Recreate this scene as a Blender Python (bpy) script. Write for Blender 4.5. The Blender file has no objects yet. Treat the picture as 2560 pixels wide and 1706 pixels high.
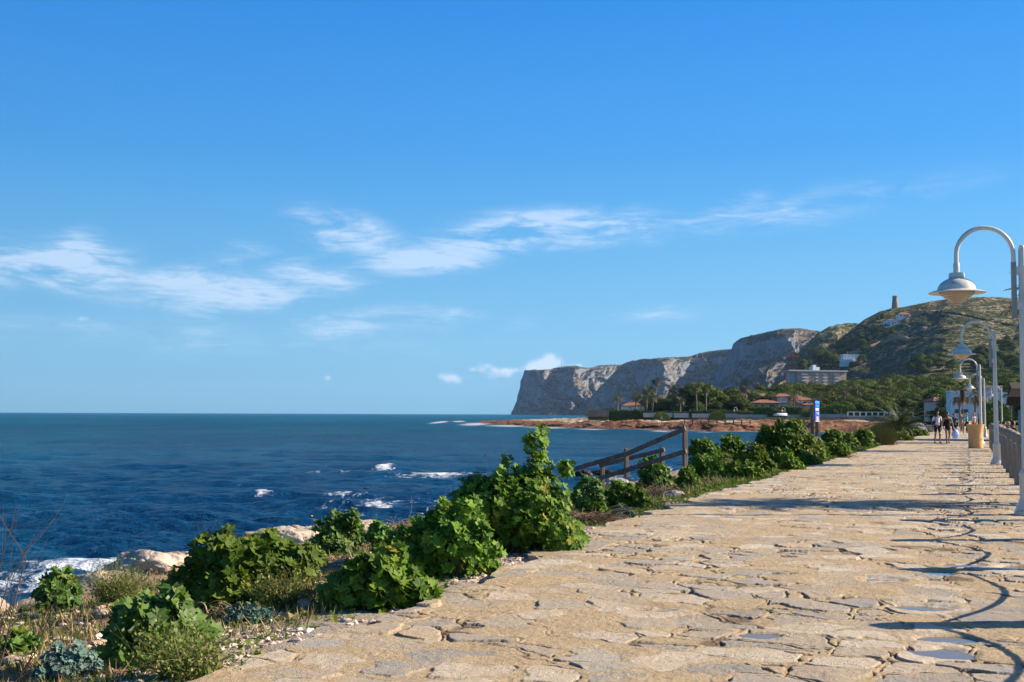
import bpy, math, random
import numpy as np
from mathutils import Vector, Matrix, noise as mnoise

# ------------------------------------------------------------------ camera, sky, sun, exposure
C = bpy.context.scene
COL = C.collection
R = math.radians
K = 2560 / 2353.0
F = 2900.0
H = 1.55
SEA = -2.2
CAM_ROT = Matrix.Rotation(R(90) + math.atan(182 / F), 3, 'X') @ Matrix.Rotation(R(0.21), 3, 'Z')
cam_data = bpy.data.cameras.new('camera')
cam = bpy.data.objects.new('camera', cam_data)
COL.objects.link(cam)
cam.matrix_world = Matrix.Translation((0, 0, H)) @ CAM_ROT.to_4x4()
cam_data.sensor_width = 36
cam_data.lens = F / 2560 * 36
cam_data.clip_start = 0.1
cam_data.clip_end = 60000
C.camera = cam
SUN_EL, SUN_AZ = R(28.5), R(87)          # azimuth from +Y (view direction) towards +X (right)
sd_ = Vector((math.cos(SUN_EL) * math.sin(SUN_AZ), math.cos(SUN_EL) * math.cos(SUN_AZ), math.sin(SUN_EL)))
sl = bpy.data.lights.new('sun', 'SUN')
sl.energy = 5.0
sl.angle = R(0.5)
sl.color = (1.0, 0.87, 0.70)
so = bpy.data.objects.new('sun', sl)
COL.objects.link(so)
so.rotation_euler = sd_.to_track_quat('Z', 'Y').to_euler()
so.location = (20, 0, 30)
C.view_settings.view_transform = 'Standard'
C.view_settings.look = 'None'
C.view_settings.exposure = 0.92
HAZE = .00004
C.view_settings.gamma = 1

W = bpy.data.worlds.new('World')
C.world = W
W.use_nodes = True
wn, wl = W.node_tree.nodes, W.node_tree.links
wn.clear()


def N(tree, typ, **kw):
    n = tree.nodes.new(typ)
    for k, v in kw.items():
        if k.startswith('i_'):
            n.inputs[k[2:].replace('_', ' ')].default_value = v
        else:
            setattr(n, k, v)
    return n


def mth(tree, op, a, b=None, clamp=False):
    n = tree.nodes.new('ShaderNodeMath')
    n.operation = op
    n.use_clamp = clamp
    for i, v in enumerate((a, b)):
        if v is None:
            continue
        if isinstance(v, (int, float)):
            n.inputs[i].default_value = v
        else:
            tree.links.new(v, n.inputs[i])
    return n.outputs[0]


def build_world():
    t = W.node_tree
    sky = N(t, 'ShaderNodeTexSky', sky_type='NISHITA', sun_disc=False, sun_elevation=SUN_EL, sun_rotation=SUN_AZ,
            air_density=1.15, dust_density=0.25, ozone_density=2.6, altitude=10)
    tc = N(t, 'ShaderNodeTexCoord')
    sp = N(t, 'ShaderNodeSeparateXYZ')
    wl.new(tc.outputs['Generated'], sp.inputs[0])
    az = mth(t, 'ARCTAN2', sp.outputs[0], sp.outputs[1])
    el = mth(t, 'ARCSINE', sp.outputs[2])
    cb = N(t, 'ShaderNodeCombineXYZ')
    k6 = 6.5
    stops = [(0, (.24, .52, .74)), (.03, (.26, .555, .80)), (.09, (.245, .56, .84)), (.23, (.145, .46, .84)), (.34, (.078, .365, .83)), (.55, (.034, .265, .78)), (.72, (.024, .18, .56)), (1, (.012, .09, .32))]
    stops = [(p, tuple(c * k6 / 6.5 for c in cc)) for p, cc in stops]
    grad = ramp(t, stops, mth(t, 'MULTIPLY', el, 1 / .65, True))
    # lighter towards the sun's side, the physical sky itself around the sun
    azf = N(t, 'ShaderNodeMapRange'); azf.inputs['From Min'].default_value = -.45; azf.inputs['From Max'].default_value = 1.2
    azf.inputs['To Min'].default_value = 5.0; azf.inputs['To Max'].default_value = 7.0
    wl.new(az, azf.inputs['Value'])
    vs = N(t, 'ShaderNodeVectorMath', operation='SCALE')
    wl.new(grad, vs.inputs[0]); wl.new(azf.outputs[0], vs.inputs['Scale'])
    dt = N(t, 'ShaderNodeVectorMath', operation='DOT_PRODUCT')
    wl.new(tc.outputs['Generated'], dt.inputs[0]); dt.inputs[1].default_value = tuple(sd_)
    near = N(t, 'ShaderNodeMapRange', interpolation_type='SMOOTHSTEP'); near.inputs['From Min'].default_value = .75; near.inputs['From Max'].default_value = .97
    wl.new(dt.outputs['Value'], near.inputs['Value'])
    base = N(t, 'ShaderNodeMix', data_type='RGBA')
    wl.new(near.outputs[0], base.inputs['Factor']); wl.new(vs.outputs[0], base.inputs[6]); wl.new(sky.outputs[0], base.inputs[7])
    wl.new(az, cb.inputs[0])
    wl.new(el, cb.inputs[1])

    def blob(px, py, rx, ry, rot, amp):
        mp = N(t, 'ShaderNodeMapping', vector_type='TEXTURE')
        mp.inputs['Location'].default_value = ((px * K - 1280) / F, (951 - py) * K / F, 0)
        mp.inputs['Rotation'].default_value = (0, 0, R(rot))
        mp.inputs['Scale'].default_value = (rx * 1.18 * K / F, ry * 1.2 * K / F, 1)
        wl.new(cb.outputs[0], mp.inputs[0])
        ln = N(t, 'ShaderNodeVectorMath', operation='LENGTH')
        wl.new(mp.outputs[0], ln.inputs[0])
        mr = N(t, 'ShaderNodeMapRange', interpolation_type='SMOOTHSTEP')
        mr.inputs['From Min'].default_value = 1.25
        mr.inputs['From Max'].default_value = 0.0
        mr.inputs['To Min'].default_value = 0
        mr.inputs['To Max'].default_value = amp
        wl.new(ln.outputs['Value'], mr.inputs['Value'])
        return mr.outputs[0]

    def mix_blobs(specs):
        acc = None
        for s in specs:
            b = blob(*s)
            acc = b if acc is None else mth(t, 'ADD', acc, b)
        return acc

    cir = mix_blobs([(1290, 525, 280, 52, 2, 1.25), (1070, 575, 220, 50, 12, 1.05), (960, 605, 200, 30, 10, .5), (790, 545, 150, 60, -14, 1.25),
                     (110, 635, 240, 60, 6, 1.0), (215, 600, 70, 44, 55, .8), (380, 680, 340, 50, -7, 1.15), (610, 680, 190, 44, 6, 1.0),
                     (670, 618, 150, 34, -18, .65), (490, 628, 110, 36, 15, .75), (840, 740, 200, 36, 8, .7), (1040, 735, 110, 30, 0, .65),
                     (1200, 742, 80, 22, 20, .45), (1500, 725, 150, 28, 0, .5), (1900, 485, 380, 50, 9, .55), (1680, 490, 100, 34, 20, .5), (200, 770, 360, 34, 0, .42),
                     (600, 800, 560, 44, 0, .34)])
    # wispy, sheared noise
    mp = N(t, 'ShaderNodeMapping')
    mp.inputs['Rotation'].default_value = (0, 0, R(-14))
    mp.inputs['Scale'].default_value = (9, 34, 1)
    wl.new(cb.outputs[0], mp.inputs[0])
    nz = N(t, 'ShaderNodeTexNoise', noise_dimensions='2D')
    nz.inputs['Scale'].default_value = 1.3
    nz.inputs['Detail'].default_value = 9
    nz.inputs['Roughness'].default_value = 0.62
    nz.inputs['Distortion'].default_value = .35
    wl.new(mp.outputs[0], nz.inputs['Vector'])
    mp3 = N(t, 'ShaderNodeMapping')
    mp3.inputs['Rotation'].default_value = (0, 0, R(-16))
    mp3.inputs['Scale'].default_value = (22, 150, 1)
    wl.new(cb.outputs[0], mp3.inputs[0])
    nz3 = N(t, 'ShaderNodeTexNoise', noise_dimensions='2D')
    nz3.inputs['Scale'].default_value = 1.0
    nz3.inputs['Detail'].default_value = 7
    nz3.inputs['Roughness'].default_value = 0.6
    nz3.inputs['Distortion'].default_value = 0.8
    wl.new(mp3.outputs[0], nz3.inputs['Vector'])
    cir = mth(t, 'MULTIPLY', cir, mth(t, 'ADD', mth(t, 'MULTIPLY', nz3.outputs[0], 2.0), .05))
    a = mth(t, 'MULTIPLY', cir, mth(t, 'ADD', mth(t, 'MULTIPLY', nz.outputs[0], 3.9), -1.15))
    mr = N(t, 'ShaderNodeMapRange', interpolation_type='SMOOTHSTEP')
    mr.inputs['From Min'].default_value = 0.0
    mr.inputs['From Max'].default_value = 1.6
    mr.inputs['To Max'].default_value = 0.53
    wl.new(a, mr.inputs['Value'])
    cum = mix_blobs([(1232, 842, 34, 17, 0, 1.25), (1265, 834, 34, 24, 0, 1.35), (1325, 842, 22, 10, 0, 1.1), (1122, 852, 30, 20, -25, 1.05), (1160, 860, 30, 12, 0, .7),
                     (1035, 870, 34, 16, -10, .95), (1190, 850, 60, 8, 0, .7), (757, 872, 12, 8, 0, .7), (232, 750, 22, 9, 0, .8), (1086, 850, 12, 7, 0, .6)])
    nz2 = N(t, 'ShaderNodeTexNoise', noise_dimensions='2D')
    nz2.inputs['Scale'].default_value = 75
    nz2.inputs['Detail'].default_value = 6
    nz2.inputs['Roughness'].default_value = 0.55
    wl.new(cb.outputs[0], nz2.inputs['Vector'])
    b = mth(t, 'MULTIPLY', cum, mth(t, 'ADD', mth(t, 'MULTIPLY', nz2.outputs[0], 2.2), -0.25))
    mr2 = N(t, 'ShaderNodeMapRange', interpolation_type='SMOOTHSTEP')
    mr2.inputs['From Min'].default_value = 0.15
    mr2.inputs['From Max'].default_value = 1.1
    mr2.inputs['To Max'].default_value = 0.72
    wl.new(b, mr2.inputs['Value'])
    tot = mth(t, 'MAXIMUM', mr.outputs[0], mr2.outputs[0])
    mx = N(t, 'ShaderNodeMix', data_type='RGBA')
    wl.new(tot, mx.inputs['Factor'])
    wl.new(base.outputs[2], mx.inputs[6])
    mx.inputs[7].default_value = (4.4, 5.0, 6.0, 1)
    bg = N(t, 'ShaderNodeBackground')
    bg.inputs['Strength'].default_value = 0.10
    wl.new(mx.outputs[2], bg.inputs['Color'])
    out = N(t, 'ShaderNodeOutputWorld')
    wl.new(bg.outputs[0], out.inputs['Surface'])


C.cycles.max_bounces = 6
C.cycles.transparent_max_bounces = 6


# ------------------------------------------------------------------ geometry of the view: pixel -> point in the place
def ray(px, py):
    return CAM_ROT @ Vector(((px - 1280) / F, -(py - 853) / F, -1))


def at(x, y, Y):
    """point at distance Y ahead seen at (x, y) of a 2353 wide print of the photograph"""
    d = ray(x * K, y * K)
    return Vector((0, 0, H)) + d * (Y / d.y)


def gnd(x, y, z=0.0):
    d = ray(x * K, y * K)
    return Vector((0, 0, H)) + d * ((z - H) / d.z)


def colX(x, Y):
    return at(x, 950, Y).x


# ------------------------------------------------------------------ numpy noise
def _h(ix, iy, seed):
    n = (ix.astype(np.int64) * 374761393 + iy.astype(np.int64) * 668265263 + seed * 1442695041) & 0x7fffffff
    n = ((n ^ (n >> 13)) * 1274126177) & 0x7fffffff
    n = (n ^ (n >> 16)) & 0xffffff
    return n / float(0xffffff)


def vn(x, y, seed=0):
    x = np.asarray(x, float); y = np.asarray(y, float)
    ix = np.floor(x); iy = np.floor(y)
    fx = x - ix; fy = y - iy
    fx = fx * fx * (3 - 2 * fx); fy = fy * fy * (3 - 2 * fy)
    a = _h(ix, iy, seed); b = _h(ix + 1, iy, seed); c = _h(ix, iy + 1, seed); d = _h(ix + 1, iy + 1, seed)
    return (a * (1 - fx) + b * fx) * (1 - fy) + (c * (1 - fx) + d * fx) * fy


def fbm(x, y, seed=0, oct=5, gain=0.5):
    s = 0; a = 1; t = 0
    for i in range(oct):
        s = s + a * vn(x, y, seed + i * 17); t += a
        a *= gain; x = x * 2.03 + 11.3; y = y * 2.03 - 7.1
    return s / t


def sstep(a, b, x):
    t = np.clip((x - a) / (b - a), 0, 1)
    return t * t * (3 - 2 * t)


# ------------------------------------------------------------------ mesh helpers
def tag(o, label=None, cat=None, group=None, kind=None):
    if label: o['label'] = label
    if cat: o['category'] = cat
    if group: o['group'] = group
    if kind: o['kind'] = kind
    return o


def empty(name, loc, label, cat, group=None, rz=0):
    o = bpy.data.objects.new(name, None)
    COL.objects.link(o)
    o.empty_display_size = 0.2
    o.location = loc
    o.rotation_euler = (0, 0, rz)
    return tag(o, label, cat, group)


def np_mesh(name, verts, faces, mat, parent=None, smooth=True, attrs=None, loc=None, matidx=None):
    """faces: (n,k) int array or list of lists"""
    me = bpy.data.meshes.new(name)
    verts = np.asarray(verts, np.float32)
    if isinstance(faces, np.ndarray):
        k = faces.shape[1]
        nf = faces.shape[0]
        me.vertices.add(len(verts)); me.vertices.foreach_set('co', verts.ravel())
        me.loops.add(nf * k); me.loops.foreach_set('vertex_index', faces.astype(np.int32).ravel())
        me.polygons.add(nf)
        me.polygons.foreach_set('loop_start', np.arange(0, nf * k, k, dtype=np.int32))
        me.update(calc_edges=True)
    else:
        me.from_pydata([tuple(map(float, v)) for v in verts], [], faces)
        me.update()
    me.validate()
    me.polygons.foreach_set('use_smooth', np.full(len(me.polygons), bool(smooth)))
    for m in (mat if isinstance(mat, (list, tuple)) else [mat]):
        me.materials.append(m)
    if matidx is not None:
        me.polygons.foreach_set('material_index', np.asarray(matidx, np.int32))
    if attrs:
        for an, av in attrs.items():
            a = me.attributes.new(an, 'FLOAT', 'POINT')
            a.data.foreach_set('value', np.asarray(av, np.float32).ravel())
    o = bpy.data.objects.new(name, me)
    COL.objects.link(o)
    if parent: o.parent = parent
    if loc is not None: o.location = loc
    return o


def grid_faces(nr, nc):
    i = np.arange(nr - 1)[:, None] * nc + np.arange(nc - 1)[None, :]
    i = i.ravel()
    return np.stack([i, i + 1, i + nc + 1, i + nc], 1)


class MB:
    def __init__(s):
        s.v = []; s.f = []

    def add(s, vs, fs, M=None):
        b = len(s.v)
        for p in vs:
            p = Vector(p)
            s.v.append(M @ p if M is not None else p)
        s.f += [[i + b for i in f] for f in fs]
        return s

    def box(s, c, d, rz=0, M=None, bev=0):
        x, y, z = d[0] / 2, d[1] / 2, d[2] / 2
        T = Matrix.Translation(c) @ Matrix.Rotation(rz, 4, 'Z')
        if M is not None: T = M @ T
        if bev <= 0:
            vs = [(-x, -y, -z), (x, -y, -z), (x, y, -z), (-x, y, -z), (-x, -y, z), (x, -y, z), (x, y, z), (-x, y, z)]
            fs = [[0, 3, 2, 1], [4, 5, 6, 7], [0, 1, 5, 4], [1, 2, 6, 5], [2, 3, 7, 6], [3, 0, 4, 7]]
            return s.add(vs, fs, T)
        b = bev
        vs = []
        for zz, k in ((-z, b), (-z + b, 0), (z - b, 0), (z, b)):
            X, Y = x - k, y - k
            vs += [(-X + (b - k), -Y, zz), (X - (b - k), -Y, zz), (X, -Y + (b - k), zz), (X, Y - (b - k), zz),
                   (X - (b - k), Y, zz), (-X + (b - k), Y, zz), (-X, Y - (b - k), zz), (-X, -Y + (b - k), zz)]
        fs = [[7, 6, 5, 4, 3, 2, 1, 0], list(range(24, 32))]
        for r in range(3):
            for i in range(8):
                j = (i + 1) % 8
                fs.append([r * 8 + i, r * 8 + j, r * 8 + 8 + j, r * 8 + 8 + i])
        return s.add(vs, fs, T)

    def beam(s, a, b, w, h):
        a, b = Vector(a), Vector(b)
        d = b - a
        M = Matrix.Translation((a + b) / 2) @ d.to_track_quat('X', 'Z').to_matrix().to_4x4()
        return s.box((0, 0, 0), (d.length, w, h), M=M, bev=min(w, h) * 0.12)

    def tube(s, pts, rad, n=8, cap=True):
        pts = [Vector(p) for p in pts]
        if isinstance(rad, (int, float)): rad = [rad] * len(pts)
        b = len(s.v)
        up = Vector((0.01, 0.02, 1))
        for i, p in enumerate(pts):
            d = (pts[min(i + 1, len(pts) - 1)] - pts[max(i - 1, 0)]).normalized()
            u = d.cross(up)
            if u.length < 0.1: u = d.cross(Vector((0, 1, 0)))
            u.normalize(); w = u.cross(d).normalized()
            if i and (u.dot(pu) < 0): u = -u; w = -w
            if i:
                # parallel transport
                u = (pu - d * pu.dot(d)).normalized(); w = u.cross(d).normalized()
            pu = u
            for k in range(n):
                a = 2 * math.pi * k / n
                s.v.append(p + (u * math.cos(a) + w * math.sin(a)) * rad[i])
        for i in range(len(pts) - 1):
            for k in range(n):
                j = (k + 1) % n
                s.f.append([b + i * n + k, b + i * n + j, b + (i + 1) * n + j, b + (i + 1) * n + k])
        if cap:
            s.f.append([b + k for k in range(n)][::-1])
            e = b + (len(pts) - 1) * n
            s.f.append([e + k for k in range(n)])
        return s

    def lathe(s, prof, n=24, c=(0, 0, 0)):
        b = len(s.v)
        c = Vector(c)
        for r, z in prof:
            for k in range(n):
                a = 2 * math.pi * k / n
                s.v.append(c + Vector((r * math.cos(a), r * math.sin(a), z)))
        for i in range(len(prof) - 1):
            for k in range(n):
                j = (k + 1) % n
                s.f.append([b + i * n + k, b + i * n + j, b + (i + 1) * n + j, b + (i + 1) * n + k])
        s.f.append([b + k for k in range(n)][::-1])
        e = b + (len(prof) - 1) * n
        s.f.append([e + k for k in range(n)])
        return s

    def build(s, name, mat, parent=None, smooth=False, loc=None):
        return np_mesh(name, [tuple(v) for v in s.v], s.f, mat, parent, smooth, loc=loc)


def autosmooth(o, ang=35):
    me = o.data
    me.polygons.foreach_set('use_smooth', np.full(len(me.polygons), True))
    try:
        me.set_sharp_from_angle(angle=R(ang))
    except Exception:
        pass
    return o


def part_copy(root, loc, rz, label, group, sc=1.0):
    r = root.copy(); COL.objects.link(r)
    r.location = loc; r.rotation_euler = (0, 0, rz)
    r.scale = (sc, sc, sc) if not isinstance(sc, tuple) else sc
    if label: r['label'] = label
    if group: r['group'] = group
    for ch in list(root.children):
        c = ch.copy(); COL.objects.link(c); c.parent = r
        for g in ch.children:
            d = g.copy(); COL.objects.link(d); d.parent = c
    return r


# ------------------------------------------------------------------ materials
def pmat(name):
    m = bpy.data.materials.new(name)
    m.use_nodes = True
    t = m.node_tree
    return m, t, t.nodes['Principled BSDF']


def ramp(t, stops, fac):
    r = N(t, 'ShaderNodeValToRGB')
    e = r.color_ramp.elements
    while len(e) < len(stops): e.new(0.5)
    for el, (p, c) in zip(e, stops):
        el.position = p; el.color = (*c, 1)
    t.links.new(fac, r.inputs[0])
    return r.outputs[0]


def noise_node(t, scale, detail=5, rough=0.55, vec=None, dist=0.0, dims='3D'):
    n = N(t, 'ShaderNodeTexNoise', noise_dimensions=dims)
    n.inputs['Scale'].default_value = scale
    n.inputs['Detail'].default_value = detail
    n.inputs['Roughness'].default_value = rough
    n.inputs['Distortion'].default_value = dist
    if vec is not None: t.links.new(vec, n.inputs['Vector'])
    return n.outputs[0]


build_world()


def mixc(t, fac, a, b, blend='MIX'):
    n = N(t, 'ShaderNodeMix', data_type='RGBA', blend_type=blend)
    for sock, v in ((n.inputs['Factor'], fac), (n.inputs[6], a), (n.inputs[7], b)):
        if isinstance(v, (int, float)): sock.default_value = v
        elif isinstance(v, tuple): sock.default_value = (*v, 1) if len(v) == 3 else v
        else: t.links.new(v, sock)
    return n.outputs[2]


def coord(t, kind='Object', scale=None):
    tc = N(t, 'ShaderNodeTexCoord')
    o = tc.outputs[kind]
    if kind == 'World':
        o = None
    if scale:
        mp = N(t, 'ShaderNodeMapping')
        mp.inputs['Scale'].default_value = scale
        t.links.new(o, mp.inputs[0]); o = mp.outputs[0]
    return o


def bump(t, bsdf, h, strength=0.5, dist=0.05):
    b = N(t, 'ShaderNodeBump')
    b.inputs['Strength'].default_value = strength
    b.inputs['Distance'].default_value = dist
    t.links.new(h, b.inputs['Height'])
    t.links.new(b.outputs[0], bsdf.inputs['Normal'])
    return b


def nm(name, stops, scale=4, rough=0.8, bmp=0.3, bscale=None, bdist=0.02, detail=6, vscale=None, spec=0.3, metal=0.0):
    m, t, b = pmat(name)
    v = coord(t, 'Object', vscale)
    n = noise_node(t, scale, detail, 0.6, v)
    t.links.new(ramp(t, stops, n), b.inputs['Base Color'])
    b.inputs['Roughness'].default_value = rough
    b.inputs['Specular IOR Level'].default_value = spec
    b.inputs['Metallic'].default_value = metal
    if bmp: bump(t, b, noise_node(t, bscale or scale * 3, 6, 0.6, v), bmp, bdist)
    return m


def leafmat(name, stops, trans=0.25, rough=0.55, spec=0.3, yellow=None):
    m, t, b = pmat(name)
    g = N(t, 'ShaderNodeNewGeometry')
    oi = N(t, 'ShaderNodeObjectInfo')
    f = mth(t, 'FRACT', mth(t, 'ADD', g.outputs['Random Per Island'], mth(t, 'MULTIPLY', oi.outputs['Random'], 0.0)))
    c = ramp(t, stops, f)
    hs = N(t, 'ShaderNodeHueSaturation')
    t.links.new(mth(t, 'ADD', mth(t, 'MULTIPLY', oi.outputs['Random'], 0.03), 0.485), hs.inputs['Hue'])
    t.links.new(mth(t, 'ADD', mth(t, 'MULTIPLY', oi.outputs['Random'], 0.4), 0.8), hs.inputs['Value'])
    t.links.new(c, hs.inputs['Color'])
    c = hs.outputs[0]
    t.links.new(c, b.inputs['Base Color'])
    b.inputs['Roughness'].default_value = rough
    b.inputs['Specular IOR Level'].default_value = spec
    if trans:
        tr = N(t, 'ShaderNodeBsdfTranslucent')
        t.links.new(mixc(t, 1.0, c, (1.0, 1.15, 0.45), 'MULTIPLY'), tr.inputs['Color'])
        mx = N(t, 'ShaderNodeMixShader')
        mx.inputs[0].default_value = trans
        t.links.new(b.outputs[0], mx.inputs[1]); t.links.new(tr.outputs[0], mx.inputs[2])
        t.links.new(mx.outputs[0], t.nodes['Material Output'].inputs['Surface'])
    return m


def flat(name, c, rough=0.6, spec=0.3, var=0.12, scale=6, metal=0.0, bmp=0.1):
    lo = tuple(x * (1 - var) for x in c); hi = tuple(min(1, x * (1 + var)) for x in c)
    return nm(name, [(0.3, lo), (0.7, hi)], scale, rough, bmp, spec=spec, metal=metal)


MAT = {}
MAT['mallow'] = leafmat('mallow_leaf', [(0, (.042, .09, .008)), (.3, (.075, .14, .012)), (.72, (.13, .21, .020)), (.955, (.18, .26, .030)), (.985, (.26, .23, .03)), (1, (.34, .26, .03))], .28, 0.6, 0.2)
MAT['mallow_pale'] = leafmat('mallow_leaf_pale', [(0, (.055, .12, .018)), (.5, (.095, .185, .028)), (.95, (.14, .245, .045)), (1, (.3, .28, .04))], .3, 0.5, 0.35)
MAT['pine'] = leafmat('pine_needles', [(0, (.036, .058, .009)), (.5, (.085, .112, .015)), (1, (.155, .175, .026))], .18, 0.75, 0.15)
MAT['pine_dark'] = leafmat('dark_foliage', [(0, (.026, .044, .009)), (.5, (.052, .076, .013)), (1, (.10, .125, .022))], .15, 0.75, 0.15)
MAT['palm'] = leafmat('palm_leaf', [(0, (.03, .045, .014)), (.6, (.065, .085, .024)), (1, (.13, .13, .05))], .15, 0.5, 0.3)
MAT['palm_dry'] = leafmat('palm_dry_leaf', [(0, (.12, .08, .04)), (1, (.26, .18, .10))], .1, 0.8, 0.1)
MAT['grass'] = leafmat('grass_blade', [(0, (.045, .085, .015)), (.6, (.10, .15, .03)), (1, (.24, .22, .08))], .25, 0.6, 0.2)
MAT['reed'] = leafmat('reed_blade', [(0, (.12, .16, .03)), (.5, (.23, .25, .06)), (1, (.38, .33, .12))], .25, 0.6, 0.2)
MAT['silver'] = leafmat('silver_leaf', [(0, (.06, .11, .085)), (1, (.17, .25, .19))], .1, 0.8, 0.1)
MAT['herb'] = leafmat('herb_leaf', [(0, (.09, .13, .025)), (.6, (.19, .22, .055)), (1, (.32, .24, .11))], .25, 0.7, 0.2)
MAT['dry'] = leafmat('dry_twig', [(0, (.10, .065, .04)), (.6, (.23, .16, .10)), (1, (.36, .27, .18))], 0, 0.8, 0.1)
MAT['twig'] = leafmat('bare_twig', [(0, (.05, .035, .028)), (1, (.14, .10, .08))], 0, 0.8, 0.1)
MAT['stem'] = nm('green_stem', [(.3, (.10, .11, .04)), (.7, (.20, .18, .10))], 12, .8, .2)
MAT['bark'] = nm('bark', [(.3, (.07, .05, .035)), (.7, (.19, .14, .10))], 3, .9, .5, vscale=(1, 1, .3))
MAT['palm_bark'] = nm('palm_bark', [(.3, (.11, .085, .06)), (.7, (.26, .2, .15))], 6, .9, .6, vscale=(.4, .4, 3))
MAT['flower'] = flat('yellow_petal', (.75, .45, .02), .6)
MAT['rock'] = nm('pale_limestone', [(.25, (.27, .20, .14)), (.5, (.46, .37, .28)), (.75, (.60, .51, .41))], 3.2, .9, .9, 9, .05)
MAT['rock_grey'] = nm('grey_limestone', [(.25, (.14, .13, .12)), (.5, (.30, .28, .26)), (.75, (.45, .42, .38))], 4, .9, .9, 9, .05)
MAT['rock_dark'] = nm('wet_dark_rock', [(.3, (.012, .010, .010)), (.55, (.035, .025, .02)), (.8, (.13, .085, .06))], 1.2, .55, .9, 4, .1)
MAT['rock_red'] = nm('red_rock', [(.25, (.09, .04, .022)), (.5, (.24, .115, .06)), (.75, (.38, .22, .13))], .6, .9, 1, 1.6, .4)
MAT['wood'] = nm('weathered_wood', [(.3, (.10, .072, .055)), (.7, (.21, .16, .125))], 14, .85, .4, vscale=(1, 1, .15))
MAT['bollard'] = nm('bollard_wood', [(.3, (.17, .135, .10)), (.7, (.40, .33, .25))], 9, .9, .7, vscale=(1, 1, .16), bdist=.02)
MAT['rope'] = nm('white_rope', [(.3, (.5, .48, .44)), (.7, (.74, .72, .68))], 30, .8, .5)
MAT['lamp'] = nm('painted_lamp_metal', [(.28, (.40, .33, .25)), (.38, (.57, .54, .47)), (.7, (.68, .64, .56))], 7, .33, .04, spec=.5, vscale=(2.2, 2.2, .35))
MAT['lamp_dark'] = nm('shaded_lamp_metal', [(.35, (.24, .225, .21)), (.7, (.33, .31, .29))], 6, .5, .1, spec=.4)  # darker copy of the lamp metal, neck rail's shade put into the colour
MAT['bin'] = nm('ochre_concrete', [(.3, (.56, .31, .12)), (.7, (.70, .41, .18))], 5, .8, .2)
MAT['white'] = nm('white_render', [(.3, (.62, .62, .60)), (.7, (.78, .78, .76))], .8, .8, .15, 6)
MAT['dimwhite'] = nm('shaded_white_render', [(.3, (.34, .34, .33)), (.7, (.48, .48, .46))], .8, .85, .15, 6)  # white render darkened: the shade on the walls is in the colour
MAT['glass'] = flat('dark_glass', (.03, .045, .06), .12, .6, .3, .5, bmp=0)
MAT['shadeglass'] = flat('blue_glass', (.30, .38, .45), .2, .6, .15, .5, bmp=0)
MAT['tile'] = nm('terracotta_tile', [(.3, (.20, .08, .045)), (.7, (.36, .165, .10))], 1.5, .85, .5, 5, .1)
MAT['peach'] = nm('peach_render', [(.3, (.42, .27, .19)), (.7, (.56, .38, .28))], .8, .85, .15, 6)
MAT['cream'] = nm('cream_render', [(.3, (.5, .42, .32)), (.7, (.66, .57, .45))], .8, .85, .15, 6)
MAT['brick'] = nm('brown_brick', [(.3, (.34, .235, .18)), (.7, (.48, .36, .28))], .6, .85, .15, 6)
MAT['stonewall'] = nm('dry_stone', [(.3, (.22, .15, .10)), (.7, (.42, .31, .21))], .8, .9, .8, 2.5, .3)
MAT['greywall'] = nm('grey_coping', [(.3, (.16, .15, .14)), (.7, (.30, .28, .26))], .8, .9, .3, 3, .1)
MAT['crane'] = flat('red_crane_paint', (.35, .04, .03), .6)
MAT['thatch'] = nm('dark_thatch', [(.3, (.03, .018, .010)), (.7, (.11, .065, .035))], 5, .95, .9, vscale=(3, 3, .3), bdist=.05)
MAT['black'] = flat('black_cloth', (.012, .012, .014), .9)
MAT['navy'] = flat('navy_cloth', (.012, .017, .045), .9)
MAT['wshirt'] = flat('white_cloth', (.72, .72, .76), .9)
MAT['teal'] = flat('teal_cloth', (.10, .45, .42), .9)
MAT['dteal'] = flat('dark_teal_cloth', (.03, .14, .15), .9)
MAT['red'] = flat('red_cloth', (.42, .02, .02), .9)
MAT['print'] = nm('printed_cloth', [(.35, (.10, .08, .09)), (.5, (.30, .26, .26)), (.65, (.45, .40, .36))], 22, .9, 0)
MAT['skin'] = flat('skin', (.34, .17, .105), .55, .4, .08)
MAT['skin2'] = flat('skin_tanned', (.25, .12, .075), .55, .4, .08)
MAT['hair'] = flat('dark_hair', (.025, .014, .01), .5)
MAT['hair_b'] = flat('blond_hair', (.50, .34, .16), .5)
MAT['hair_g'] = flat('grey_hair', (.35, .33, .30), .6)
MAT['bag'] = flat('pale_blue_plastic', (.35, .52, .82), .35, .5, .1)
MAT['signblue'] = flat('sign_blue', (.02, .06, .50), .35, .5, .05)
MAT['signcyan'] = flat('sign_cyan', (.03, .33, .75), .35, .5, .05)
MAT['signwhite'] = flat('sign_white', (.75, .77, .8), .35, .5, .03)
MAT['signtan'] = flat('sign_tan', (.5, .38, .26), .35, .5, .2, 30)
MAT['eye'] = flat('eye_dark', (.02, .015, .012), .3)
MAT['lip'] = flat('lip', (.3, .08, .06), .5)
MAT['shoe'] = flat('dark_shoe', (.03, .025, .03), .7)
MAT['litter'] = flat('red_litter', (.6, .03, .03), .5)


def stripes_mat():
    m, t, b = pmat('striped_cloth')
    sp = N(t, 'ShaderNodeSeparateXYZ')
    t.links.new(coord(t), sp.inputs[0])
    f = mth(t, 'GREATER_THAN', mth(t, 'FRACT', mth(t, 'MULTIPLY', sp.outputs[2], 9.0)), 0.5)
    t.links.new(mixc(t, f, (.7, .7, .7), (.02, .025, .05)), b.inputs['Base Color'])
    b.inputs['Roughness'].default_value = .9
    return m


MAT['stripe'] = stripes_mat()


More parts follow.
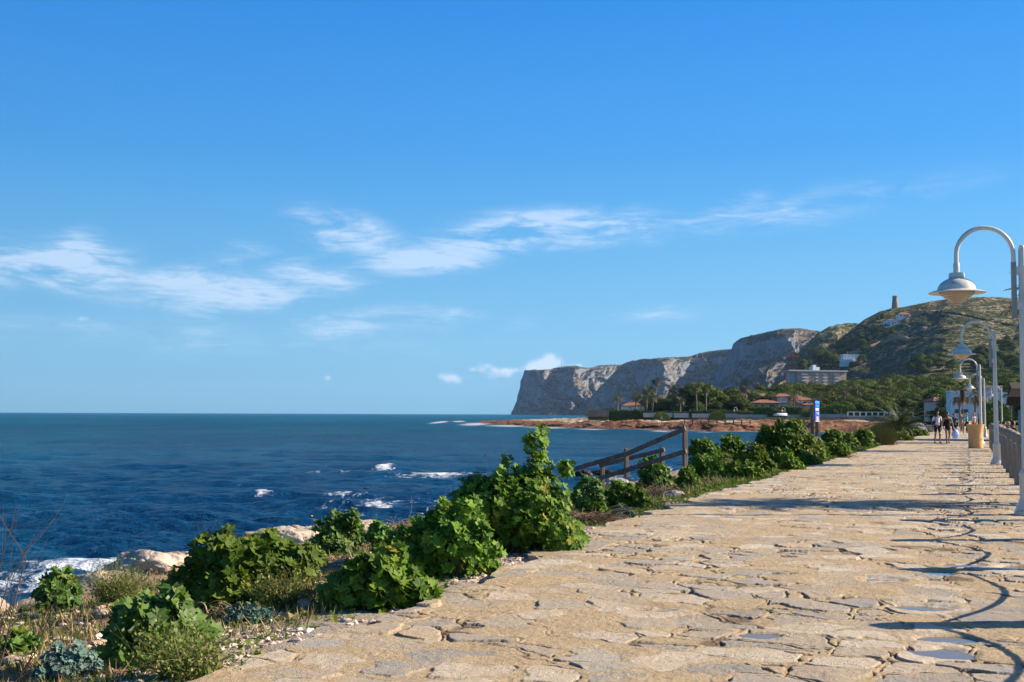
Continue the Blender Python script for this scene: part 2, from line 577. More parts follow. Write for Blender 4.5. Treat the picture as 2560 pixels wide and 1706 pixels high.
def diffuser_mat():
    m, t, b = pmat('lamp_diffuser')
    sp = N(t, 'ShaderNodeSeparateXYZ')
    t.links.new(coord(t), sp.inputs[0])
    w = mth(t, 'SINE', mth(t, 'MULTIPLY', sp.outputs[2], 190.0))
    t.links.new(mixc(t, mth(t, 'ADD', mth(t, 'MULTIPLY', w, .5), .5), (.36, .27, .19), (.50, .40, .29)), b.inputs['Base Color'])
    b.inputs['Roughness'].default_value = .3
    b.inputs['Transmission Weight'].default_value = .15
    bump(t, b, w, .4, .006)
    return m


MAT['diffuser'] = diffuser_mat()

# ================================================================== THE SETTING
EDGE = [(-6, -6.0), (0, -3.95), (6.65, -1.77), (9.08, -1.0), (11.05, -.2), (15.7, 1.05), (17.3, 1.75), (20.9, 3.1), (33.9, 8.4), (61.7, 19.8),
        (78, 26.2), (91, 32.5), (105, 37.5), (120, 42), (150, 54), (180, 68)]
EY = np.array([p[0] for p in EDGE], float); EX = np.array([p[1] for p in EDGE], float)


def edgeX(Y):
    return np.interp(Y, EY, EX)


def bank_s(x, y):
    return (edgeX(y) - x) * 0.93


def bank_z(x, y):
    s = bank_s(x, y) + (fbm(np.asarray(x) * .35, np.asarray(y) * .35, 5, 3) - .5) * 1.6
    z = np.interp(s, [-2, 0.2, 1, 2.2, 4.2, 6.5, 8.5, 11, 16], [-.07, -.07, -.12, -.25, -.5, -.85, -1.75, -2.7, -4])
    z = z + (fbm(np.asarray(x) * 1.3, np.asarray(y) * 1.3, 9, 4) - .5) * .16 * np.clip(s / 1.5, 0, 1)
    return z


def hit(x, y, dz=0.0):
    """first point of the planted bank seen at print position (x, y)"""
    d = ray(x * K, y * K)
    o = Vector((0, 0, H))
    t = 4.0
    while t < 200:
        p = o + d * t
        if p.z < float(bank_z(p.x, p.y)) + dz:
            return p
        t += 0.03 + t * .002
    return o + d * 60


# ---- promenade of irregular flagstones laid in mortar
def build_promenade():
    ys = [2.2]
    while ys[-1] < 165:
        Y = ys[-1]
        ys.append(Y + (0.05 if Y < 5.2 else max(0.0062, 0.0060 * (Y / 7) ** 2)) if Y < 60 else Y + .9)
    ys = np.array(ys); nc = 900
    t = np.linspace(0, 1, nc)
    t = np.where(t < .8, t * .85, .68 + (t - .8) * 1.6)
    wid = np.interp(ys, [2, 8, 20, 40, 170], [7.5, 8.0, 8.6, 9.2, 9.5])
    Yg = np.repeat(ys[:, None], nc, 1)
    ed = edgeX(ys)[:, None]
    Xg = ed + wid[:, None] * t[None, :]
    # ragged left border
    rag = (vn(ys * 1.6, ys * 0, 3) - .5) * .34 + (vn(ys * 5.5, ys * 0, 4) - .5) * .14
    Xg = Xg + rag[:, None] * (1 - sstep(0, .06, t))[None, :]
    # promenade coordinates: across / along
    ca, sa = math.cos(.37), math.sin(.37)
    U = Xg * ca - Yg * sa; V = Xg * sa + Yg * ca
    wu = U + (fbm(U * 2.1, V * 2.1, 31, 3) - .5) * .40 + (fbm(U * 9, V * 9, 33, 2) - .5) * .05
    wv = V + (fbm(U * 2.1, V * 2.1, 41, 3) - .5) * .40 + (fbm(U * 9, V * 9, 43, 2) - .5) * .05
    S = .43
    gx = wu / (S * 1.12); gy = wv / (S * .86)
    ix = np.floor(gx); iy = np.floor(gy)
    d1 = np.full(gx.shape, 9.); d2 = np.full(gx.shape, 9.)
    rid = np.zeros(gx.shape); cx = np.zeros(gx.shape); cy = np.zeros(gx.shape)
    for oy in (-1, 0, 1):
        for ox in (-1, 0, 1):
            jx = ix + ox; jy = iy + oy
            px = jx + .5 + (_h(jx, jy, 7) - .5) * .92; py = jy + .5 + (_h(jx, jy, 8) - .5) * .92
            dd = np.hypot(gx - px, gy - py)
            r = _h(jx, jy, 9)
            new = dd < d1
            d2 = np.where(new, d1, np.minimum(d2, dd))
            rid = np.where(new, r, rid); cx = np.where(new, gx - px, cx); cy = np.where(new, gy - py, cy)
            d1 = np.where(new, dd, d1)
    edge = (d2 - d1) * .5 * S
    edge = edge + (fbm(U * 6, V * 6, 51, 5, .6) - .5) * .062
    joint = .016 + .03 * fbm(U * .9, V * .9, 52, 2)
    soft = 1 + np.clip(Yg - 9, 0, 60) * .22
    stone = sstep(joint - .003 * soft, joint + .004 * soft, edge)
    r2 = np.mod(rid * 7.31, 1); r3 = np.mod(rid * 13.7, 1)
    keep = np.mod(rid * 29.3, 1) > .30                       # some stones are sunk under the mortar
    worn = fbm(U * .45, V * .45, 61, 3)                       # patches where the joints are washed out
    mort = .0 + (fbm(U * 3.5, V * 3.5, 71, 4) - .5) * .022 + (fbm(U * 30, V * 30, 72, 3) - .5) * .008 * np.clip(14 / Yg, 0, 1)
    sth = (rid - .35) * .019 + (cx * (r2 - .5) + cy * (r3 - .42)) * .034 + (fbm(U * 7, V * 7, 81, 4) - .5) * .007
    sth = sth + (np.floor(fbm(U * 3 + rid * 50, V * 3, 83, 3) * 5) / 5 - .5) * .014
    st = stone * keep
    z = mort * (1 - st) + np.where(sth > mort - .006, sth, mort - .002) * st
    gate = sstep(.43, .53, fbm(U * 1.7, V * 1.7, 91, 3) + (worn - .5) * .7)
    groove = np.exp(-((edge - joint + .006) / (.006 * np.minimum(soft, 3.2))) ** 2) * gate * (.45 + .55 * keep)
    z = z - groove * (.016 + .024 * worn) * np.clip(22 / Yg, .25, 1)
    pit = sstep(.66, .74, fbm(U * 2.6 + 30, V * 2.6, 95, 3)) * gate * (1 - st)
    z = z - pit * .010 * np.clip(20 / Yg, .2, 1)
    z = z + (fbm(U * .5, V * .5, 97, 2) - .5) * .02 * sstep(3, 9, Yg)
    # puddle hollows
    for (qx, qy, a, b) in PUDDLES:
        e = ((Xg - qx) / a) ** 2 + ((Yg - qy) / b) ** 2 + (fbm(Xg * 4, Yg * 4, 99, 3) - .5) * 1.3
        z = z - .030 * (1 - sstep(.25, 1.35, e))
    z = z * np.interp(Yg, [0, 25, 60, 90], [1, 1, .7, .4])
    verts = np.stack([Xg, Yg, z], -1).reshape(-1, 3)
    o = np_mesh('promenade', verts, grid_faces(len(ys), nc), prom_mat(), attrs={'stone': st, 'rid': rid, 'deep': np.clip(groove + pit, 0, 1)})
    tag(o, kind='structure')
    # kerb skirt under the left border so that the paving has a thickness
    n = len(ys)
    left = np.stack([Xg[:, 0], ys, z[:, 0]], -1)
    low = left.copy(); low[:, 2] = -.5; low[:, 0] -= .02
    vv = np.concatenate([low, left]); i = np.arange(n - 1)
    np_mesh('promenade_kerb', vv, np.stack([i, i + 1, i + n + 1, i + n], 1), MAT['rock'])
    tag(bpy.data.objects['promenade_kerb'], kind='structure')
    return o


def prom_mat():
    m, t, b = pmat('promenade_paving')
    def at_(n):
        a = N(t, 'ShaderNodeAttribute', attribute_name=n); return a.outputs['Fac']
    v = coord(t)
    st, rid, deep = at_('stone'), at_('rid'), at_('deep')
    n1 = noise_node(t, 3.0, 8, .65, v)
    n2 = noise_node(t, 55, 5, .7, v)
    n3 = noise_node(t, .6, 4, .5, v)
    mort = ramp(t, [(.34, (.32, .225, .125)), (.5, (.48, .355, .205)), (.66, (.63, .48, .295))], mth(t, 'ADD', mth(t, 'MULTIPLY', n1, .3), mth(t, 'MULTIPLY', n2, .7)))
    stc = ramp(t, [(0, (.50, .40, .28)), (.22, (.34, .315, .27)), (.4, (.60, .49, .36)), (.6, (.66, .56, .42)), (.75, (.35, .33, .295)), (1, (.56, .43, .28))], rid)
    stc = mixc(t, mth(t, 'MULTIPLY', mth(t, 'SUBTRACT', n1, .36), 1.2, True), stc, (.51, .385, .235))
    stc = mixc(t, mth(t, 'MULTIPLY', sst(t, n2, .5, .62), .45), stc, (.30, .22, .14))
    st = mth(t, 'MULTIPLY', st, mth(t, 'ADD', .6, sst(t, n1, .62, .42)), True)
    c = mixc(t, st, mort, stc)
    c = mixc(t, mth(t, 'MULTIPLY', deep, .75), c, (.09, .06, .04))
    c = mixc(t, mth(t, 'MULTIPLY', sst(t, n3, .52, .75), .35), c, (.30, .20, .11))
    t.links.new(c, b.inputs['Base Color'])
    b.inputs['Roughness'].default_value = .85
    b.inputs['Specular IOR Level'].default_value = .25
    hh = mth(t, 'ADD', noise_node(t, 90, 4, .7, v), mth(t, 'MULTIPLY', noise_node(t, 14, 5, .65, v), 1.6))
    bump(t, b, hh, 1.0, .016)
    return m


def sst(t, v, a, b_):
    mr = N(t, 'ShaderNodeMapRange', interpolation_type='SMOOTHSTEP')
    mr.inputs['From Min'].default_value = a; mr.inputs['From Max'].default_value = b_
    t.links.new(v, mr.inputs['Value'])
    return mr.outputs[0]


PUD = [((2020, 1331), .22, .16), ((2155, 1314), .20, .14), ((2220, 1296), .26, .12), ((2340, 1302), .2, .12), ((2130, 1394), .30, .10),
       ((2175, 1465), .20, .12), ((2170, 1497), .22, .16), ((1745, 1456), .16, .10), ((1490, 1400), .2, .08)]
PUDDLES = [(gnd(*p).x, gnd(*p).y, a, b * (1.6 if p[1] < 1400 else 1.2)) for p, a, b in PUD]
prom = build_promenade()


def build_puddles():
    m, t, b = pmat('puddle_water')
    b.inputs['Base Color'].default_value = (.16, .105, .06, 1)
    b.inputs['Roughness'].default_value = .04
    b.inputs['IOR'].default_value = 1.33
    bump(t, b, noise_node(t, 5, 2, .5, coord(t)), .04, .01)
    for (x, y, a, b_) in PUDDLES:
        mb = MB()
        n = 28
        vs = [(a * 1.25 * math.cos(i * 2 * math.pi / n), b_ * 1.25 * math.sin(i * 2 * math.pi / n), 0) for i in range(n)]
        mb.add(vs, [list(range(n))])
        o = mb.build('puddle', m, loc=(x, y, -.021))
        tag(o, kind='structure')


build_puddles()


# ---- planted bank between the promenade and the sea
def bank_mat():
    m, t, b = pmat('bank_soil')
    v = coord(t)
    n1 = noise_node(t, 1.1, 5, .6, v)
    n2 = noise_node(t, 16, 6, .7, v)
    n4 = noise_node(t, 45, 4, .7, v)
    soil = ramp(t, [(.3, (.16, .08, .045)), (.5, (.36, .21, .125)), (.7, (.55, .38, .26))], n2)
    green = ramp(t, [(.3, (.035, .06, .012)), (.7, (.12, .14, .04))], n4)
    c = mixc(t, sst(t, n1, .5, .6), soil, green)
    # pale gravel along the paving
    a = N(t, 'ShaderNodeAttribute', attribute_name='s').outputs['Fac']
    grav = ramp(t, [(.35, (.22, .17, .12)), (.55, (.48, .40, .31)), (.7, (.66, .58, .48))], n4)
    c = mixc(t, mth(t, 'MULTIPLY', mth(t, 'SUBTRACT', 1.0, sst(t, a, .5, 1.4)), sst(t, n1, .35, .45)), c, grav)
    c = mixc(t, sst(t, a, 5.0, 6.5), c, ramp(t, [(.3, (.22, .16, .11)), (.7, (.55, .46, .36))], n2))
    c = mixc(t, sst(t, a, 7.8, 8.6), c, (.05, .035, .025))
    t.links.new(c, b.inputs['Base Color'])
    b.inputs['Roughness'].default_value = .95
    b.inputs['Specular IOR Level'].default_value = .15
    bump(t, b, mth(t, 'ADD', n2, mth(t, 'MULTIPLY', n4, .6)), 1.0, .05)
    return m


def build_bank():
    ys = np.concatenate([np.arange(1, 20, .09), np.arange(20, 45, .2), np.arange(45, 150, .8)])
    ss = np.concatenate([np.linspace(-.7, 7, 110), np.linspace(7.15, 22, 60)])
    Yg = np.repeat(ys[:, None], len(ss), 1)
    Xg = edgeX(ys)[:, None] - ss[None, :] / .93
    z = bank_z(Xg, Yg)
    sN = bank_s(Xg, Yg)
    z = z + (fbm(Xg * 8, Yg * 8, 19, 4) - .5) * .09 * np.clip(sN / .8, 0.15, 1)
    z = z + sstep(5, 7.5, sN) * (fbm(Xg * 1.1, Yg * 1.1, 23, 5) - .5) * 1.0
    z = np.where(sN < .1, np.minimum(z, -.06), z)
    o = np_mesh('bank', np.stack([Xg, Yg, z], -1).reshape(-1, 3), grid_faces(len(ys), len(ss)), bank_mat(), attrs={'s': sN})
    tag(o, kind='structure')


build_bank()

# ---- coast beyond: land polygon
POLY = [(30, 112), (44, 138), (56, 180), (64, 226)]
for px, py in ((2040, 993), (1990, 994), (1850, 994), (1770, 991), (1700, 992), (1640, 992), (1590, 990), (1540, 989), (1480, 987), (1400, 986), (1330, 984.5), (1250, 981.5), (1180, 978), (1135, 975.5), (1098, 972.5)):
    p = gnd(px, py, SEA); POLY.append((p.x, p.y))
POLY += [(-2, 535), (32, 600), (70, 720), (130, 900), (300, 1400), (1500, 1500), (1500, -40), (20, -40), (9.5, 0), (15, 26), (24, 62), (36, 95), (33, 100)]
PA = np.array(POLY, float)


def land_sd(x, y):
    x = np.asarray(x, float); y = np.asarray(y, float)
    d = np.full(x.shape, 1e9); inside = np.zeros(x.shape, bool)
    n = len(PA)
    for i in range(n):
        ax, ay = PA[i]; bx, by = PA[(i + 1) % n]
        ex, ey = bx - ax, by - ay
        tt = np.clip(((x - ax) * ex + (y - ay) * ey) / (ex * ex + ey * ey + 1e-9), 0, 1)
        d = np.minimum(d, np.hypot(x - ax - tt * ex, y - ay - tt * ey))
        c = ((ay > y) != (by > y)) & (x < (bx - ax) * (y - ay) / (by - ay + 1e-12) + ax)
        inside ^= c
    return np.where(inside, d, -d)


def land_z(x, y, rock=False):
    x = np.asarray(x, float); y = np.asarray(y, float)
    sd = land_sd(x, y)
    sdn = sd + (fbm(x * .07, y * .07, 101, 4) - .5) * 9
    px = (x / np.maximum(y, 1) * F + 1280) / K
    shelf = np.interp(px, [1080, 1180, 1330, 1500, 1800], [-1.95, -1.55, -1.0, -.45, -.25])
    top = np.interp(y, [0, 250, 330, 450, 600, 850, 1100], [-.1, -.1, .5, 4, 9, 22, 36])
    g = np.interp(px, [1350, 1500, 1800, 1880, 2100, 2353], [.1, .35, .8, 1.0, 1.35, 1.9])
    z = np.interp(sdn, [-12, -3, 1, 4, 9, 60], [-5, -2.7, -2.0, -.9, 0, .0])
    base = shelf + (np.minimum(1, np.clip(sd - 22, 0, 100) / 34)) * (np.where(px > 1330, np.maximum(np.interp(px, [1340, 1480, 1750, 1900], [.8, .9, .7, .4]), top * g), shelf) - shelf) * np.clip((y - 200) / 60, 0, 1)
    low = np.interp(sdn, [-12, -3, .5, 4, 8], [-5, -2.8, -2.1, -1.2, -10])
    k = sstep(1.5, 8, sdn)
    zz = (1 - k) * np.interp(sdn, [-12, -3, .5, 8], [-5, -2.8, -2.15, -1.4]) + k * base
    near = y < 215
    zz = np.where(near, np.minimum(-.1, (1 - sstep(0, 6, sd)) * -3.2 - .1), zz)
    if rock:
        w = sstep(-3, 2, sdn) * (1 - sstep(22, 42, sdn)) * (y > 200)
        zz = zz + w * (fbm(x * .13, y * .13, 111, 6, .6) - .42) * 2.6 + w * (np.abs(fbm(x * .5, y * .5, 112, 4) - .5)) * -.9
    return zz


def land_mat():
    m, t, b = pmat('coast_land')
    v = coord(t)
    sd = N(t, 'ShaderNodeAttribute', attribute_name='sd').outputs['Fac']
    n1 = noise_node(t, .08, 6, .6, v); n2 = noise_node(t, .7, 6, .65, v); n3 = noise_node(t, .02, 3, .5, v)
    red = ramp(t, [(.3, (.045, .02, .012)), (.5, (.19, .088, .047)), (.68, (.36, .20, .12))], n2)
    sand = ramp(t, [(.3, (.42, .31, .20)), (.7, (.58, .46, .32))], n2)
    green = ramp(t, [(.3, (.035, .05, .014)), (.55, (.08, .095, .03)), (.75, (.20, .17, .09))], n2)
    c = mixc(t, sst(t, mth(t, 'ADD', sd, mth(t, 'MULTIPLY', n1, 26.0)), 23, 30), red, sand)
    c = mixc(t, sst(t, mth(t, 'ADD', sd, mth(t, 'MULTIPLY', n1, 26.0)), 38, 46), c, green)
    t.links.new(c, b.inputs['Base Color'])
    b.inputs['Roughness'].default_value = .95
    b.inputs['Specular IOR Level'].default_value = .1
    bump(t, b, n2, 1.0, 1.2)
    return m


def build_land():
    mt = land_mat()
    ys = np.concatenate([np.arange(-30, 205, 4), np.arange(205, 600, 1.25), np.arange(600, 1450, 12)])
    tt = np.linspace(-.07, .62, 560)
    Yg = np.repeat(ys[:, None], len(tt), 1)
    Xg = np.where(Yg < 205, 20 + (tt[None, :] + .07) * 900 * np.ones_like(Yg), Yg * tt[None, :])
    r0 = np.where(ys >= 205)[0][0]
    nA = r0
    # near terrace behind the bollards and far land are two sheets meeting out of sight
    for nm_, a, b_ in (('terrace_ground', 0, nA), ('coast_land', nA, len(ys))):
        X, Y = Xg[a:b_], Yg[a:b_]
        if nm_ == 'terrace_ground':
            xs = np.linspace(0, 460, 150); ys2 = np.arange(-10, 232, 2.0)
            Y = np.repeat(ys2[:, None], len(xs), 1); X = edgeX(ys2)[:, None] + 7.6 + xs[None, :]
            sd = land_sd(X, Y) + 60
            z = np.full(X.shape, -.09)
            z = np.where(Y > 205, -.6, z)
        else:
            sd = land_sd(X, Y); z = land_z(X, Y, True)
        o = np_mesh(nm_, np.stack([X, Y, z], -1).reshape(-1, 3), grid_faces(*X.shape), mt, attrs={'sd': sd})
        tag(o, kind='structure')


build_land()


# ---- the sea
FOAM = []   # (x, y, rx, ry, strength) from print positions


def foam(x, y, wpx, hpx, s=1.0, lift=0.0):
    p = gnd(x, y, SEA); q = gnd(x, y - hpx / 2, SEA); r = gnd(x, y + hpx / 2, SEA)
    FOAM.append((p.x, p.y, wpx * K / 2 / F * p.y, max(.25, (q.y - r.y) / 2), s, lift))


for a in [(882, 1078, 58, 8, 1.1, .38), (725, 1092, 45, 6, .9, .2), (790, 1092, 60, 5, .6, .15), (603, 1142, 52, 7, 1.0, .22), (1020, 1093, 170, 14, 1.3, 0),
          (930, 1098, 120, 9, .8, 0), (870, 1148, 230, 12, .62, 0), (790, 1142, 170, 8, .6, 0), (950, 1160, 120, 14, .6, 0), (760, 1175, 130, 14, .8, .1), (870, 1170, 160, 12, .7, 0),
          (820, 1185, 160, 16, .5, 0), (200, 1300, 320, 48, 1.05, 0), (60, 1340, 280, 54, 1.0, 0), (330, 1290, 200, 40, .75, 0), (-80, 1330, 260, 60, .8, 0), (250, 1225, 60, 5, .5, .0),
          (500, 1300, 300, 60, .7, 0), (1010, 972, 34, 5, 1.5, .4), (1055, 970, 34, 3, 1.3, .2), (1090, 976, 70, 6, 1.5, .2), (1170, 979, 130, 5, 1.3, 0), (1260, 983, 130, 5, 1.2, 0),
          (1360, 987, 90, 4, 1.1, 0), (1520, 991.5, 60, 4, 1.2, 0), (1620, 993.5, 60, 3, .9, 0), (1420, 1100, 90, 16, .55, 0), (1370, 1150, 120, 40, .6, 0), (1130, 1105, 200, 20, .6, 0),
          (1530, 1082, 90, 8, .7, 0), (960, 1150, 260, 20, .6, 0), (1005, 1190, 160, 40, .6, 0)]:
    foam(*a)


def build_sea():
    ys = [3.0]
    while ys[-1] < 6900:
        Y = ys[-1]
        ys.append(Y + max(.07, Y * Y * .00011) if Y < 700 else Y * 1.06)
    ys = np.array(ys); nc = 620
    tt = np.linspace(-.66, .50, nc)
    Yg = np.repeat(ys[:, None], nc, 1)
    Xg = tt[None, :] * (Yg + 14) - 2
    spx = .00187 * (Yg + 14); spy = np.gradient(ys)[:, None] * np.ones((1, nc))
    rng = np.random.RandomState(5)
    z = np.zeros_like(Yg)
    for i in range(70):
        lam = .55 * (30 ** (i / 69.0))                     # .55 .. 16 m
        ang = R(-98 + rng.normal(0, 26 if lam < 6 else 13))   # waves run towards the shore and camera
        kx, ky = math.cos(ang) * 2 * math.pi / lam, math.sin(ang) * 2 * math.pi / lam
        amp = .0150 * lam ** .38 * rng.uniform(.5, 1.3)
        fade = np.exp(-(spx * abs(math.cos(ang)) / lam * 3) ** 2) * np.exp(-(spy * abs(math.sin(ang)) / lam * 3) ** 2)
        ph = Xg * kx + Yg * ky + rng.uniform(0, 6.28)
        ph = ph + (fbm(Xg / lam * .22, Yg / lam * .22, 200 + i, 1) - .5) * 5 if i % 2 else ph
        s = np.sin(ph)
        z += amp * fade * (s + .28 * np.cos(2 * ph))
    grp = .55 + .9 * fbm(Xg * .035, Yg * .05, 222, 3)
    z = z * grp
    fo = np.zeros_like(z)
    for (x, y, rx, ry, s, lift) in FOAM:
        e = ((Xg - x) / rx) ** 2 + ((Yg - y) / ry) ** 2
        w = np.exp(-e * 1.1)
        fo = np.maximum(fo, s * w)
        if lift:
            z = z + lift * np.exp(-(((Xg - x) / (rx * 1.6)) ** 2 + ((Yg - y - ry * .8) / (ry * 1.4 + .5)) ** 2))
    # foam against the shore and the reefs
    sN = bank_s(Xg, Yg)
    fo = np.maximum(fo, (1 - sstep(9.5, 13.0, sN)) * .7 * (Yg < 60))
    sd = np.where((Yg > 200) & (Yg < 650), land_sd(Xg, Yg), -99)
    fo = np.maximum(fo, sstep(-8, -1, sd + (fbm(Xg * .05, Yg * .05, 240, 3) - .62) * 20) * .8)
    keep = np.ones(len(ys), bool)
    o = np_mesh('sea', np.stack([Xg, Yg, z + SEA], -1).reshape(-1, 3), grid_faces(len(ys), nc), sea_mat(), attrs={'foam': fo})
    tag(o, kind='structure')


def sea_mat():
    m, t, b = pmat('sea_water')
    v = coord(t)
    fo = N(t, 'ShaderNodeAttribute', attribute_name='foam').outputs['Fac']
    big = noise_node(t, .012, 4, .6, coord(t, 'Object', (1, .35, 1)))
    sp = N(t, 'ShaderNodeSeparateXYZ'); t.links.new(v, sp.inputs[0])
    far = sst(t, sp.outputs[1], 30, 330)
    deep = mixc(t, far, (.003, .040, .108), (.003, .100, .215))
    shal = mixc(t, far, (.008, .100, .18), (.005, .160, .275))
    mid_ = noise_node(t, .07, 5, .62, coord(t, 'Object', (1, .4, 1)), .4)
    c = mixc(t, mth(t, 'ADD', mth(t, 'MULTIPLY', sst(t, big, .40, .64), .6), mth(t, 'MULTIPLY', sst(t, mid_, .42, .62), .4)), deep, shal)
    # torn foam: lacy ridged noise
    nv = coord(t, 'Object', (1, .8, 1))
    f1 = noise_node(t, 2.2, 7, .68, nv, .6)
    lace = mth(t, 'ABSOLUTE', mth(t, 'SUBTRACT', noise_node(t, 1.1, 5, .6, nv, 1.2), .5))
    k = mth(t, 'ADD', mth(t, 'MULTIPLY', fo, 1.0), mth(t, 'ADD', mth(t, 'MULTIPLY', mth(t, 'SUBTRACT', f1, .5), 2.6), mth(t, 'MULTIPLY', lace, -2.2)))
    f = mth(t, 'MULTIPLY', sst(t, k, .40, .95), .92)
    # scattered whitecaps
    c2 = mixc(t, f, c, (.80, .84, .86))
    h1 = noise_node(t, 3.4, 6, .6, coord(t, 'Object', (.7, 1.2, 1)), .3)
    h2 = noise_node(t, .85, 6, .6, coord(t, 'Object', (.6, 1.4, 1)), .3)
    h3 = noise_node(t, .16, 8, .7, coord(t, 'Object', (.6, 1.2, 1)), .2)
    b1 = N(t, 'ShaderNodeBump'); b1.inputs['Strength'].default_value = 1.0; b1.inputs['Distance'].default_value = .17
    t.links.new(h1, b1.inputs['Height'])
    b2 = N(t, 'ShaderNodeBump'); b2.inputs['Strength'].default_value = 1.0; b2.inputs['Distance'].default_value = .75
    t.links.new(h2, b2.inputs['Height']); t.links.new(b1.outputs[0], b2.inputs['Normal'])
    b3 = N(t, 'ShaderNodeBump'); b3.inputs['Strength'].default_value = 1.0
    t.links.new(mth(t, 'MULTIPLY', sst(t, sp.outputs[1], 40, 300), 6.5), b3.inputs['Distance'])
    t.links.new(h3, b3.inputs['Height']); t.links.new(b2.outputs[0], b3.inputs['Normal'])
    # a rough sea seen at a low angle mirrors far less sky than a flat one
    df = N(t, 'ShaderNodeBsdfDiffuse'); t.links.new(c2, df.inputs['Color']); t.links.new(b3.outputs[0], df.inputs['Normal'])
    gl = N(t, 'ShaderNodeBsdfGlossy'); gl.inputs['Roughness'].default_value = .12; t.links.new(b3.outputs[0], gl.inputs['Normal'])
    fr = N(t, 'ShaderNodeFresnel'); fr.inputs['IOR'].default_value = 1.33; t.links.new(b3.outputs[0], fr.inputs['Normal'])
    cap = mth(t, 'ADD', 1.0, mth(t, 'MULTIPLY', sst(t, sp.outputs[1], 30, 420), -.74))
    fac = mth(t, 'MULTIPLY', mth(t, 'MINIMUM', fr.outputs[0], cap), mth(t, 'SUBTRACT', 1.0, f))
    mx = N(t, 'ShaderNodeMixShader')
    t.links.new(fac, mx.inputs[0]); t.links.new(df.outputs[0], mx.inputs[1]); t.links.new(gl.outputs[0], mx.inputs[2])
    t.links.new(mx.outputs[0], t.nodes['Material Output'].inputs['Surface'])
    t.nodes.remove(b)
    return m


build_sea()


# ---- hills and headlands: surfaces between a skyline ridge and a foot, with gullies
def hill_mat(name, rockc, shrub, bare_earth, sc, rock_cut=(.45, .75), shrubby=.5):
    m, t, b = pmat(name)
    v = coord(t)
    g = N(t, 'ShaderNodeNewGeometry')
    sp = N(t, 'ShaderNodeSeparateXYZ'); t.links.new(g.outputs['Normal'], sp.inputs[0])
    n1 = noise_node(t, sc, 8, .65, v)
    n2 = noise_node(t, sc * 6, 6, .7, v)
    st = noise_node(t, sc * 2.2, 6, .6, coord(t, 'Object', (1.2, .5, .55)), 1.2)
    rock = ramp(t, [(.3, tuple(c * .45 for c in rockc)), (.5, rockc), (.68, tuple(min(1, c * 1.55) for c in rockc))], mth(t, 'ADD', mth(t, 'MULTIPLY', st, .65), mth(t, 'MULTIPLY', n2, .35)))
    sh = ramp(t, [(.3, tuple(c * .6 for c in shrub)), (.7, tuple(c * 1.4 for c in shrub))], n2)
    ea = ramp(t, [(.3, tuple(c * .7 for c in bare_earth)), (.7, tuple(c * 1.3 for c in bare_earth))], n2)  # the soil's own colour between shrubs, toned by noise
    veg = mixc(t, sst(t, mth(t, 'ADD', mth(t, 'MULTIPLY', n2, .6), mth(t, 'MULTIPLY', n1, .4)), shrubby - .03, shrubby + .06), sh, ea)
    k = mth(t, 'ADD', sp.outputs[2], mth(t, 'MULTIPLY', mth(t, 'SUBTRACT', n1, .5), 1.7 if name.startswith('headland') else .9))
    c = mixc(t, sst(t, k, *rock_cut), rock, veg)
    t.links.new(c, b.inputs['Base Color'])
    b.inputs['Roughness'].default_value = 1
    b.inputs['Specular IOR Level'].default_value = .05
    bump(t, b, mth(t, 'ADD', mth(t, 'MULTIPLY', n1, 2.0), n2), 1.0, 3.0 if sc < .03 else 1.5)
    return m


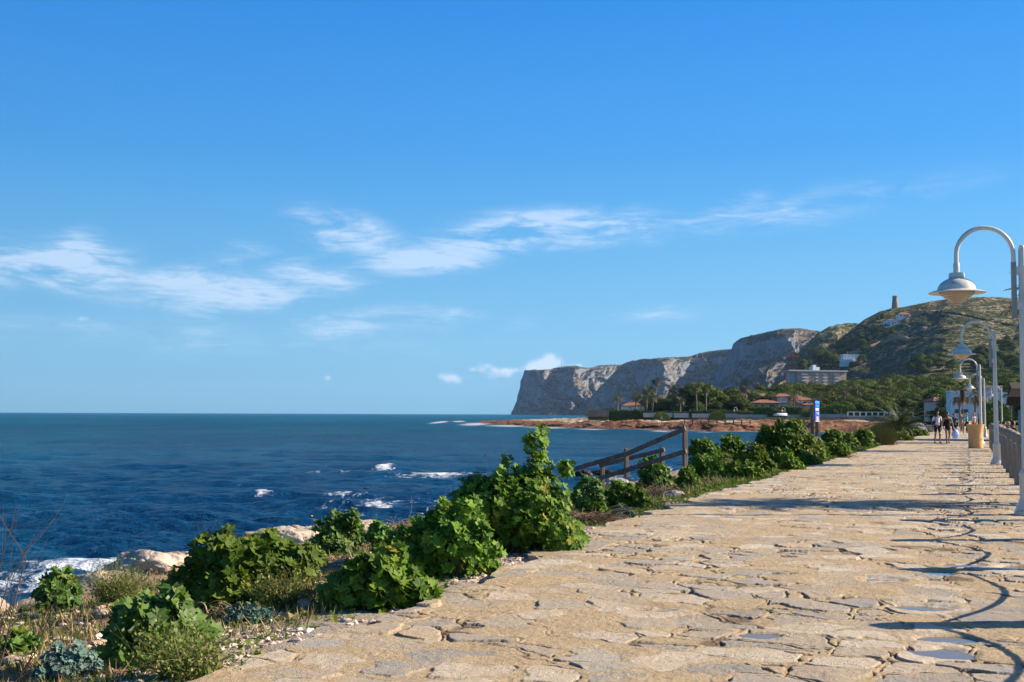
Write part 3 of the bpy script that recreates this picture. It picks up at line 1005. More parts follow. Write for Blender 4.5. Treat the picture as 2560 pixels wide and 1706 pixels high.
def loft(name, ridge, foot, nu, nv, prof, mat, amp, freq, seed, vstreak=1.0, back=400, step=0, yoff=None):
    """ridge: (x, y, Y) print positions and distance; foot: (x, z, Y)"""
    ra = np.array(ridge, float); fa = np.array(foot, float)
    us = np.linspace(ra[0, 0], ra[-1, 0], nu)
    ry = np.interp(us, ra[:, 0], ra[:, 1]); rY = np.interp(us, ra[:, 0], ra[:, 2])
    lin = (us - us[0]) / (us[-1] - us[0])
    fx = fa[0, 0] + 0 * us if False else np.interp(lin, np.linspace(0, 1, len(fa)), fa[:, 0])
    fz = np.interp(lin, np.linspace(0, 1, len(fa)), fa[:, 1]); fY = np.interp(lin, np.linspace(0, 1, len(fa)), fa[:, 2])
    rp = np.array([tuple(at(u, y, Y)) for u, y, Y in zip(us, ry, rY)])
    fp = np.array([(colX(x, Y), Y, z) for x, z, Y in zip(fx, fz, fY)])
    hv = np.array([p[0] for p in prof]); wv = np.array([p[1] for p in prof])
    tt = np.linspace(0, 1, nv)
    # arc-length like parameter so steep parts get rows too
    cum = np.concatenate([[0], np.cumsum(np.hypot(np.diff(hv) * 1.2, np.diff(wv)))]); cum /= cum[-1]
    hh = np.interp(tt, cum, hv); ww = np.interp(tt, cum, wv)
    P = np.zeros((nv, nu, 3))
    P[..., 0] = fp[None, :, 0] + (rp - fp)[None, :, 0] * hh[:, None]
    P[..., 1] = fp[None, :, 1] + (rp - fp)[None, :, 1] * hh[:, None]
    P[..., 2] = fp[None, :, 2] + (rp - fp)[None, :, 2] * ww[:, None]
    fade = (np.sin(np.pi * np.clip(tt, 0, 1) ** .8) ** .5)[:, None]
    fade = np.where(tt[:, None] > .97, (1 - tt[:, None]) / .03 * .5, fade)
    X, Yv, Z = P[..., 0].copy(), P[..., 1].copy(), P[..., 2].copy()
    U = X * freq + (fbm(X * freq * .8, Z * freq * 1.2, seed + 5, 3) - .5) * 1.6; Vv = Z * freq * 1.1 + 3
    n = fbm(U, Vv, seed, 6, .55) - .5
    rid = 1 - 2 * np.abs(fbm(U * 1.1 + 9, Vv * .7, seed + 50, 6, .58) - .5)
    P[..., 1] += amp * fade * (n * 1.6 + (rid - .75) * 1.1 * vstreak)
    P[..., 1] += amp * .10 * fade * (np.mod(Z * .045 + fbm(U, Vv, seed + 60, 3) * 2.5, 1) - .5)
    P[..., 0] += amp * .35 * fade * (fbm(U * 2 + 40, Vv * 2, seed + 80, 4) - .5)
    P[..., 2] += amp * .22 * fade * (fbm(X * freq * 2.5, Yv * freq * 2.5, seed + 90, 4) - .5)
    P[-1, :, 2] += (fbm(us * .15, us * 0, seed + 7, 4) - .5) * amp * .06
    if yoff is not None:
        P[..., 1] += yoff(X, Yv, Z, tt[:, None])
    bk = []
    for k, (dy, dz) in enumerate(((.12, .01), (.5, .15), (1.0, .7))):
        q = P[-1].copy(); q[:, 0] += q[:, 0] / q[:, 1] * back * dy + back * dy * .15; q[:, 1] += back * dy
        q[:, 2] = q[:, 2] * (1 - dz) - 2 * dz
        bk.append(q)
    P = np.concatenate([P, np.array(bk)], 0)
    o = np_mesh(name, P.reshape(-1, 3), grid_faces(P.shape[0], nu), mat)
    tag(o, kind='structure')
    return o


CLIFF = hill_mat('headland_rock', (.175, .185, .20), (.018, .026, .020), (.15, .115, .085), .011, (.34, .66), .50)
SLOPE = hill_mat('hill_scrub', (.30, .235, .17), (.045, .058, .02), (.42, .31, .195), .06, (.40, .60), .54)
PROF_CLIFF = [(0, 0), (.28, .15), (.48, .36), (.57, .60), (.64, .84), (.76, .955), (1, 1)]
PROF_CLIFF2 = [(0, 0), (.35, .20), (.60, .47), (.70, .62), (.75, .84), (.84, .96), (1, 1)]
PROF_HILL = [(0, 0), (.3, .22), (.6, .53), (.85, .86), (.95, .97), (1, 1)]

loft('headland_point', [(1174, 951.5, 4150), (1183, 932, 4150), (1195, 905, 4120), (1196, 884, 4110), (1201, 866, 4100), (1206, 851, 4080), (1230, 850.5, 3960), (1255, 851, 3860), (1272, 847, 3900), (1290, 843, 3940), (1320, 841, 3800),
                        (1334, 843, 3760), (1345, 846, 3780), (1362, 846, 3860), (1385, 840, 3930), (1425, 838, 4010), (1470, 838, 4100), (1520, 840, 4100)],
     [(1174, -3, 4000), (1200, -3, 3830), (1232, -3, 3700), (1262, -3, 3600), (1285, -3, 3590), (1320, -3, 3500), (1350, -3, 3470), (1380, -3, 3560), (1425, -3, 3700), (1520, -3, 3800)], 420, 110, PROF_CLIFF, CLIFF, 95, .0075, 3, 1.0, 700)
loft('headland_bluff', [(1326, 950, 3500), (1345, 938, 3480), (1360, 915, 3450), (1375, 893, 3420), (1400, 868, 3380), (1425, 842, 3340), (1440, 832, 3300), (1475, 825, 3220), (1500, 824, 3140), (1530, 822.5, 3060), (1560, 821, 3170), (1590, 820, 3300),
                        (1612, 812, 3330), (1640, 808, 3300), (1690, 802, 3200), (1760, 800, 3100)],
     [(1330, -3, 3380), (1370, -3, 3240), (1420, -3, 3080), (1470, -3, 2900), (1520, -3, 2700), (1570, -3, 2750), (1620, -3, 2700), (1690, 0, 2500), (1760, 0, 2500)], 420, 110, PROF_CLIFF, CLIFF, 85, .0085, 13, 1.0, 600)
loft('cliff_ridge', [(1585, 940, 2450), (1600, 915, 2440), (1620, 890, 2420), (1640, 862, 2400), (1660, 835, 2370), (1676, 815, 2340), (1685, 803, 2320), (1687.5, 789, 2310), (1700, 779, 2280), (1725, 772, 2230), (1755, 765, 2190), (1790, 757, 2150), (1825, 755, 2160),
                     (1840, 755, 2190), (1880, 762, 2200), (1920, 780, 2200), (1980, 800, 2200)],
     [(1570, -2, 2250), (1620, 0, 2100), (1680, 3, 1900), (1710, 5, 1760), (1760, 8, 1800), (1820, 8, 1750), (1900, 8, 1700), (1980, 8, 1700)], 420, 110, PROF_CLIFF2, CLIFF, 62, .012, 23, 1.0, 500)
loft('middle_ridge', [(1770, 890, 1500), (1800, 850, 1520), (1830, 815, 1530), (1855, 790, 1540), (1880, 765, 1560), (1905, 752, 1570), (1925, 745.5, 1580), (1952, 743, 1590), (2000, 745, 1600), (2100, 760, 1600)],
     [(1760, 3, 1350), (1800, 5, 1250), (1870, 8, 1150), (1950, 10, 1150), (2100, 10, 1150)], 260, 90, PROF_HILL, SLOPE, 34, .02, 33, 1.0, 400)


def spur(X, Y, Z, t):
    return 0


loft('tower_hill', [(1775, 892, 930), (1800, 876, 960), (1840, 845, 1010), (1880, 815, 1050), (1915, 790, 1080), (1945, 768, 1100), (1965, 751, 1110), (1985, 735, 1115), (2020, 717, 1120), (2050, 708.5, 1120), (2075, 706, 1115), (2100, 701, 1110), (2140, 693, 1100),
                    (2160, 690, 1100), (2180, 686.5, 1090), (2230, 682.5, 1080), (2280, 683, 1075), (2320, 685, 1070), (2360, 689, 1065), (2440, 700, 1050), (2560, 730, 1040)],
     [(1760, 8, 900), (1830, 10, 870), (1920, 12, 850), (2000, 14, 810), (2050, 15, 740), (2110, 18, 660), (2170, 18, 640), (2270, 20, 640), (2360, 20, 640), (2560, 18, 640)], 620, 220, PROF_HILL, SLOPE, 13, .036, 43, .9, 300)

# ================================================================== PLANT AND ROCK BUILDERS
def leaf_tmpl(lobes=7, notch=.62, cup=.16):
    n = lobes * 2
    v = [(0, 0, -cup * .6)]
    for i in range(n):
        a = math.pi * (.12 + 1.76 * i / (n - 1)) - math.pi / 2 * 0
        a = 2 * math.pi * (.06 + .88 * i / (n - 1)) - math.pi / 2
        r = 1.0 if i % 2 else notch
        r *= .82 + .25 * math.sin(math.pi * i / (n - 1))
        v.append((r * math.cos(a), r * math.sin(a), cup * (.9 if i % 2 else -.1) * r))
    f = [(0, i, i + 1) for i in range(1, n)]
    return np.array(v, float), np.array(f)


LEAF7 = leaf_tmpl(6, .70, .16)
LEAF4 = leaf_tmpl(4, .6, .2)
TRI = (np.array([(0, -.5, 0), (.5, .25, .1), (-.5, .35, -.1), (0, .8, 0.15)], float), np.array([(0, 1, 2), (1, 3, 2)]))
BLADE = (np.array([(-.5, 0, 0), (.5, 0, 0), (0.1, 0, 1)], float), np.array([(0, 1, 2)]))


def frames(nrm, rng):
    nrm = nrm / np.maximum(np.linalg.norm(nrm, axis=1, keepdims=True), 1e-6)
    r = rng.normal(size=nrm.shape)
    t = np.cross(nrm, r); t /= np.maximum(np.linalg.norm(t, axis=1, keepdims=True), 1e-6)
    b = np.cross(nrm, t)
    return t, b, nrm


def scatter(tmpl, pos, nrm, size, rng, sxy=None):
    tv, tf = tmpl
    t, b, n = frames(nrm, rng)
    size = np.broadcast_to(size, (len(pos),))[:, None, None]
    V = pos[:, None, :] + size * (tv[None, :, 0:1] * t[:, None, :] + tv[None, :, 1:2] * b[:, None, :] + tv[None, :, 2:3] * n[:, None, :])
    Fc = tf[None] + (np.arange(len(pos)) * len(tv))[:, None, None]
    return V.reshape(-1, 3), Fc.reshape(-1, tf.shape[1])


def merge(parts):
    vs, fs, o = [], [], 0
    for v, f in parts:
        vs.append(v); fs.append(f + o); o += len(v)
    return np.concatenate(vs), np.concatenate(fs)


def sphere_dirs(n, rng):
    d = rng.normal(size=(n, 3))
    return d / np.linalg.norm(d, axis=1, keepdims=True)


SUNV = np.array(sd_)


def lobe_leaves(lobes, dens, ls, rng, up=.45, shell=(.72, 1.03), tmpl=LEAF7, zmin=-.05, jit=.5):
    P, Nn = [], []
    for (cx, cy, cz, rx, ry, rz) in lobes:
        area = 4 * math.pi * ((rx * ry) ** 1.6 / 3 + (rx * rz) ** 1.6 / 3 + (ry * rz) ** 1.6 / 3) ** (1 / 1.6)
        n = max(8, int(area * dens))
        d = sphere_dirs(n, rng)
        r = rng.uniform(shell[0], shell[1], n)[:, None] + (rng.rand(n) < .25)[:, None] * rng.uniform(-.4, 0, n)[:, None]
        p = np.array([cx, cy, cz]) + d * r * np.array([rx, ry, rz])
        P.append(p)
        Nn.append(d * .7 + np.array([0, -.34, up]) + SUNV * .5 + rng.normal(0, jit, (n, 3)))
    P = np.concatenate(P); Nn = np.concatenate(Nn)
    k = P[:, 2] > zmin
    P, Nn = P[k], Nn[k]
    return scatter(tmpl, P, Nn, ls * rng.uniform(.55, 1.25, len(P)), rng)


def twig_mesh(curves, rad, n=3):
    """curves: list of (k,3) arrays"""
    vs, fs, o = [], [], 0
    for c, r in zip(curves, rad):
        k = len(c)
        d = np.gradient(c, axis=0); d /= np.maximum(np.linalg.norm(d, axis=1, keepdims=True), 1e-6)
        ref = np.array([.3, .9, .2]); u = np.cross(d, ref); u /= np.maximum(np.linalg.norm(u, axis=1, keepdims=True), 1e-6); w = np.cross(d, u)
        rr = (r * np.linspace(1, .3, k))[:, None] if np.ndim(r) == 0 else np.asarray(r)[:, None]
        ring = [c + rr * (u * math.cos(a) + w * math.sin(a)) for a in [2 * math.pi * i / n for i in range(n)]]
        V = np.stack(ring, 1).reshape(-1, 3)
        i = np.arange(k - 1)[:, None] * n
        for a in range(n):
            b = (a + 1) % n
            fs.append(np.concatenate([i + a, i + b, i + n + b, i + n + a], 1) + o)
        vs.append(V); o += len(V)
    return np.concatenate(vs), np.concatenate(fs)


def bush(label, x0, x1, yt, yb, ls=.06, dens=230, mat='mallow', seed=1, extra=(), group='mallow bushes along the promenade', name='mallow_bush', dz=0, depth=.8, nsub=11, flat_=1.0, tmpl=None, back=.35, cat='bush', base=None):
    rng = np.random.RandomState(seed)
    p = base if base is not None else hit((x0 + x1) / 2, yb, dz)
    Y = p.y
    Wd = (x1 - x0) * K / F * Y; Ht = (yb - yt) * K / F * Y
    Yc = Y + Wd * back * depth
    cx = ((x0 + x1) / 2 * K - 1280) / F * Yc
    zb = float(bank_z(cx, Yc)) if base is None else p.z
    # height so that the top shows at yt
    ztop = at((x0 + x1) / 2, yt, Yc).z
    Ht = max(.12, ztop - zb)
    Wd = (x1 - x0) * K / F * Yc * .94
    root = empty(name, (cx, Yc, zb), label, cat, group)
    hw, hd = Wd / 2 * 1.05, Wd / 2 * depth
    if mat.startswith('mallow'):
        if Y < 17: ls, dens, hw = ls * 1.17, dens * .80, hw * .88
        else: ls, dens, hw, nsub = ls * 1.15, dens * 1.1, hw * 1.22, nsub + 5
    lobes = [(0, 0, Ht * .40, hw * .78, hd * .8, Ht * .42)]
    for i in range(nsub):
        a = rng.uniform(0, 2 * math.pi); q = rng.uniform(.15, 1.0) ** .7
        rr = rng.uniform(.14, .30) * min(Wd, Ht * 1.6)
        zc = Ht * (1 - .75 * q ** 2.2) - rr * .85 * flat_ + rng.uniform(-.05, .02) * Ht
        lobes.append((hw * q * math.cos(a), hd * q * math.sin(a), max(rr * .6, zc), rr * rng.uniform(.8, 1.15), rr, rr * rng.uniform(.65, .95) * flat_))
    for i in range(int(nsub * 1.6)):                                # loose shoots standing out of the mass
        a = rng.uniform(0, 2 * math.pi); q = rng.uniform(.3, .98)
        rr = rng.uniform(.05, .10) * min(Wd, Ht * 1.6)
        lobes.append((hw * q * math.cos(a), hd * q * math.sin(a), max(rr, Ht * (1.0 - .62 * q ** 2.2) + rng.uniform(-.08, .05) * Ht), rr, rr, rr * rng.uniform(.9, 1.8)))
    for (ex0, ex1, eyt, eyb) in extra:
        c = at((ex0 + ex1) / 2, (eyt + eyb) / 2, Yc)
        lobes.append((c.x - cx, rng.uniform(-.2, .2) * hd, c.z - zb, (ex1 - ex0) * K / F * Yc / 2, (ex1 - ex0) * K / F * Yc / 2 * .9, (eyb - eyt) * K / F * Yc / 2))
    tm = tmpl or (LEAF7 if Y < 17 else LEAF4)
    v, f = lobe_leaves(lobes, dens, ls, rng, tmpl=tm)
    np_mesh('foliage', v, f, MAT[mat], root, smooth=False)
    cur, rad = [], []
    for (lx, ly, lz, rx, ry, rz) in lobes[1:]:
        b0 = rng.normal(0, .04, 3); b0[2] = -.05
        e = np.array([lx, ly, lz + rz * .4]); m_ = np.array([lx * .35, ly * .35, lz * .6])
        t = np.linspace(0, 1, 7)[:, None]
        cur.append((1 - t) ** 2 * b0 + 2 * t * (1 - t) * m_ + t ** 2 * e); rad.append(.012 + .006 * Ht)
    v, f = twig_mesh(cur, rad, 5)
    np_mesh('stem', v, f, MAT['stem'], root)
    return root


def curls(n, L, rng, w=.5, up=.6, droop=1.2, seg=7):
    cs = []
    for i in range(n):
        a = rng.uniform(0, 2 * math.pi)
        d = np.array([math.cos(a), math.sin(a), up * rng.uniform(.5, 1.6)]); d /= np.linalg.norm(d)
        p = np.array([rng.normal(0, w), rng.normal(0, w * .7), 0.0])
        l = L * rng.uniform(.5, 1.2); c = [p.copy()]
        wob = rng.normal(0, .25, 3)
        for s in range(seg - 1):
            p = p + d * l / seg; d = d + np.array([0, 0, -droop * .25]) + wob * .35 + rng.normal(0, .12, 3); d /= np.linalg.norm(d)
            if p[2] < .01: p[2] = .01
            c.append(p.copy())
        cs.append(np.array(c))
    return cs


def dry_shrub(label, x0, x1, yt, yb, n=160, th=.006, mat='dry', seed=1, up=.8, droop=1.1, group='dry shrubs on the bank', name='dry_shrub', green=0):
    rng = np.random.RandomState(seed)
    p = hit((x0 + x1) / 2, yb)
    W_ = (x1 - x0) * K / F * p.y; Y = p.y + W_ * .25
    cx = ((x0 + x1) / 2 * K - 1280) / F * Y; zb = float(bank_z(cx, Y))
    Ht = max(.1, at(0, yt, Y).z - zb)
    root = empty(name, (cx, Y, zb), label, 'shrub', group)
    cs = curls(n, Ht * 1.5, rng, W_ * .24, up, droop)
    cs = [c * np.array([1, .8, 1]) for c in cs]
    v, f = twig_mesh(cs, [th * rng.uniform(.6, 1.3) for _ in cs])
    np_mesh('twigs', v, f, MAT[mat], root)
    if green:
        idx = rng.randint(0, len(cs), green)
        P = np.array([cs[i][rng.randint(1, 7)] for i in idx]) + rng.normal(0, .03, (green, 3))
        v, f = scatter(TRI, P, rng.normal(size=(green, 3)) + [0, 0, .6], .018 * rng.uniform(.6, 1.4, green) * max(1, Y / 12), rng)
        np_mesh('foliage', v, f, MAT['herb'], root, smooth=False)
    return root


def ico(sub):
    import bmesh
    bm = bmesh.new(); bmesh.ops.create_icosphere(bm, subdivisions=sub, radius=1)
    v = np.array([tuple(x.co) for x in bm.verts]); f = np.array([[q.index for q in x.verts] for x in bm.faces])
    bm.free(); return v, f


ICO4 = ico(5); ICO3 = ico(4); ICO1 = ico(1)


def rock_mesh(name, rx, ry, rz, seed, mat, parent=None, loc=None, rough=.35, src=None, blocky=.55):
    v, f = src or ICO4
    v = v.copy()
    # planar cuts make it a broken block
    rng = np.random.RandomState(seed)
    for i in range(12):
        n = rng.normal(size=3); n /= np.linalg.norm(n)
        d = rng.uniform(.55, .85)
        k = v @ n
        v = v - np.where(k > d, (k - d) * blocky * 1.5, 0)[:, None] * n
    a = fbm(v[:, 0] * 1.3 + v[:, 2] * .8 + seed, v[:, 1] * 1.3 - v[:, 2] * .9, seed, 5, .55) - .5
    b = fbm(v[:, 0] * 4 - v[:, 2] * 3 + seed, v[:, 1] * 4 + v[:, 2] * 2.5, seed + 9, 5, .6) - .5
    cc = fbm(v[:, 0] * 11 - v[:, 2] * 7, v[:, 1] * 11 + v[:, 2] * 8, seed + 29, 4, .6) - .5
    pit = np.abs(fbm(v[:, 0] * 5 + v[:, 2] * 4, v[:, 1] * 5 - v[:, 2] * 4, seed + 19, 4, .6) - .5)
    r = 1 + a * rough * 1.7 + b * rough * .75 + cc * rough * .30 - np.clip(.09 - pit, 0, 1) * rough * 1.8
    v = v * r[:, None] * np.array([rx, ry, rz])
    o = np_mesh(name, v, f, MAT[mat], parent, smooth=True, loc=loc)
    return o


def g_big(g): return g.startswith('pale boulders')


def boulder(label, x0, x1, yt, yb, seed, mat='rock', group='pale boulders along the water', name='boulder', z=None, depth=.8, rough=.35, water=False):
    if water:
        p = gnd((x0 + x1) / 2, yb, SEA)
    else:
        p = hit((x0 + x1) / 2, yb)
    rx = (x1 - x0) * K / F * p.y / 2
    Y = p.y + rx * depth
    cx = ((x0 + x1) / 2 * K - 1280) / F * Y
    zt = at(0, yt, Y).z; zb = p.z
    rz = max((zt - zb) * .62, rx * .25)
    if g_big(group): rx, rz = rx * 1.12, rz * 1.15
    o = rock_mesh(name, rx * 1.16, rx * depth, rz * 1.08, seed, mat, loc=(cx, Y, zt - rz * .88), rough=rough * 1.25)
    o.rotation_euler = (0, 0, 0)
    tag(o, label, 'rock', group)
    return o


# ================================================================== NEAR PLANTS
BUSHES = [
    ('big mallow bush with broad pale leaves in the near left corner', 250, 490, 1362, 1530, .066, 210, 'mallow_pale', ()),
    ('small isolated mallow bush at the left beside the white boulder', 92, 200, 1312, 1402, .065, 210, 'mallow_pale', ()),
    ('tiny mallow plant low at the left edge of the gravel', 18, 112, 1462, 1512, .06, 190, 'mallow_pale', ()),
    ('wide mallow bush with the largest leaves in front of the pale rock ridge', 418, 752, 1226, 1400, .068, 200, 'mallow', ((430, 560, 1226, 1300), (600, 750, 1240, 1330))),
    ('light green mallow between two pale rocks, behind the wide bush', 735, 850, 1176, 1270, .055, 230, 'mallow_pale', ()),
    ('small mallow with a few yellow leaves beside the brown dead grass', 845, 905, 1200, 1262, .05, 240, 'mallow_pale', ()),
    ('low dark mallow spilling onto the paving, nearest to the viewer', 770, 985, 1262, 1405, .057, 260, 'mallow', ()),
    ('dense dark mallow with its skirt of leaves overhanging the flagstones', 935, 1172, 1172, 1338, .057, 260, 'mallow', ((940, 1010, 1190, 1260),)),
    ('tallest mallow bush, with one shoot rising high above the sea line', 1035, 1318, 1085, 1280, .052, 270, 'mallow', ((1204, 1262, 982, 1060), (1228, 1256, 976, 1010), (1150, 1180, 1044, 1072), (1285, 1318, 1056, 1100), (1200, 1275, 1045, 1110), (1040, 1120, 1098, 1180), (1140, 1310, 1080, 1200))),
    ('small mallow clump between the tallest bush and the handrail', 1322, 1384, 1096, 1172, .05, 230, 'mallow_pale', ()),
    ('mallow growing at the foot of the handrail posts', 1462, 1530, 1050, 1108, .055, 200, 'mallow', ()),
    ('low mallow beside the grey rock at the paving edge', 1395, 1462, 1108, 1170, .055, 200, 'mallow', ()),
    ('little mallow standing like a small tree over the grey rock', 1556, 1600, 1072, 1128, .055, 210, 'mallow', ()),
    ('loose tall mallow touching the last handrail post', 1580, 1650, 1000, 1092, .06, 170, 'mallow', ()),
    ('mallow in front of the brown thicket right of the handrail', 1590, 1640, 1044, 1100, .06, 190, 'mallow', ()),
    ('dark round mallow between brown thicket and sign', 1644, 1712, 1000, 1072, .065, 160, 'mallow', ()),
    ('mallow hanging over the grass left of the sign', 1690, 1762, 1020, 1092, .065, 170, 'mallow', ()),
    ('tall mallow bush left of the blue sign', 1742, 1872, 966, 1070, .075, 135, 'mallow', ()),
    ('low dark mallow under the tall one, at the paving edge', 1765, 1830, 1030, 1086, .07, 150, 'mallow', ()),
    ('small mallow right at the foot of the two sign posts', 1822, 1886, 1040, 1074, .07, 150, 'mallow', ()),
    ('bushy mallow just right of the blue sign', 1884, 1936, 987, 1048, .085, 110, 'mallow', ()),
    ('mallow further along the paving between sign and grass tuft', 1922, 1968, 996, 1040, .09, 90, 'mallow', ()),
    ('mallow next to the pale feathery grass tuft', 1962, 2006, 986, 1032, .09, 90, 'mallow', ()),
    ('mallow at the foot of the young palm', 2050, 2092, 992, 1016, .10, 70, 'mallow', ()),
    ('yellowish mallow growing up through the lower handrail', 1476, 1540, 1066, 1130, .055, 200, 'mallow_pale', ()),
    ('low mallow in the thicket below the lower handrail', 1425, 1492, 1126, 1172, .05, 220, 'mallow', ()),
    ('low mallow beside dead grass, right of the tallest bush', 1330, 1392, 1148, 1200, .05, 220, 'mallow', ()),
    ('mallow filling the gap behind the tallest bush, seaward side', 1048, 1130, 1130, 1190, .05, 230, 'mallow', ()),
    ('mallow between the wide bush and the overhanging one', 880, 965, 1210, 1290, .052, 230, 'mallow', ()),
    ('mallow between the handrail thicket and the dark round one', 1618, 1668, 1052, 1092, .06, 170, 'mallow', ()),
    ('broad low mallow spreading under the dark round one', 1660, 1740, 1062, 1104, .06, 170, 'mallow', ()),
    ('mallow sprawling along the paving right of the sign', 1896, 1950, 1018, 1056, .08, 120, 'mallow', ()),
    ('last low mallow of the row near the dark boulders', 2088, 2128, 988, 1004, .10, 60, 'mallow', ()),
]
for i, (lab, x0, x1, yt, yb, ls, dn, m_, ex) in enumerate(BUSHES):
    bush(lab, x0, x1, yt, yb, ls=ls, dens=dn, mat=m_, seed=100 + i, extra=ex, nsub=13 if x1 - x0 > 150 else 8)

DRY = [
    ('heap of brown dead grass beside the small yellow-leaved mallow', 865, 990, 1158, 1240, 420, .006, 'dry', .9, 1.4),
    ('pale leafless stalks leaning over the sea left of the tallest bush', 925, 1045, 1108, 1180, 130, .005, 'dry', .9, .5),
    ('coil of bare brown twigs under the widest mallow', 490, 600, 1352, 1420, 60, .008, 'dry', .9, 1.5),
    ('brown dead thicket in front of the handrail', 1440, 1560, 1085, 1148, 800, .008, 'dry', .7, 1.3),
    ('brown dead thicket behind the handrail post', 1620, 1700, 1016, 1074, 800, .012, 'dry', .7, 1.2),
    ('dead grass at the right foot of the tallest mallow', 1312, 1396, 1126, 1205, 500, .006, 'dry', .7, 1.3),
    ('brown withered shrub right of the sign posts', 1886, 1952, 1022, 1056, 260, .012, 'dry', .8, 1.0),
]
for i, (lab, x0, x1, yt, yb, n, th, m_, up, dr) in enumerate(DRY):
    dry_shrub(lab, x0, x1, yt, yb, n, th, m_, 300 + i, up, dr, green=250 if i in (0, 3, 4, 5, 6) else 0)
dry_shrub('grey-green heather-like shrub on the stony ground at the left', 240, 320, 1312, 1392, 300, .004, 'herb', 320, 2.2, .3, 'small shrubs on the stony ground', 'low_shrub', 900)
dry_shrub('low bushy herb with tiny leaves at the corner of the paving', 365, 510, 1450, 1568, 330, .0025, 'herb', 321, 1.3, .5, 'small shrubs on the stony ground', 'low_shrub', 2400)
dry_shrub('green bristly herb between the two nearest mallow bushes', 620, 720, 1320, 1400, 260, .004, 'herb', 322, 1.6, .5, 'small shrubs on the stony ground', 'low_shrub', 1800)


def silver(label, x0, x1, yt, yb, seed):
    bush(label, x0, x1, yt, yb, ls=.026, dens=900, mat='silver', seed=seed, group='silvery plants', name='silver_plant', nsub=9, cat='plant')


silver('silver-blue woolly plant in the bottom left corner', 110, 250, 1482, 1566, 401)
silver('silvery woolly plant under the widest mallow', 525, 640, 1388, 1440, 402)
silver('silvery plant behind the low dark mallow', 905, 960, 1215, 1262, 403)
silver('silvery plant on the shadow edge beside the grey rock', 1402, 1456, 1160, 1196, 404)


def bare_bush():
    rng = np.random.RandomState(9)
    b = at(-45, 1500, 6.4)
    zb = float(bank_z(b.x, 6.4))
    root = empty('bare_shrub', (b.x, 6.4, zb), 'leafless dark twiggy shrub reaching up over the sea at the left edge', 'shrub', None)
    cur, rad, tips = [], [], []

    def grow(p, d, L, r, lv):
        c = [p.copy()]; n = 6
        for i in range(n):
            d = d + rng.normal(0, .07, 3) + np.array([0, 0, .02]); d /= np.linalg.norm(d)
            p = p + d * L / n; c.append(p.copy())
        cur.append(np.array(c)); rad.append(np.linspace(r, r * .5, n + 1))
        if lv == 0:
            tips.append(p); return
        for k in range(3 if lv > 1 else 4):
            q = c[rng.randint(2, n + 1)]
            nd = d + rng.normal(0, .42, 3) * np.array([1, .7, 1]); nd /= np.linalg.norm(nd)
            grow(q, nd, L * rng.uniform(.45, .75), r * .5, lv - 1)
    for e, sc in (((150, 1170), 1), ((42, 1160), .9), ((120, 1320), .8), ((220, 1390), .8), ((20, 1250), .8)):
        t = at(*e, 6.6)
        d = np.array([t.x - b.x, .1, t.z - zb]); L = np.linalg.norm(d)
        grow(np.array([0., 0, 0]), d / L, L * .75 * sc, .0065, 2)
    v, f = twig_mesh(cur, rad, 4)
    np_mesh('twigs', v, f, MAT['twig'], root)


bare_bush()


def weed(label, x, yt, yb, seed, head=None, mat='twig', cat='weed', th=.004, fan=.25):
    rng = np.random.RandomState(seed)
    p = hit(x, yb)
    zt = at(x, yt, p.y).z - p.z
    root = empty('dry_stalk' if head != 'flower' else 'wildflower', p, label, cat, None)
    cur, rad = [], []
    t = np.linspace(0, 1, 8)[:, None]
    for k in range(7):
        h = zt * (1 if k == 0 else rng.uniform(.6, .95))
        s0 = np.array([0, 0, h * (0 if k == 0 else rng.uniform(.3, .6))])
        e = np.array([rng.uniform(-fan, fan) * zt * (0.15 if k == 0 else 1), rng.uniform(-fan, fan) * zt, h])
        cur.append(s0 + (e - s0) * t + np.array([0, 0, 0]) + np.sin(t * 3.1) * rng.normal(0, .02, 3) * zt); rad.append(th)
    v, f = twig_mesh(cur, rad, 4)
    np_mesh('stalks', v, f, MAT[mat], root)
    if head:
        ends = np.array([c[-1] for c in cur[:3]])
        if head == 'flower':
            for e in ends:
                v, f = scatter(LEAF4, e[None], rng.normal(0, .3, (1, 3)) + [0, -.5, 1], .024, rng)
                np_mesh('flower_head', v, f, MAT['flower'], root)
        else:
            for e in ends[:1]:
                v, f = ICO1
                v = v * rng.uniform(.5, 1.4, (len(v), 1)) * np.array([.02, .02, .032]) + e
            np_mesh('seed_head', v, f, MAT['twig'], root, smooth=False)
    return root


weed('bare dark dead stalk sticking up above the widest mallow', 470, 1160, 1300, 501, None, fan=.35)
weed('thin brown dead stalk with a seed head left of the tall mallow shoot', 1118, 1046, 1190, 502, 'seed', th=.007, fan=.12)
weed('thin dark dead stalk leaning beside the tall mallow shoot', 1158, 1010, 1180, 503, None, th=.005, fan=.15)
weed('slender stem with a yellow flower against the sea', 716, 1186, 1262, 504, 'flower', 'stem', 'flower', .0035, .12)
weed('yellow wildflower in front of the left boulders', 272, 1290, 1330, 505, 'flower', 'stem', 'flower', .003, .3)
weed('dry reddish stalk at the left end of the widest mallow', 428, 1232, 1290, 506, 'seed', 'dry', 'weed', .004, .2)
weed('thin dead stalk in the brown thicket before the handrail', 1597, 1090, 1130, 507, None, th=.006)
weed('thin dead stalk against the cove water, left of the sign', 1838, 960, 1040, 508, None, 'dry', th=.01)

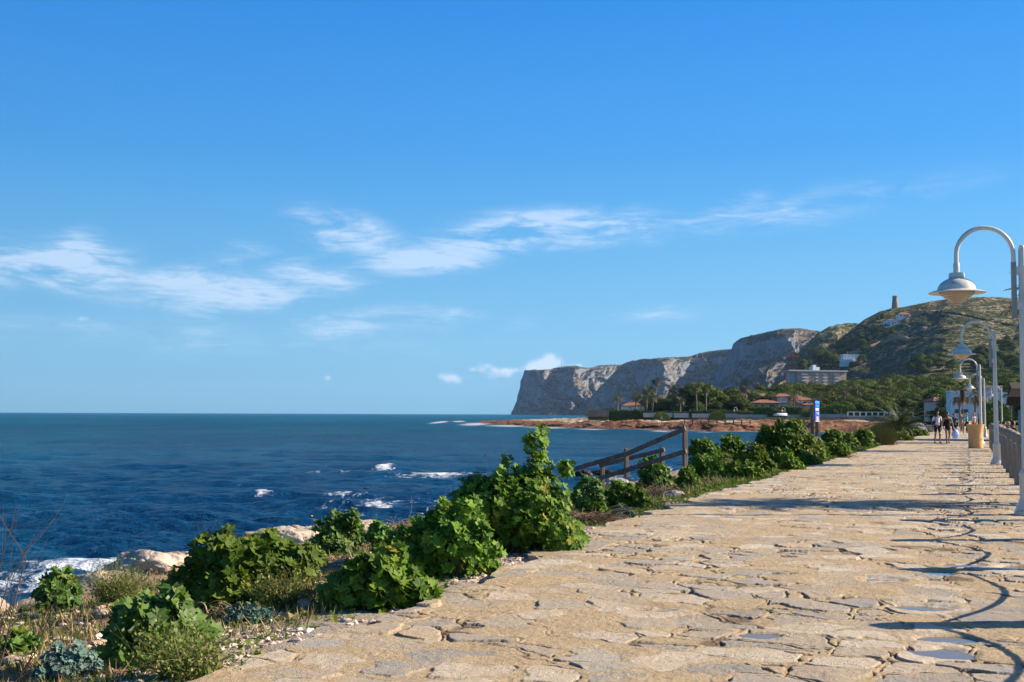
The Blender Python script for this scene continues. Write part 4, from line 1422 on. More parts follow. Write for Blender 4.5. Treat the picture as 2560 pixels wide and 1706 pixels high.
# ---- boulders and rocks
for i, (lab, x0, x1, yt, yb, m_, g) in enumerate([
    ('large pale boulder behind the widest mallow, left of it', 268, 432, 1262, 1322, 'rock', 0),
    ('long ridge-like pale boulder rising above the widest mallow', 545, 735, 1218, 1276, 'rock', 0),
    ('pale boulder behind the light green mallow', 722, 880, 1190, 1240, 'rock', 0),
    ('rounded white boulder at the left edge by the foam', 4, 92, 1332, 1392, 'rock', 0),
    ('pale boulder fragment left of the isolated small mallow', -40, 30, 1372, 1412, 'rock', 0),
    ('flat pale rock right of the isolated small mallow', 195, 262, 1316, 1352, 'rock', 0),
    ('small flat pale rock in front of the large left boulder', 300, 372, 1292, 1322, 'rock', 0),
    ('tan boulder with dead grass on top, above the sea', 848, 1000, 1150, 1215, 'rock', 0),
    ('grey-white sharp rock below the handrail', 1380, 1440, 1092, 1130, 'rock_grey', 1),
    ('grey rock at the border of the paving by the long shadow', 1522, 1572, 1120, 1148, 'rock_grey', 1),
    ('reddish stone in the stones before the left boulder', 390, 422, 1308, 1326, 'rock_red', 1),
    ('pale stone half hidden under the nearest mallow', 225, 262, 1400, 1418, 'rock', 1),
    ('orange flat stone in the bottom left corner', 150, 182, 1522, 1538, 'rock_red', 1),
    ('tan flat stone beside the tiny mallow', 20, 75, 1508, 1532, 'rock', 1),
    ('brown stone in the gravel under the low dark mallow', 690, 728, 1378, 1404, 'rock', 1),
    ('white upright stone at the paving edge by the tallest mallow', 1290, 1302, 1190, 1208, 'rock', 1),
]):
    boulder(lab, x0, x1, yt, yb, 600 + i, m_, 'pale boulders along the water' if g == 0 else 'single stones on the bank', 'boulder' if g == 0 else 'stone')
for i, (lab, x0, x1, yt, yb) in enumerate([
    ('dark wet reef rock with surf behind it, leftmost of the reef', 1045, 1098, 1083, 1097),
    ('dark wet reef rock behind the tall stalks', 1085, 1150, 1080, 1095),
    ('dark reef rock between the tallest mallow and the handrail', 1322, 1362, 1078, 1104),
    ('long dark reef rock seen through the handrail', 1350, 1448, 1077, 1098),
    ('small dark rock in the water under the handrail', 1352, 1386, 1094, 1108),
    ('dark rock awash near the breaking wave', 780, 835, 1087, 1093),
    ('small dark rock in the open water', 838, 852, 1118, 1124)]):
    o = boulder(lab, x0, x1, yt, yb, 650 + i, 'rock_dark', 'dark reef rocks in the water', 'reef_rock', water=True, depth=.7, rough=.5)
for i, (lab, x0, x1, yt, yb, Y) in enumerate([
    ('dark grey boulder beyond the young palm, left one', 2092, 2130, 968, 992, 99), ('dark grey boulder beside the couple, right one', 2120, 2152, 972, 990, 100)]):
    c = at((x0 + x1) / 2, (yt + yb) / 2, Y)
    o = rock_mesh('boulder', (x1 - x0) * K / F * Y / 2, 1.0, (yb - yt) * K / F * Y / 2 * 1.3, 690 + i, 'rock_grey', loc=(c.x, c.y, c.z - .15))
    tag(o, lab, 'rock', 'dark boulders at the end of the bank')


rngl = np.random.RandomState(44)
LEDGE = [(-30, 1400, 60), (60, 1372, 50), (120, 1345, 56), (205, 1336, 60), (255, 1322, 50), (335, 1322, 60), (440, 1300, 60), (500, 1270, 70), (560, 1272, 60), (640, 1262, 74), (700, 1256, 60), (752, 1240, 56), (800, 1238, 60), (862, 1216, 50), (910, 1200, 60), (1010, 1176, 60), (1060, 1160, 60)]
for i, (x, y, w) in enumerate(LEDGE):
    boulder('jagged pale rock of the waterline ledge, %s from the left' % ['first', 'second', 'third', 'fourth', 'fifth', 'sixth', 'seventh', 'eighth', 'ninth', 'tenth', 'eleventh', 'twelfth', 'thirteenth', 'fourteenth', 'fifteenth', 'sixteenth', 'seventeenth'][i],
            x - w * .75, x + w * .75, y - rngl.uniform(30, 44), y, 670 + i, 'rock', 'pale boulders along the water', 'boulder', rough=.5, depth=.6)


MAT['straw'] = leafmat('straw_blade', [(0, (.16, .11, .05)), (.6, (.34, .25, .12)), (1, (.52, .40, .22))], .1, .8, .1)
# ---- gravel, stones, grass: what nobody could count
def bank_points(n, rng, y0, y1, s0, s1, pw=1.0):
    Y = y0 + (y1 - y0) * rng.rand(n) ** pw
    s = rng.uniform(s0, s1, n)
    X = edgeX(Y) - s / .93
    return X, Y, s


def stones(name, n, y0, y1, s0, s1, size, seed, mat, mask=None, pw=1.6):
    rng = np.random.RandomState(seed)
    X, Y, s = bank_points(n, rng, y0, y1, s0, s1, pw)
    if mask is not None:
        k = mask(X, Y, s, rng); X, Y, s = X[k], Y[k], s[k]
    Z = bank_z(X, Y)
    sz = size[0] * (size[1] / size[0]) ** (rng.rand(len(X)) ** 2.2)
    tv, tf = ICO1
    J = rng.uniform(.65, 1.35, (len(X), len(tv), 1))
    ax = np.stack([rng.uniform(.8, 1.5, len(X)), rng.uniform(.7, 1.1, len(X)), rng.uniform(.4, .75, len(X))], 1)
    a = rng.uniform(0, 6.28, len(X))
    V = tv[None] * J * ax[:, None, :] * sz[:, None, None]
    x_ = V[..., 0] * np.cos(a)[:, None] - V[..., 1] * np.sin(a)[:, None]
    y_ = V[..., 0] * np.sin(a)[:, None] + V[..., 1] * np.cos(a)[:, None]
    V = np.stack([x_ + X[:, None], y_ + Y[:, None], V[..., 2] + (Z + sz * .12)[:, None]], -1)
    Fc = tf[None] + (np.arange(len(X)) * len(tv))[:, None, None]
    o = np_mesh(name, V.reshape(-1, 3), Fc.reshape(-1, 3), mat, smooth=False)
    return o


STONE_MIX = leafmat('stone_mix', [(0, (.18, .12, .08)), (.25, (.42, .29, .20)), (.55, (.58, .43, .31)), (.68, (.68, .56, .45)), (.72, (.36, .19, .11)), (.9, (.45, .24, .14)), (1, (.25, .14, .09))], 0, .9, .1)
GRAVEL_MIX = leafmat('gravel_mix', [(0, (.26, .20, .14)), (.3, (.54, .43, .32)), (.7, (.68, .57, .45)), (.92, (.78, .69, .57)), (1, (.46, .27, .17))], 0, .9, .1)
tag(stones('gravel', 19000, 5.0, 24, .02, 1.6, (.010, .042), 71, GRAVEL_MIX, lambda X, Y, s, r: (s < .35 + 1.5 * fbm(X * .8, Y * .8, 75, 3)) & (fbm(X * 1.3, Y * 1.3, 72, 3) > .40)), 'pale gravel spread between paving and bushes', 'gravel', kind='stuff')
tag(stones('stones', 10000, 4.5, 22, .8, 7.2, (.009, .065), 73, STONE_MIX, lambda X, Y, s, r: fbm(X * 1.1, Y * 1.1, 74, 3) > .40), 'small pale and reddish stones covering the bank', 'stones', kind='stuff')
tag(stones('loose_grit', 1500, 5.5, 30, -4.6, -.1, (.003, .009), 76, GRAVEL_MIX), 'loose grit lying on the flagstones', 'grit', kind='stuff')
bpy.data.objects['loose_grit'].location.z = .012


def ground_leaves(name, n, y0, y1, s0, s1, size, seed, mat, thr, tm, up, pw=1.8, fr=1.1):
    rng = np.random.RandomState(seed)
    X, Y, s = bank_points(n, rng, y0, y1, s0, s1, pw)
    k = fbm(X * fr, Y * fr, seed + 1, 4) > thr
    X, Y = X[k], Y[k]
    Z = bank_z(X, Y)
    sc = size * rng.uniform(.5, 1.4, len(X)) * np.maximum(1, Y / 14)
    if tm is BLADE:
        V0, f0 = tm
        a = rng.uniform(0, 6.28, len(X)); lean = rng.normal(0, .45, (len(X), 2))
        w = sc * .09
        P = np.stack([X, Y, Z], -1)
        dx = np.stack([np.cos(a), np.sin(a), 0 * a], -1) * w[:, None]
        tip = np.stack([lean[:, 0] * sc, lean[:, 1] * sc, sc], -1)
        V = np.stack([P - dx, P + dx, P + tip], 1)
        Fc = f0[None] + (np.arange(len(X)) * 3)[:, None, None]
        return np_mesh(name, V.reshape(-1, 3), Fc.reshape(-1, 3), mat, smooth=False)
    P = np.stack([X, Y, Z + rng.uniform(0, .05, len(X)) * np.maximum(1, Y / 16)], -1)
    v, f = scatter(tm, P, rng.normal(0, .5, P.shape) + [0, -.1, up], sc, rng)
    return np_mesh(name, v, f, mat, smooth=False)


tag(ground_leaves('grass', 45000, 5, 30, .5, 6.2, .07, 81, MAT['grass'], .52, BLADE, 1), 'short green grass tufts among the stones', 'grass', kind='stuff')
tag(ground_leaves('ground_cover', 42000, 5, 34, .3, 6.0, .015, 84, MAT['herb'], .54, TRI, 1.0), 'low creeping herbs among the stones', 'ground cover', kind='stuff')
tag(ground_leaves('dry_grass', 26000, 5, 30, .6, 7.0, .085, 95, MAT['straw'], .50, BLADE, 1, 1.7, .8), 'straw-coloured dry grass among the stones', 'dry grass', kind='stuff')
tag(ground_leaves('bank_weeds', 9000, 5, 30, .3, 5.5, .034, 93, MAT['mallow'], .50, LEAF4, 1, 1.6, .9), 'scattered low leafy weeds between the bushes', 'ground cover', kind='stuff')
tag(ground_leaves('verge_grass', 42000, 17, 75, .0, 3.2, .045, 87, MAT['grass'], .36, BLADE, 1, 1.3, .5), 'green grass verge along the far paving edge', 'grass', kind='stuff')
tag(ground_leaves('verge_weeds', 30000, 17, 75, .05, 3.8, .022, 89, MAT['mallow'], .40, LEAF4, 1, 1.3, .6), 'low leafy weeds on the verge', 'ground cover', kind='stuff')


# ---- young palm and feathery grass near the end of the bank
def frond(rng, L, az_, el0, droop, leaf, n=16, wid=.03, tipdroop=.3):
    """curved rachis with leaflets; returns tri verts/faces in local coordinates"""
    t = np.linspace(0, 1, n)
    el = el0 - droop * t ** 1.3
    ds = L / (n - 1)
    r = np.cumsum(np.cos(el)) * ds; z = np.cumsum(np.sin(el)) * ds
    ca, sa = math.cos(az_), math.sin(az_)
    C0 = np.stack([r * ca, r * sa, z], 1)
    d = np.gradient(C0, axis=0); d /= np.linalg.norm(d, axis=1, keepdims=True)
    side = np.array([-sa, ca, 0.0])
    V, Fc = [], []
    for i in range(1, n):
        w = leaf * math.sin(math.pi * min(1, .18 + .80 * t[i])) ** .7
        for sg in (-1, 1):
            b = len(V)
            p = C0[i]
            tip = p + side * sg * w * .85 + d[i] * w * .65 + np.array([0, 0, -w * tipdroop + rng.normal(0, .06) * w])
            V += [p - d[i] * wid, p + d[i] * wid, tip]
            Fc.append((b, b + 1, b + 2))
    # rachis
    for i in range(n - 1):
        b = len(V)
        V += [C0[i] - side * wid * .5, C0[i] + side * wid * .5, C0[i + 1]]
        Fc.append((b, b + 1, b + 2))
    return np.array(V), np.array(Fc)


def palm(label, kind, Htrunk, nfr, L, trunk_r, seed, group, dens=14, loc=(0, 0, 0), cat='palm tree', skirt=True, name='palm_tree'):
    rng = np.random.RandomState(seed)
    root = empty(name, loc, label, cat, group)
    lean = rng.normal(0, .03, 2) * Htrunk
    if Htrunk > .3:
        mb = MB()
        n = 14
        pts, rad = [], []
        for i in range(n + 1):
            t = i / n
            pts.append((lean[0] * t * t, lean[1] * t * t, Htrunk * t))
            rad.append(trunk_r * (1.35 - .4 * min(1, t * 4)) * (1.0 + .10 * (i % 2)))
        mb.tube(pts, rad, 9)
        mb.build('trunk', MAT['palm_bark'], root, True)
    top = np.array([lean[0], lean[1], Htrunk])
    parts = []
    for i in range(nfr):
        q = (i + .5) / nfr
        el = R(82 - 95 * q ** .8) + rng.normal(0, .08)
        if kind == 'fan':
            v, f = frond(rng, L * rng.uniform(.8, 1.05), rng.uniform(0, 6.28), el, .7 + .9 * q, L * .42, 9, .07, .5)
        else:
            v, f = frond(rng, L * rng.uniform(.85, 1.1), rng.uniform(0, 6.28), el, 1.0 + .9 * q, L * .20, dens, .035, .35)
        parts.append((v + top, f))
    v, f = merge(parts)
    np_mesh('crown', v, f, MAT['palm'], root, smooth=False)
    if skirt:
        parts = []
        for i in range(int(nfr * .5)):
            v, f = frond(rng, L * rng.uniform(.5, .75), rng.uniform(0, 6.28), R(-15) + rng.normal(0, .12), 1.3, L * .2, 7, .05, .6)
            parts.append((v + top + [0, 0, -.15], f))
        v, f = merge(parts)
        np_mesh('dead_fronds', v, f, MAT['palm_dry'], root, smooth=False)
    return root


def pxpt(x, Y, z):
    return (at(x, 950, Y).x, Y, z)


palm('young bushy palm growing on the bank beyond the feathery grass', 'date', .35, 95, 2.7, .22, 700, None, 26, pxpt(2066, 90, -.1), skirt=True)


def tuft(label, x0, x1, yt, yb, n, seed, mat='reed', group=None):
    rng = np.random.RandomState(seed)
    p = hit((x0 + x1) / 2, yb)
    W_ = (x1 - x0) * K / F * p.y; Ht = (yb - yt) * K / F * p.y
    root = empty('grass_tuft', p, label, 'grass', group)
    cs = []
    for i in range(n):
        b = np.array([rng.normal(0, W_ * .2), rng.normal(0, W_ * .2), 0]); e = b * rng.uniform(1.0, 2.0) + np.array([rng.normal(0, W_ * .14), 0, Ht * rng.uniform(.4, 1.05)])
        t = np.linspace(0, 1, 5)[:, None]
        cs.append(b + (e - b) * t + np.array([e[0] - b[0], 0, 0]) * (t ** 2) * .4)
    v, f = twig_mesh(cs, [.010 * rng.uniform(.6, 1.3) for _ in cs])
    np_mesh('blades', v, f, MAT[mat], root)


tuft('pale green feathery grass tuft between mallows and young palm', 1996, 2054, 972, 1026, 800, 711)
tuft('sparse tall grass leaning in front of the cove rocks', 1936, 2004, 968, 1012, 380, 712, 'dry')
tuft('thin grass tuft at the edge before the feathery one', 1950, 1990, 1010, 1036, 500, 713, 'grass')

# ================================================================== PROMENADE FURNITURE
def lampX(Y):
    return 8.1 + .392 * (Y - 18.3)


def make_lamp(label, loc):
    root = empty('street_lamp', loc, label, 'street lamp', 'white street lamps along the promenade')
    mb = MB()
    mb.lathe([(.20, 0), (.20, .05), (.175, .07), (.17, .13), (.135, .17), (.13, .20), (.115, .24), (.112, .60), (.12, .61), (.12, .64), (.095, .68), (.078, .72)], 24)
    autosmooth(mb.build('base', MAT['lamp'], root), 40)
    mb = MB()
    mb.lathe([(.074, .70), (.064, 2.4), (.051, 4.2), (.04, 4.245), (.015, 4.26)], 20)
    autosmooth(mb.build('pole', MAT['lamp'], root), 40)
    mb = MB(); mb.box((0, -.112, .42), (.09, .014, .22), bev=.004); mb.build('access_door', MAT['lamp'], root)
    for a_ in range(4):
        an = math.pi / 4 + a_ * math.pi / 2
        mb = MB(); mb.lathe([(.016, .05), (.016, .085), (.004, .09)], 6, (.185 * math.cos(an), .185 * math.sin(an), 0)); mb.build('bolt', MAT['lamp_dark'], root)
    # swan neck with its square lower run
    r = .44
    cx = -.13 - r
    pts = [(-.13, 0, 3.98)] + [(cx + r * math.cos(a), 0, 4.10 + r * math.sin(a)) for a in [math.pi * i / 20 for i in range(21)]] + [(cx - r, 0, 4.02), (cx - r, 0, 3.93)]
    mb = MB(); mb.tube(pts, [.036] * len(pts), 14)
    autosmooth(mb.build('swan_neck', MAT['lamp'], root), 40)
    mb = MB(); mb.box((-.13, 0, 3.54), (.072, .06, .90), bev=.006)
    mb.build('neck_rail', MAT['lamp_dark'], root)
    for z in (3.85, 3.29):
        mb = MB(); mb.box((-.08, 0, z), (.07, .05, .12), bev=.006)
        mb.lathe([(.061, z - .07), (.061, z + .07)], 20)
        mb.build('bracket', MAT['lamp'], root)
    hx = cx - r
    c = (hx, 0, 0)
    mb = MB(); mb.lathe([(.045, 3.80), (.048, 3.82), (.048, 3.96), (.044, 3.97)], 18, c)
    mb.lathe([(.118, 3.755), (.118, 3.80), (.11, 3.815), (.05, 3.825)], 24, c)
    autosmooth(mb.build('collar', MAT['lamp'], root), 40)
    mb = MB()
    prof = [(.12, 3.755), (.128, 3.74)]
    for i in range(11):
        a = R(68 - 64 * i / 10)
        prof.append((.30 * math.cos(a), 3.53 + .215 * math.sin(a)))
    prof += [(.31, 3.535), (.36, 3.528), (.425, 3.505), (.435, 3.497), (.425, 3.49), (.35, 3.505), (.27, 3.51)]
    mb.lathe(prof, 40, c)
    autosmooth(mb.build('lamp_shade', MAT['lamp'], root), 30)
    mb = MB()
    mb.lathe([(.275, 3.508), (.262, 3.48), (.215, 3.44), (.15, 3.39), (.085, 3.345), (.05, 3.325), (.045, 3.31), (.0, 3.305)], 36, c)
    autosmooth(mb.build('diffuser', MAT['diffuser'], root), 60)
    return root


LAMPS = [(2562, 18.3, 'white swan-neck street lamp nearest the viewer, its pole at the right edge'),
         (2488, 36.9, 'second white street lamp from the viewer, standing among the grey bollards'),
         (2450, 61.6, 'third white street lamp from the viewer, right behind the ochre litter bin'),
         (2460, 84, 'fourth white street lamp, its head in front of the white flat-roofed building'),
         (2503, 117, 'fifth and farthest white street lamp of the promenade, before the reeds')]
l0 = None
for px, Y, lab in LAMPS:
    x = ((px - 1280) / F) * Y
    loc = (x, Y, 0)
    rz = R(-5)
    if l0 is None:
        l0 = make_lamp(lab, loc); l0.rotation_euler = (0, 0, rz)
    else:
        part_copy(l0, loc, rz, lab, None)
for (x, Y, z, lab) in ((1694, 330, -.9, 'small white lamp on the far cove shore before the dark trees'), (1804, 330, -.9, 'small white lamp on the far shore in front of the peach villa'),
                       (1948, 330, -.9, 'small white lamp on the far shore at the end of the railed white wall')):
    p = at(x, 950, Y)
    part_copy(l0, (p.x, Y, z), R(20), lab, 'white lamps on the far shore')


def bollX(Y):
    return 12.62 + .392 * (Y - 29.2) + (0.25 if Y < 12 else 0)


BY = [3.4, 6.1, 8.8, 11.9, 14.6, 17.4, 20.2, 23.0, 26.1, 29.2, 31.9, 34.2, 36.2, 38.9, 41.6, 44.3, 47.2, 50.0, 53, 56]


def make_bollard(label):
    root = empty('bollard', (0, 0, 0), label, 'bollard', 'grey wooden bollards along the promenade')
    mb = MB()
    n = 12
    rad = []
    for i in range(n):
        a = 2 * math.pi * i / n
        rad.append(.135 / max(abs(math.cos(a)), abs(math.sin(a))) ** .55 * 1.0)
    prof = [(1.0, -.1), (1.0, 1.05), (.96, 1.10), (.86, 1.145), (.6, 1.17), (0.02, 1.18)]
    b = len(mb.v)
    for s, z in prof:
        for i in range(n):
            a = 2 * math.pi * i / n
            mb.v.append(Vector((rad[i] * s * math.cos(a), rad[i] * s * math.sin(a), z)))
    for k in range(len(prof) - 1):
        for i in range(n):
            j = (i + 1) % n
            mb.f.append([k * n + i, k * n + j, (k + 1) * n + j, (k + 1) * n + i])
    autosmooth(mb.build('post', MAT['bollard'], root), 40)
    mb = MB()
    mb.tube([(-.155, 0, .965), (.155, 0, .965)], .021, 8)
    mb.build('rope_hole_ring', MAT['rope'], root)
    return root


def blabel(i, Y):
    nth = ['out of sight'] * 9
    names = {9: 'grey wooden bollard nearest to the white lamp pole at the right edge', 10: 'second visible grey bollard, just left of the nearest one', 11: 'third visible grey bollard from the right edge',
             12: 'fourth visible grey bollard, close beside the second lamp', 13: 'fifth visible grey bollard, just left of the second lamp', 14: 'sixth visible grey bollard, beyond the second lamp'}
    return names.get(i)


b0 = None
rng = np.random.RandomState(3)
for i, Y in enumerate(BY):
    lab = blabel(i, Y) or ('grey wooden bollard, %s past the second street lamp' % ['first', 'second', 'third', 'fourth', 'fifth', 'sixth', 'seventh'][i - 15] if i > 14 else 'grey wooden bollard casting the %s straight shadow across the flagstones from the front' % ['first', 'second', 'third', 'fourth', 'fifth', 'sixth', 'seventh', 'eighth', 'ninth'][i]) or ('grey wooden bollard between bin and terrace, one of the farther ones' if i > 14 else 'grey wooden bollard beside the viewer whose shadow crosses the flagstones')
    if b0 is None:
        b0 = make_bollard(lab); r = b0
    else:
        r = part_copy(b0, (0, 0, 0), 0, lab, None)
    r.location = (bollX(Y), Y, 0)
    r.rotation_euler = (0, 0, R(21 + rng.normal(0, 6)))
    r.scale = (1, 1, 1 + rng.normal(0, .02))
for i in range(len(BY) - 1):
    a, b_ = Vector((bollX(BY[i]), BY[i], .965)), Vector((bollX(BY[i + 1]), BY[i + 1], .965))
    if (b_ - a).length < .5: continue
    sag = .34
    pts = [(a + (b_ - a) * t) - Vector((0, 0, sag * 4 * t * (1 - t))) for t in np.linspace(.05, .95, 18)]
    c = (a + b_) / 2; c.z = .6
    mb = MB(); mb.tube([p - c for p in pts], .018, 7)
    o = mb.build('rope', MAT['rope'], None, True, loc=c)
    tag(o, 'white rope sagging between the first two visible bollards' if i == 9 else ('white rope sagging beside the second street lamp' if i == 12 else
        ('white rope casting the %s curved shadow on the paving from the front' % ['first', 'second', 'third', 'fourth', 'fifth', 'sixth', 'seventh', 'eighth', 'ninth'][i] if i < 9 else 'white rope in the %s gap between bollards after the nearest visible one' % ['zeroth', 'second', 'third', 'fourth', 'fifth', 'sixth', 'seventh', 'eighth', 'ninth', 'tenth'][i - 9])), 'rope', 'ropes between the bollards')


def bin_():
    Y = 55.5
    x = at(2240.5, 950, Y).x
    root = empty('litter_bin', (x, Y, 0), 'ochre flared litter bin beside the third lamp and the couple', 'bin')
    mb = MB()
    mb.lathe([(.325, 0), (.33, .02), (.325, .5), (.335, .75), (.37, .98), (.41, 1.13), (.38, 1.135), (.35, 1.08), (.30, .7), (.29, .3)], 32)
    autosmooth(mb.build('body', MAT['bin'], root), 40)
    mb = MB(); mb.lathe([(.345, .80), (.352, .80), (.356, .83), (.345, .83)], 32)
    mb.build('band', MAT['bin'], root)
    mb = MB(); mb.lathe([(.0, .90), (.3, .90), (.3, .92), (0, .92)], 20)
    mb.build('liner', MAT['black'], root)


bin_()


def sign():
    Y0, Y1 = 41.0, 41.75
    a = at(1866.5, 950, Y0); b_ = at(1877, 950, Y1)
    root = empty('info_sign', (a.x, Y0, -.05), 'blue beach information panel on two wooden posts in the bushes', 'sign')
    mb = MB(); mb.box((0, 0, .95), (.10, .10, 2.0), bev=.006); mb.build('post', MAT['wood'], root)
    dx, dy = b_.x - a.x, Y1 - Y0
    mb = MB(); mb.box((dx, dy, .85), (.10, .10, 1.8), bev=.006); mb.build('post', MAT['wood'], root)
    ang = math.atan2(dy, dx)
    cx, cy, z0, z1 = dx * .5 + .03, dy * .5, 1.36, 2.1
    W_ = .82
    M0 = Matrix.Translation((cx + .055 * math.sin(ang), cy - .055 * math.cos(ang), 0)) @ Matrix.Rotation(ang, 4, 'Z')
    mb = MB(); mb.box((0, 0, (z0 + z1) / 2), (W_, .03, z1 - z0), M=M0, bev=.004)
    p = mb.build('panel', MAT['signblue'], root)

    def patch(nm_, x, z, w, h, m_):
        mb = MB(); mb.box((x, -.017, z), (w, .004, h), M=M0)
        mb.build(nm_, m_, p)
    patch('header', 0, 2.05, .78, .085, MAT['signcyan'])
    patch('text_block', 0, 1.94, .62, .025, MAT['signcyan'])
    patch('text_block', 0, 1.90, .55, .02, MAT['signcyan'])
    patch('notice', -.05, 1.80, .52, .085, MAT['signwhite'])
    patch('pictogram', -.18, 1.67, .22, .07, MAT['signcyan'])
    patch('pictogram', .12, 1.655, .25, .09, MAT['signtan'])
    patch('picture', 0, 1.47, .42, .16, MAT['signtan'])
    patch('strip', 0, 1.372, .74, .014, MAT['signwhite'])


sign()


def handrails():
    def rail(label, posts, rails, w=.085):
        base = posts[0][0]
        root = empty('handrail', base, label, 'handrail', 'wooden handrails of the steps to the beach')
        for (p, q) in posts:
            mb = MB(); d = w * 1.05
            c = (Vector(p) + Vector(q)) / 2 - Vector(base)
            mb.box(tuple(c), (d, d, (Vector(q) - Vector(p)).length), rz=.3, bev=.008)
            mb.build('post', MAT['wood'], root)
        for (p, q) in rails:
            mb = MB(); mb.beam(Vector(p) - Vector(base), Vector(q) - Vector(base), w * .75, w * 1.15)
            mb.build('rail', MAT['wood'], root)

    def zz(x, y, Y):
        return tuple(at(x, y, Y))

    def vpost(x, yt, yb, Y):
        t = at(x, yt, Y); b_ = at(x, yb, Y)
        return ((t.x, Y, b_.z), (t.x, Y, t.z))
    rail('wooden handrail with the highest end post, stepping down to the sea', [vpost(1573.5, 975, 1082, 26), vpost(1439.5, 1031, 1098, 27.2)],
         [(zz(1575, 985, 25.9), zz(1434, 1046, 27.2)), (zz(1440, 1043, 27.15), zz(1306, 1082, 28.4)), (zz(1577, 1037, 25.9), zz(1345, 1110, 28.2))])
    rail('lower wooden handrail on the far side of the beach steps', [vpost(1521, 1028, 1066, 28.2), vpost(1384.5, 1062, 1135, 29.0)],
         [(zz(1527, 1034, 28.1), zz(1378, 1070, 29.0))])


handrails()
mb = MB(); mb.box((0, 0, 0), (.06, .035, .01), bev=.002)
pp = gnd(1300, 1248, 0)
o = mb.build('litter', MAT['litter'], None, loc=(pp.x, pp.y, .006)); tag(o, 'small red scrap of litter at the paving edge by the tallest mallow', 'litter')


# ================================================================== PEOPLE
def skin(name, joints, edges, parent, mat, sub=1, root_i=0):
    me = bpy.data.meshes.new(name)
    me.from_pydata([j[0] for j in joints], edges, [])
    o = bpy.data.objects.new(name, me); COL.objects.link(o)
    if parent: o.parent = parent
    me.materials.append(mat)
    md = o.modifiers.new('skin', 'SKIN'); md.use_smooth_shade = True
    md.branch_smoothing = .3
    for i, j in enumerate(joints):
        r = j[1]
        me.skin_vertices[0].data[i].radius = (r, r) if not isinstance(r, tuple) else r
        me.skin_vertices[0].data[i].use_root = (i == root_i)
    if sub:
        s = o.modifiers.new('sub', 'SUBSURF'); s.levels = sub; s.render_levels = sub
    return o


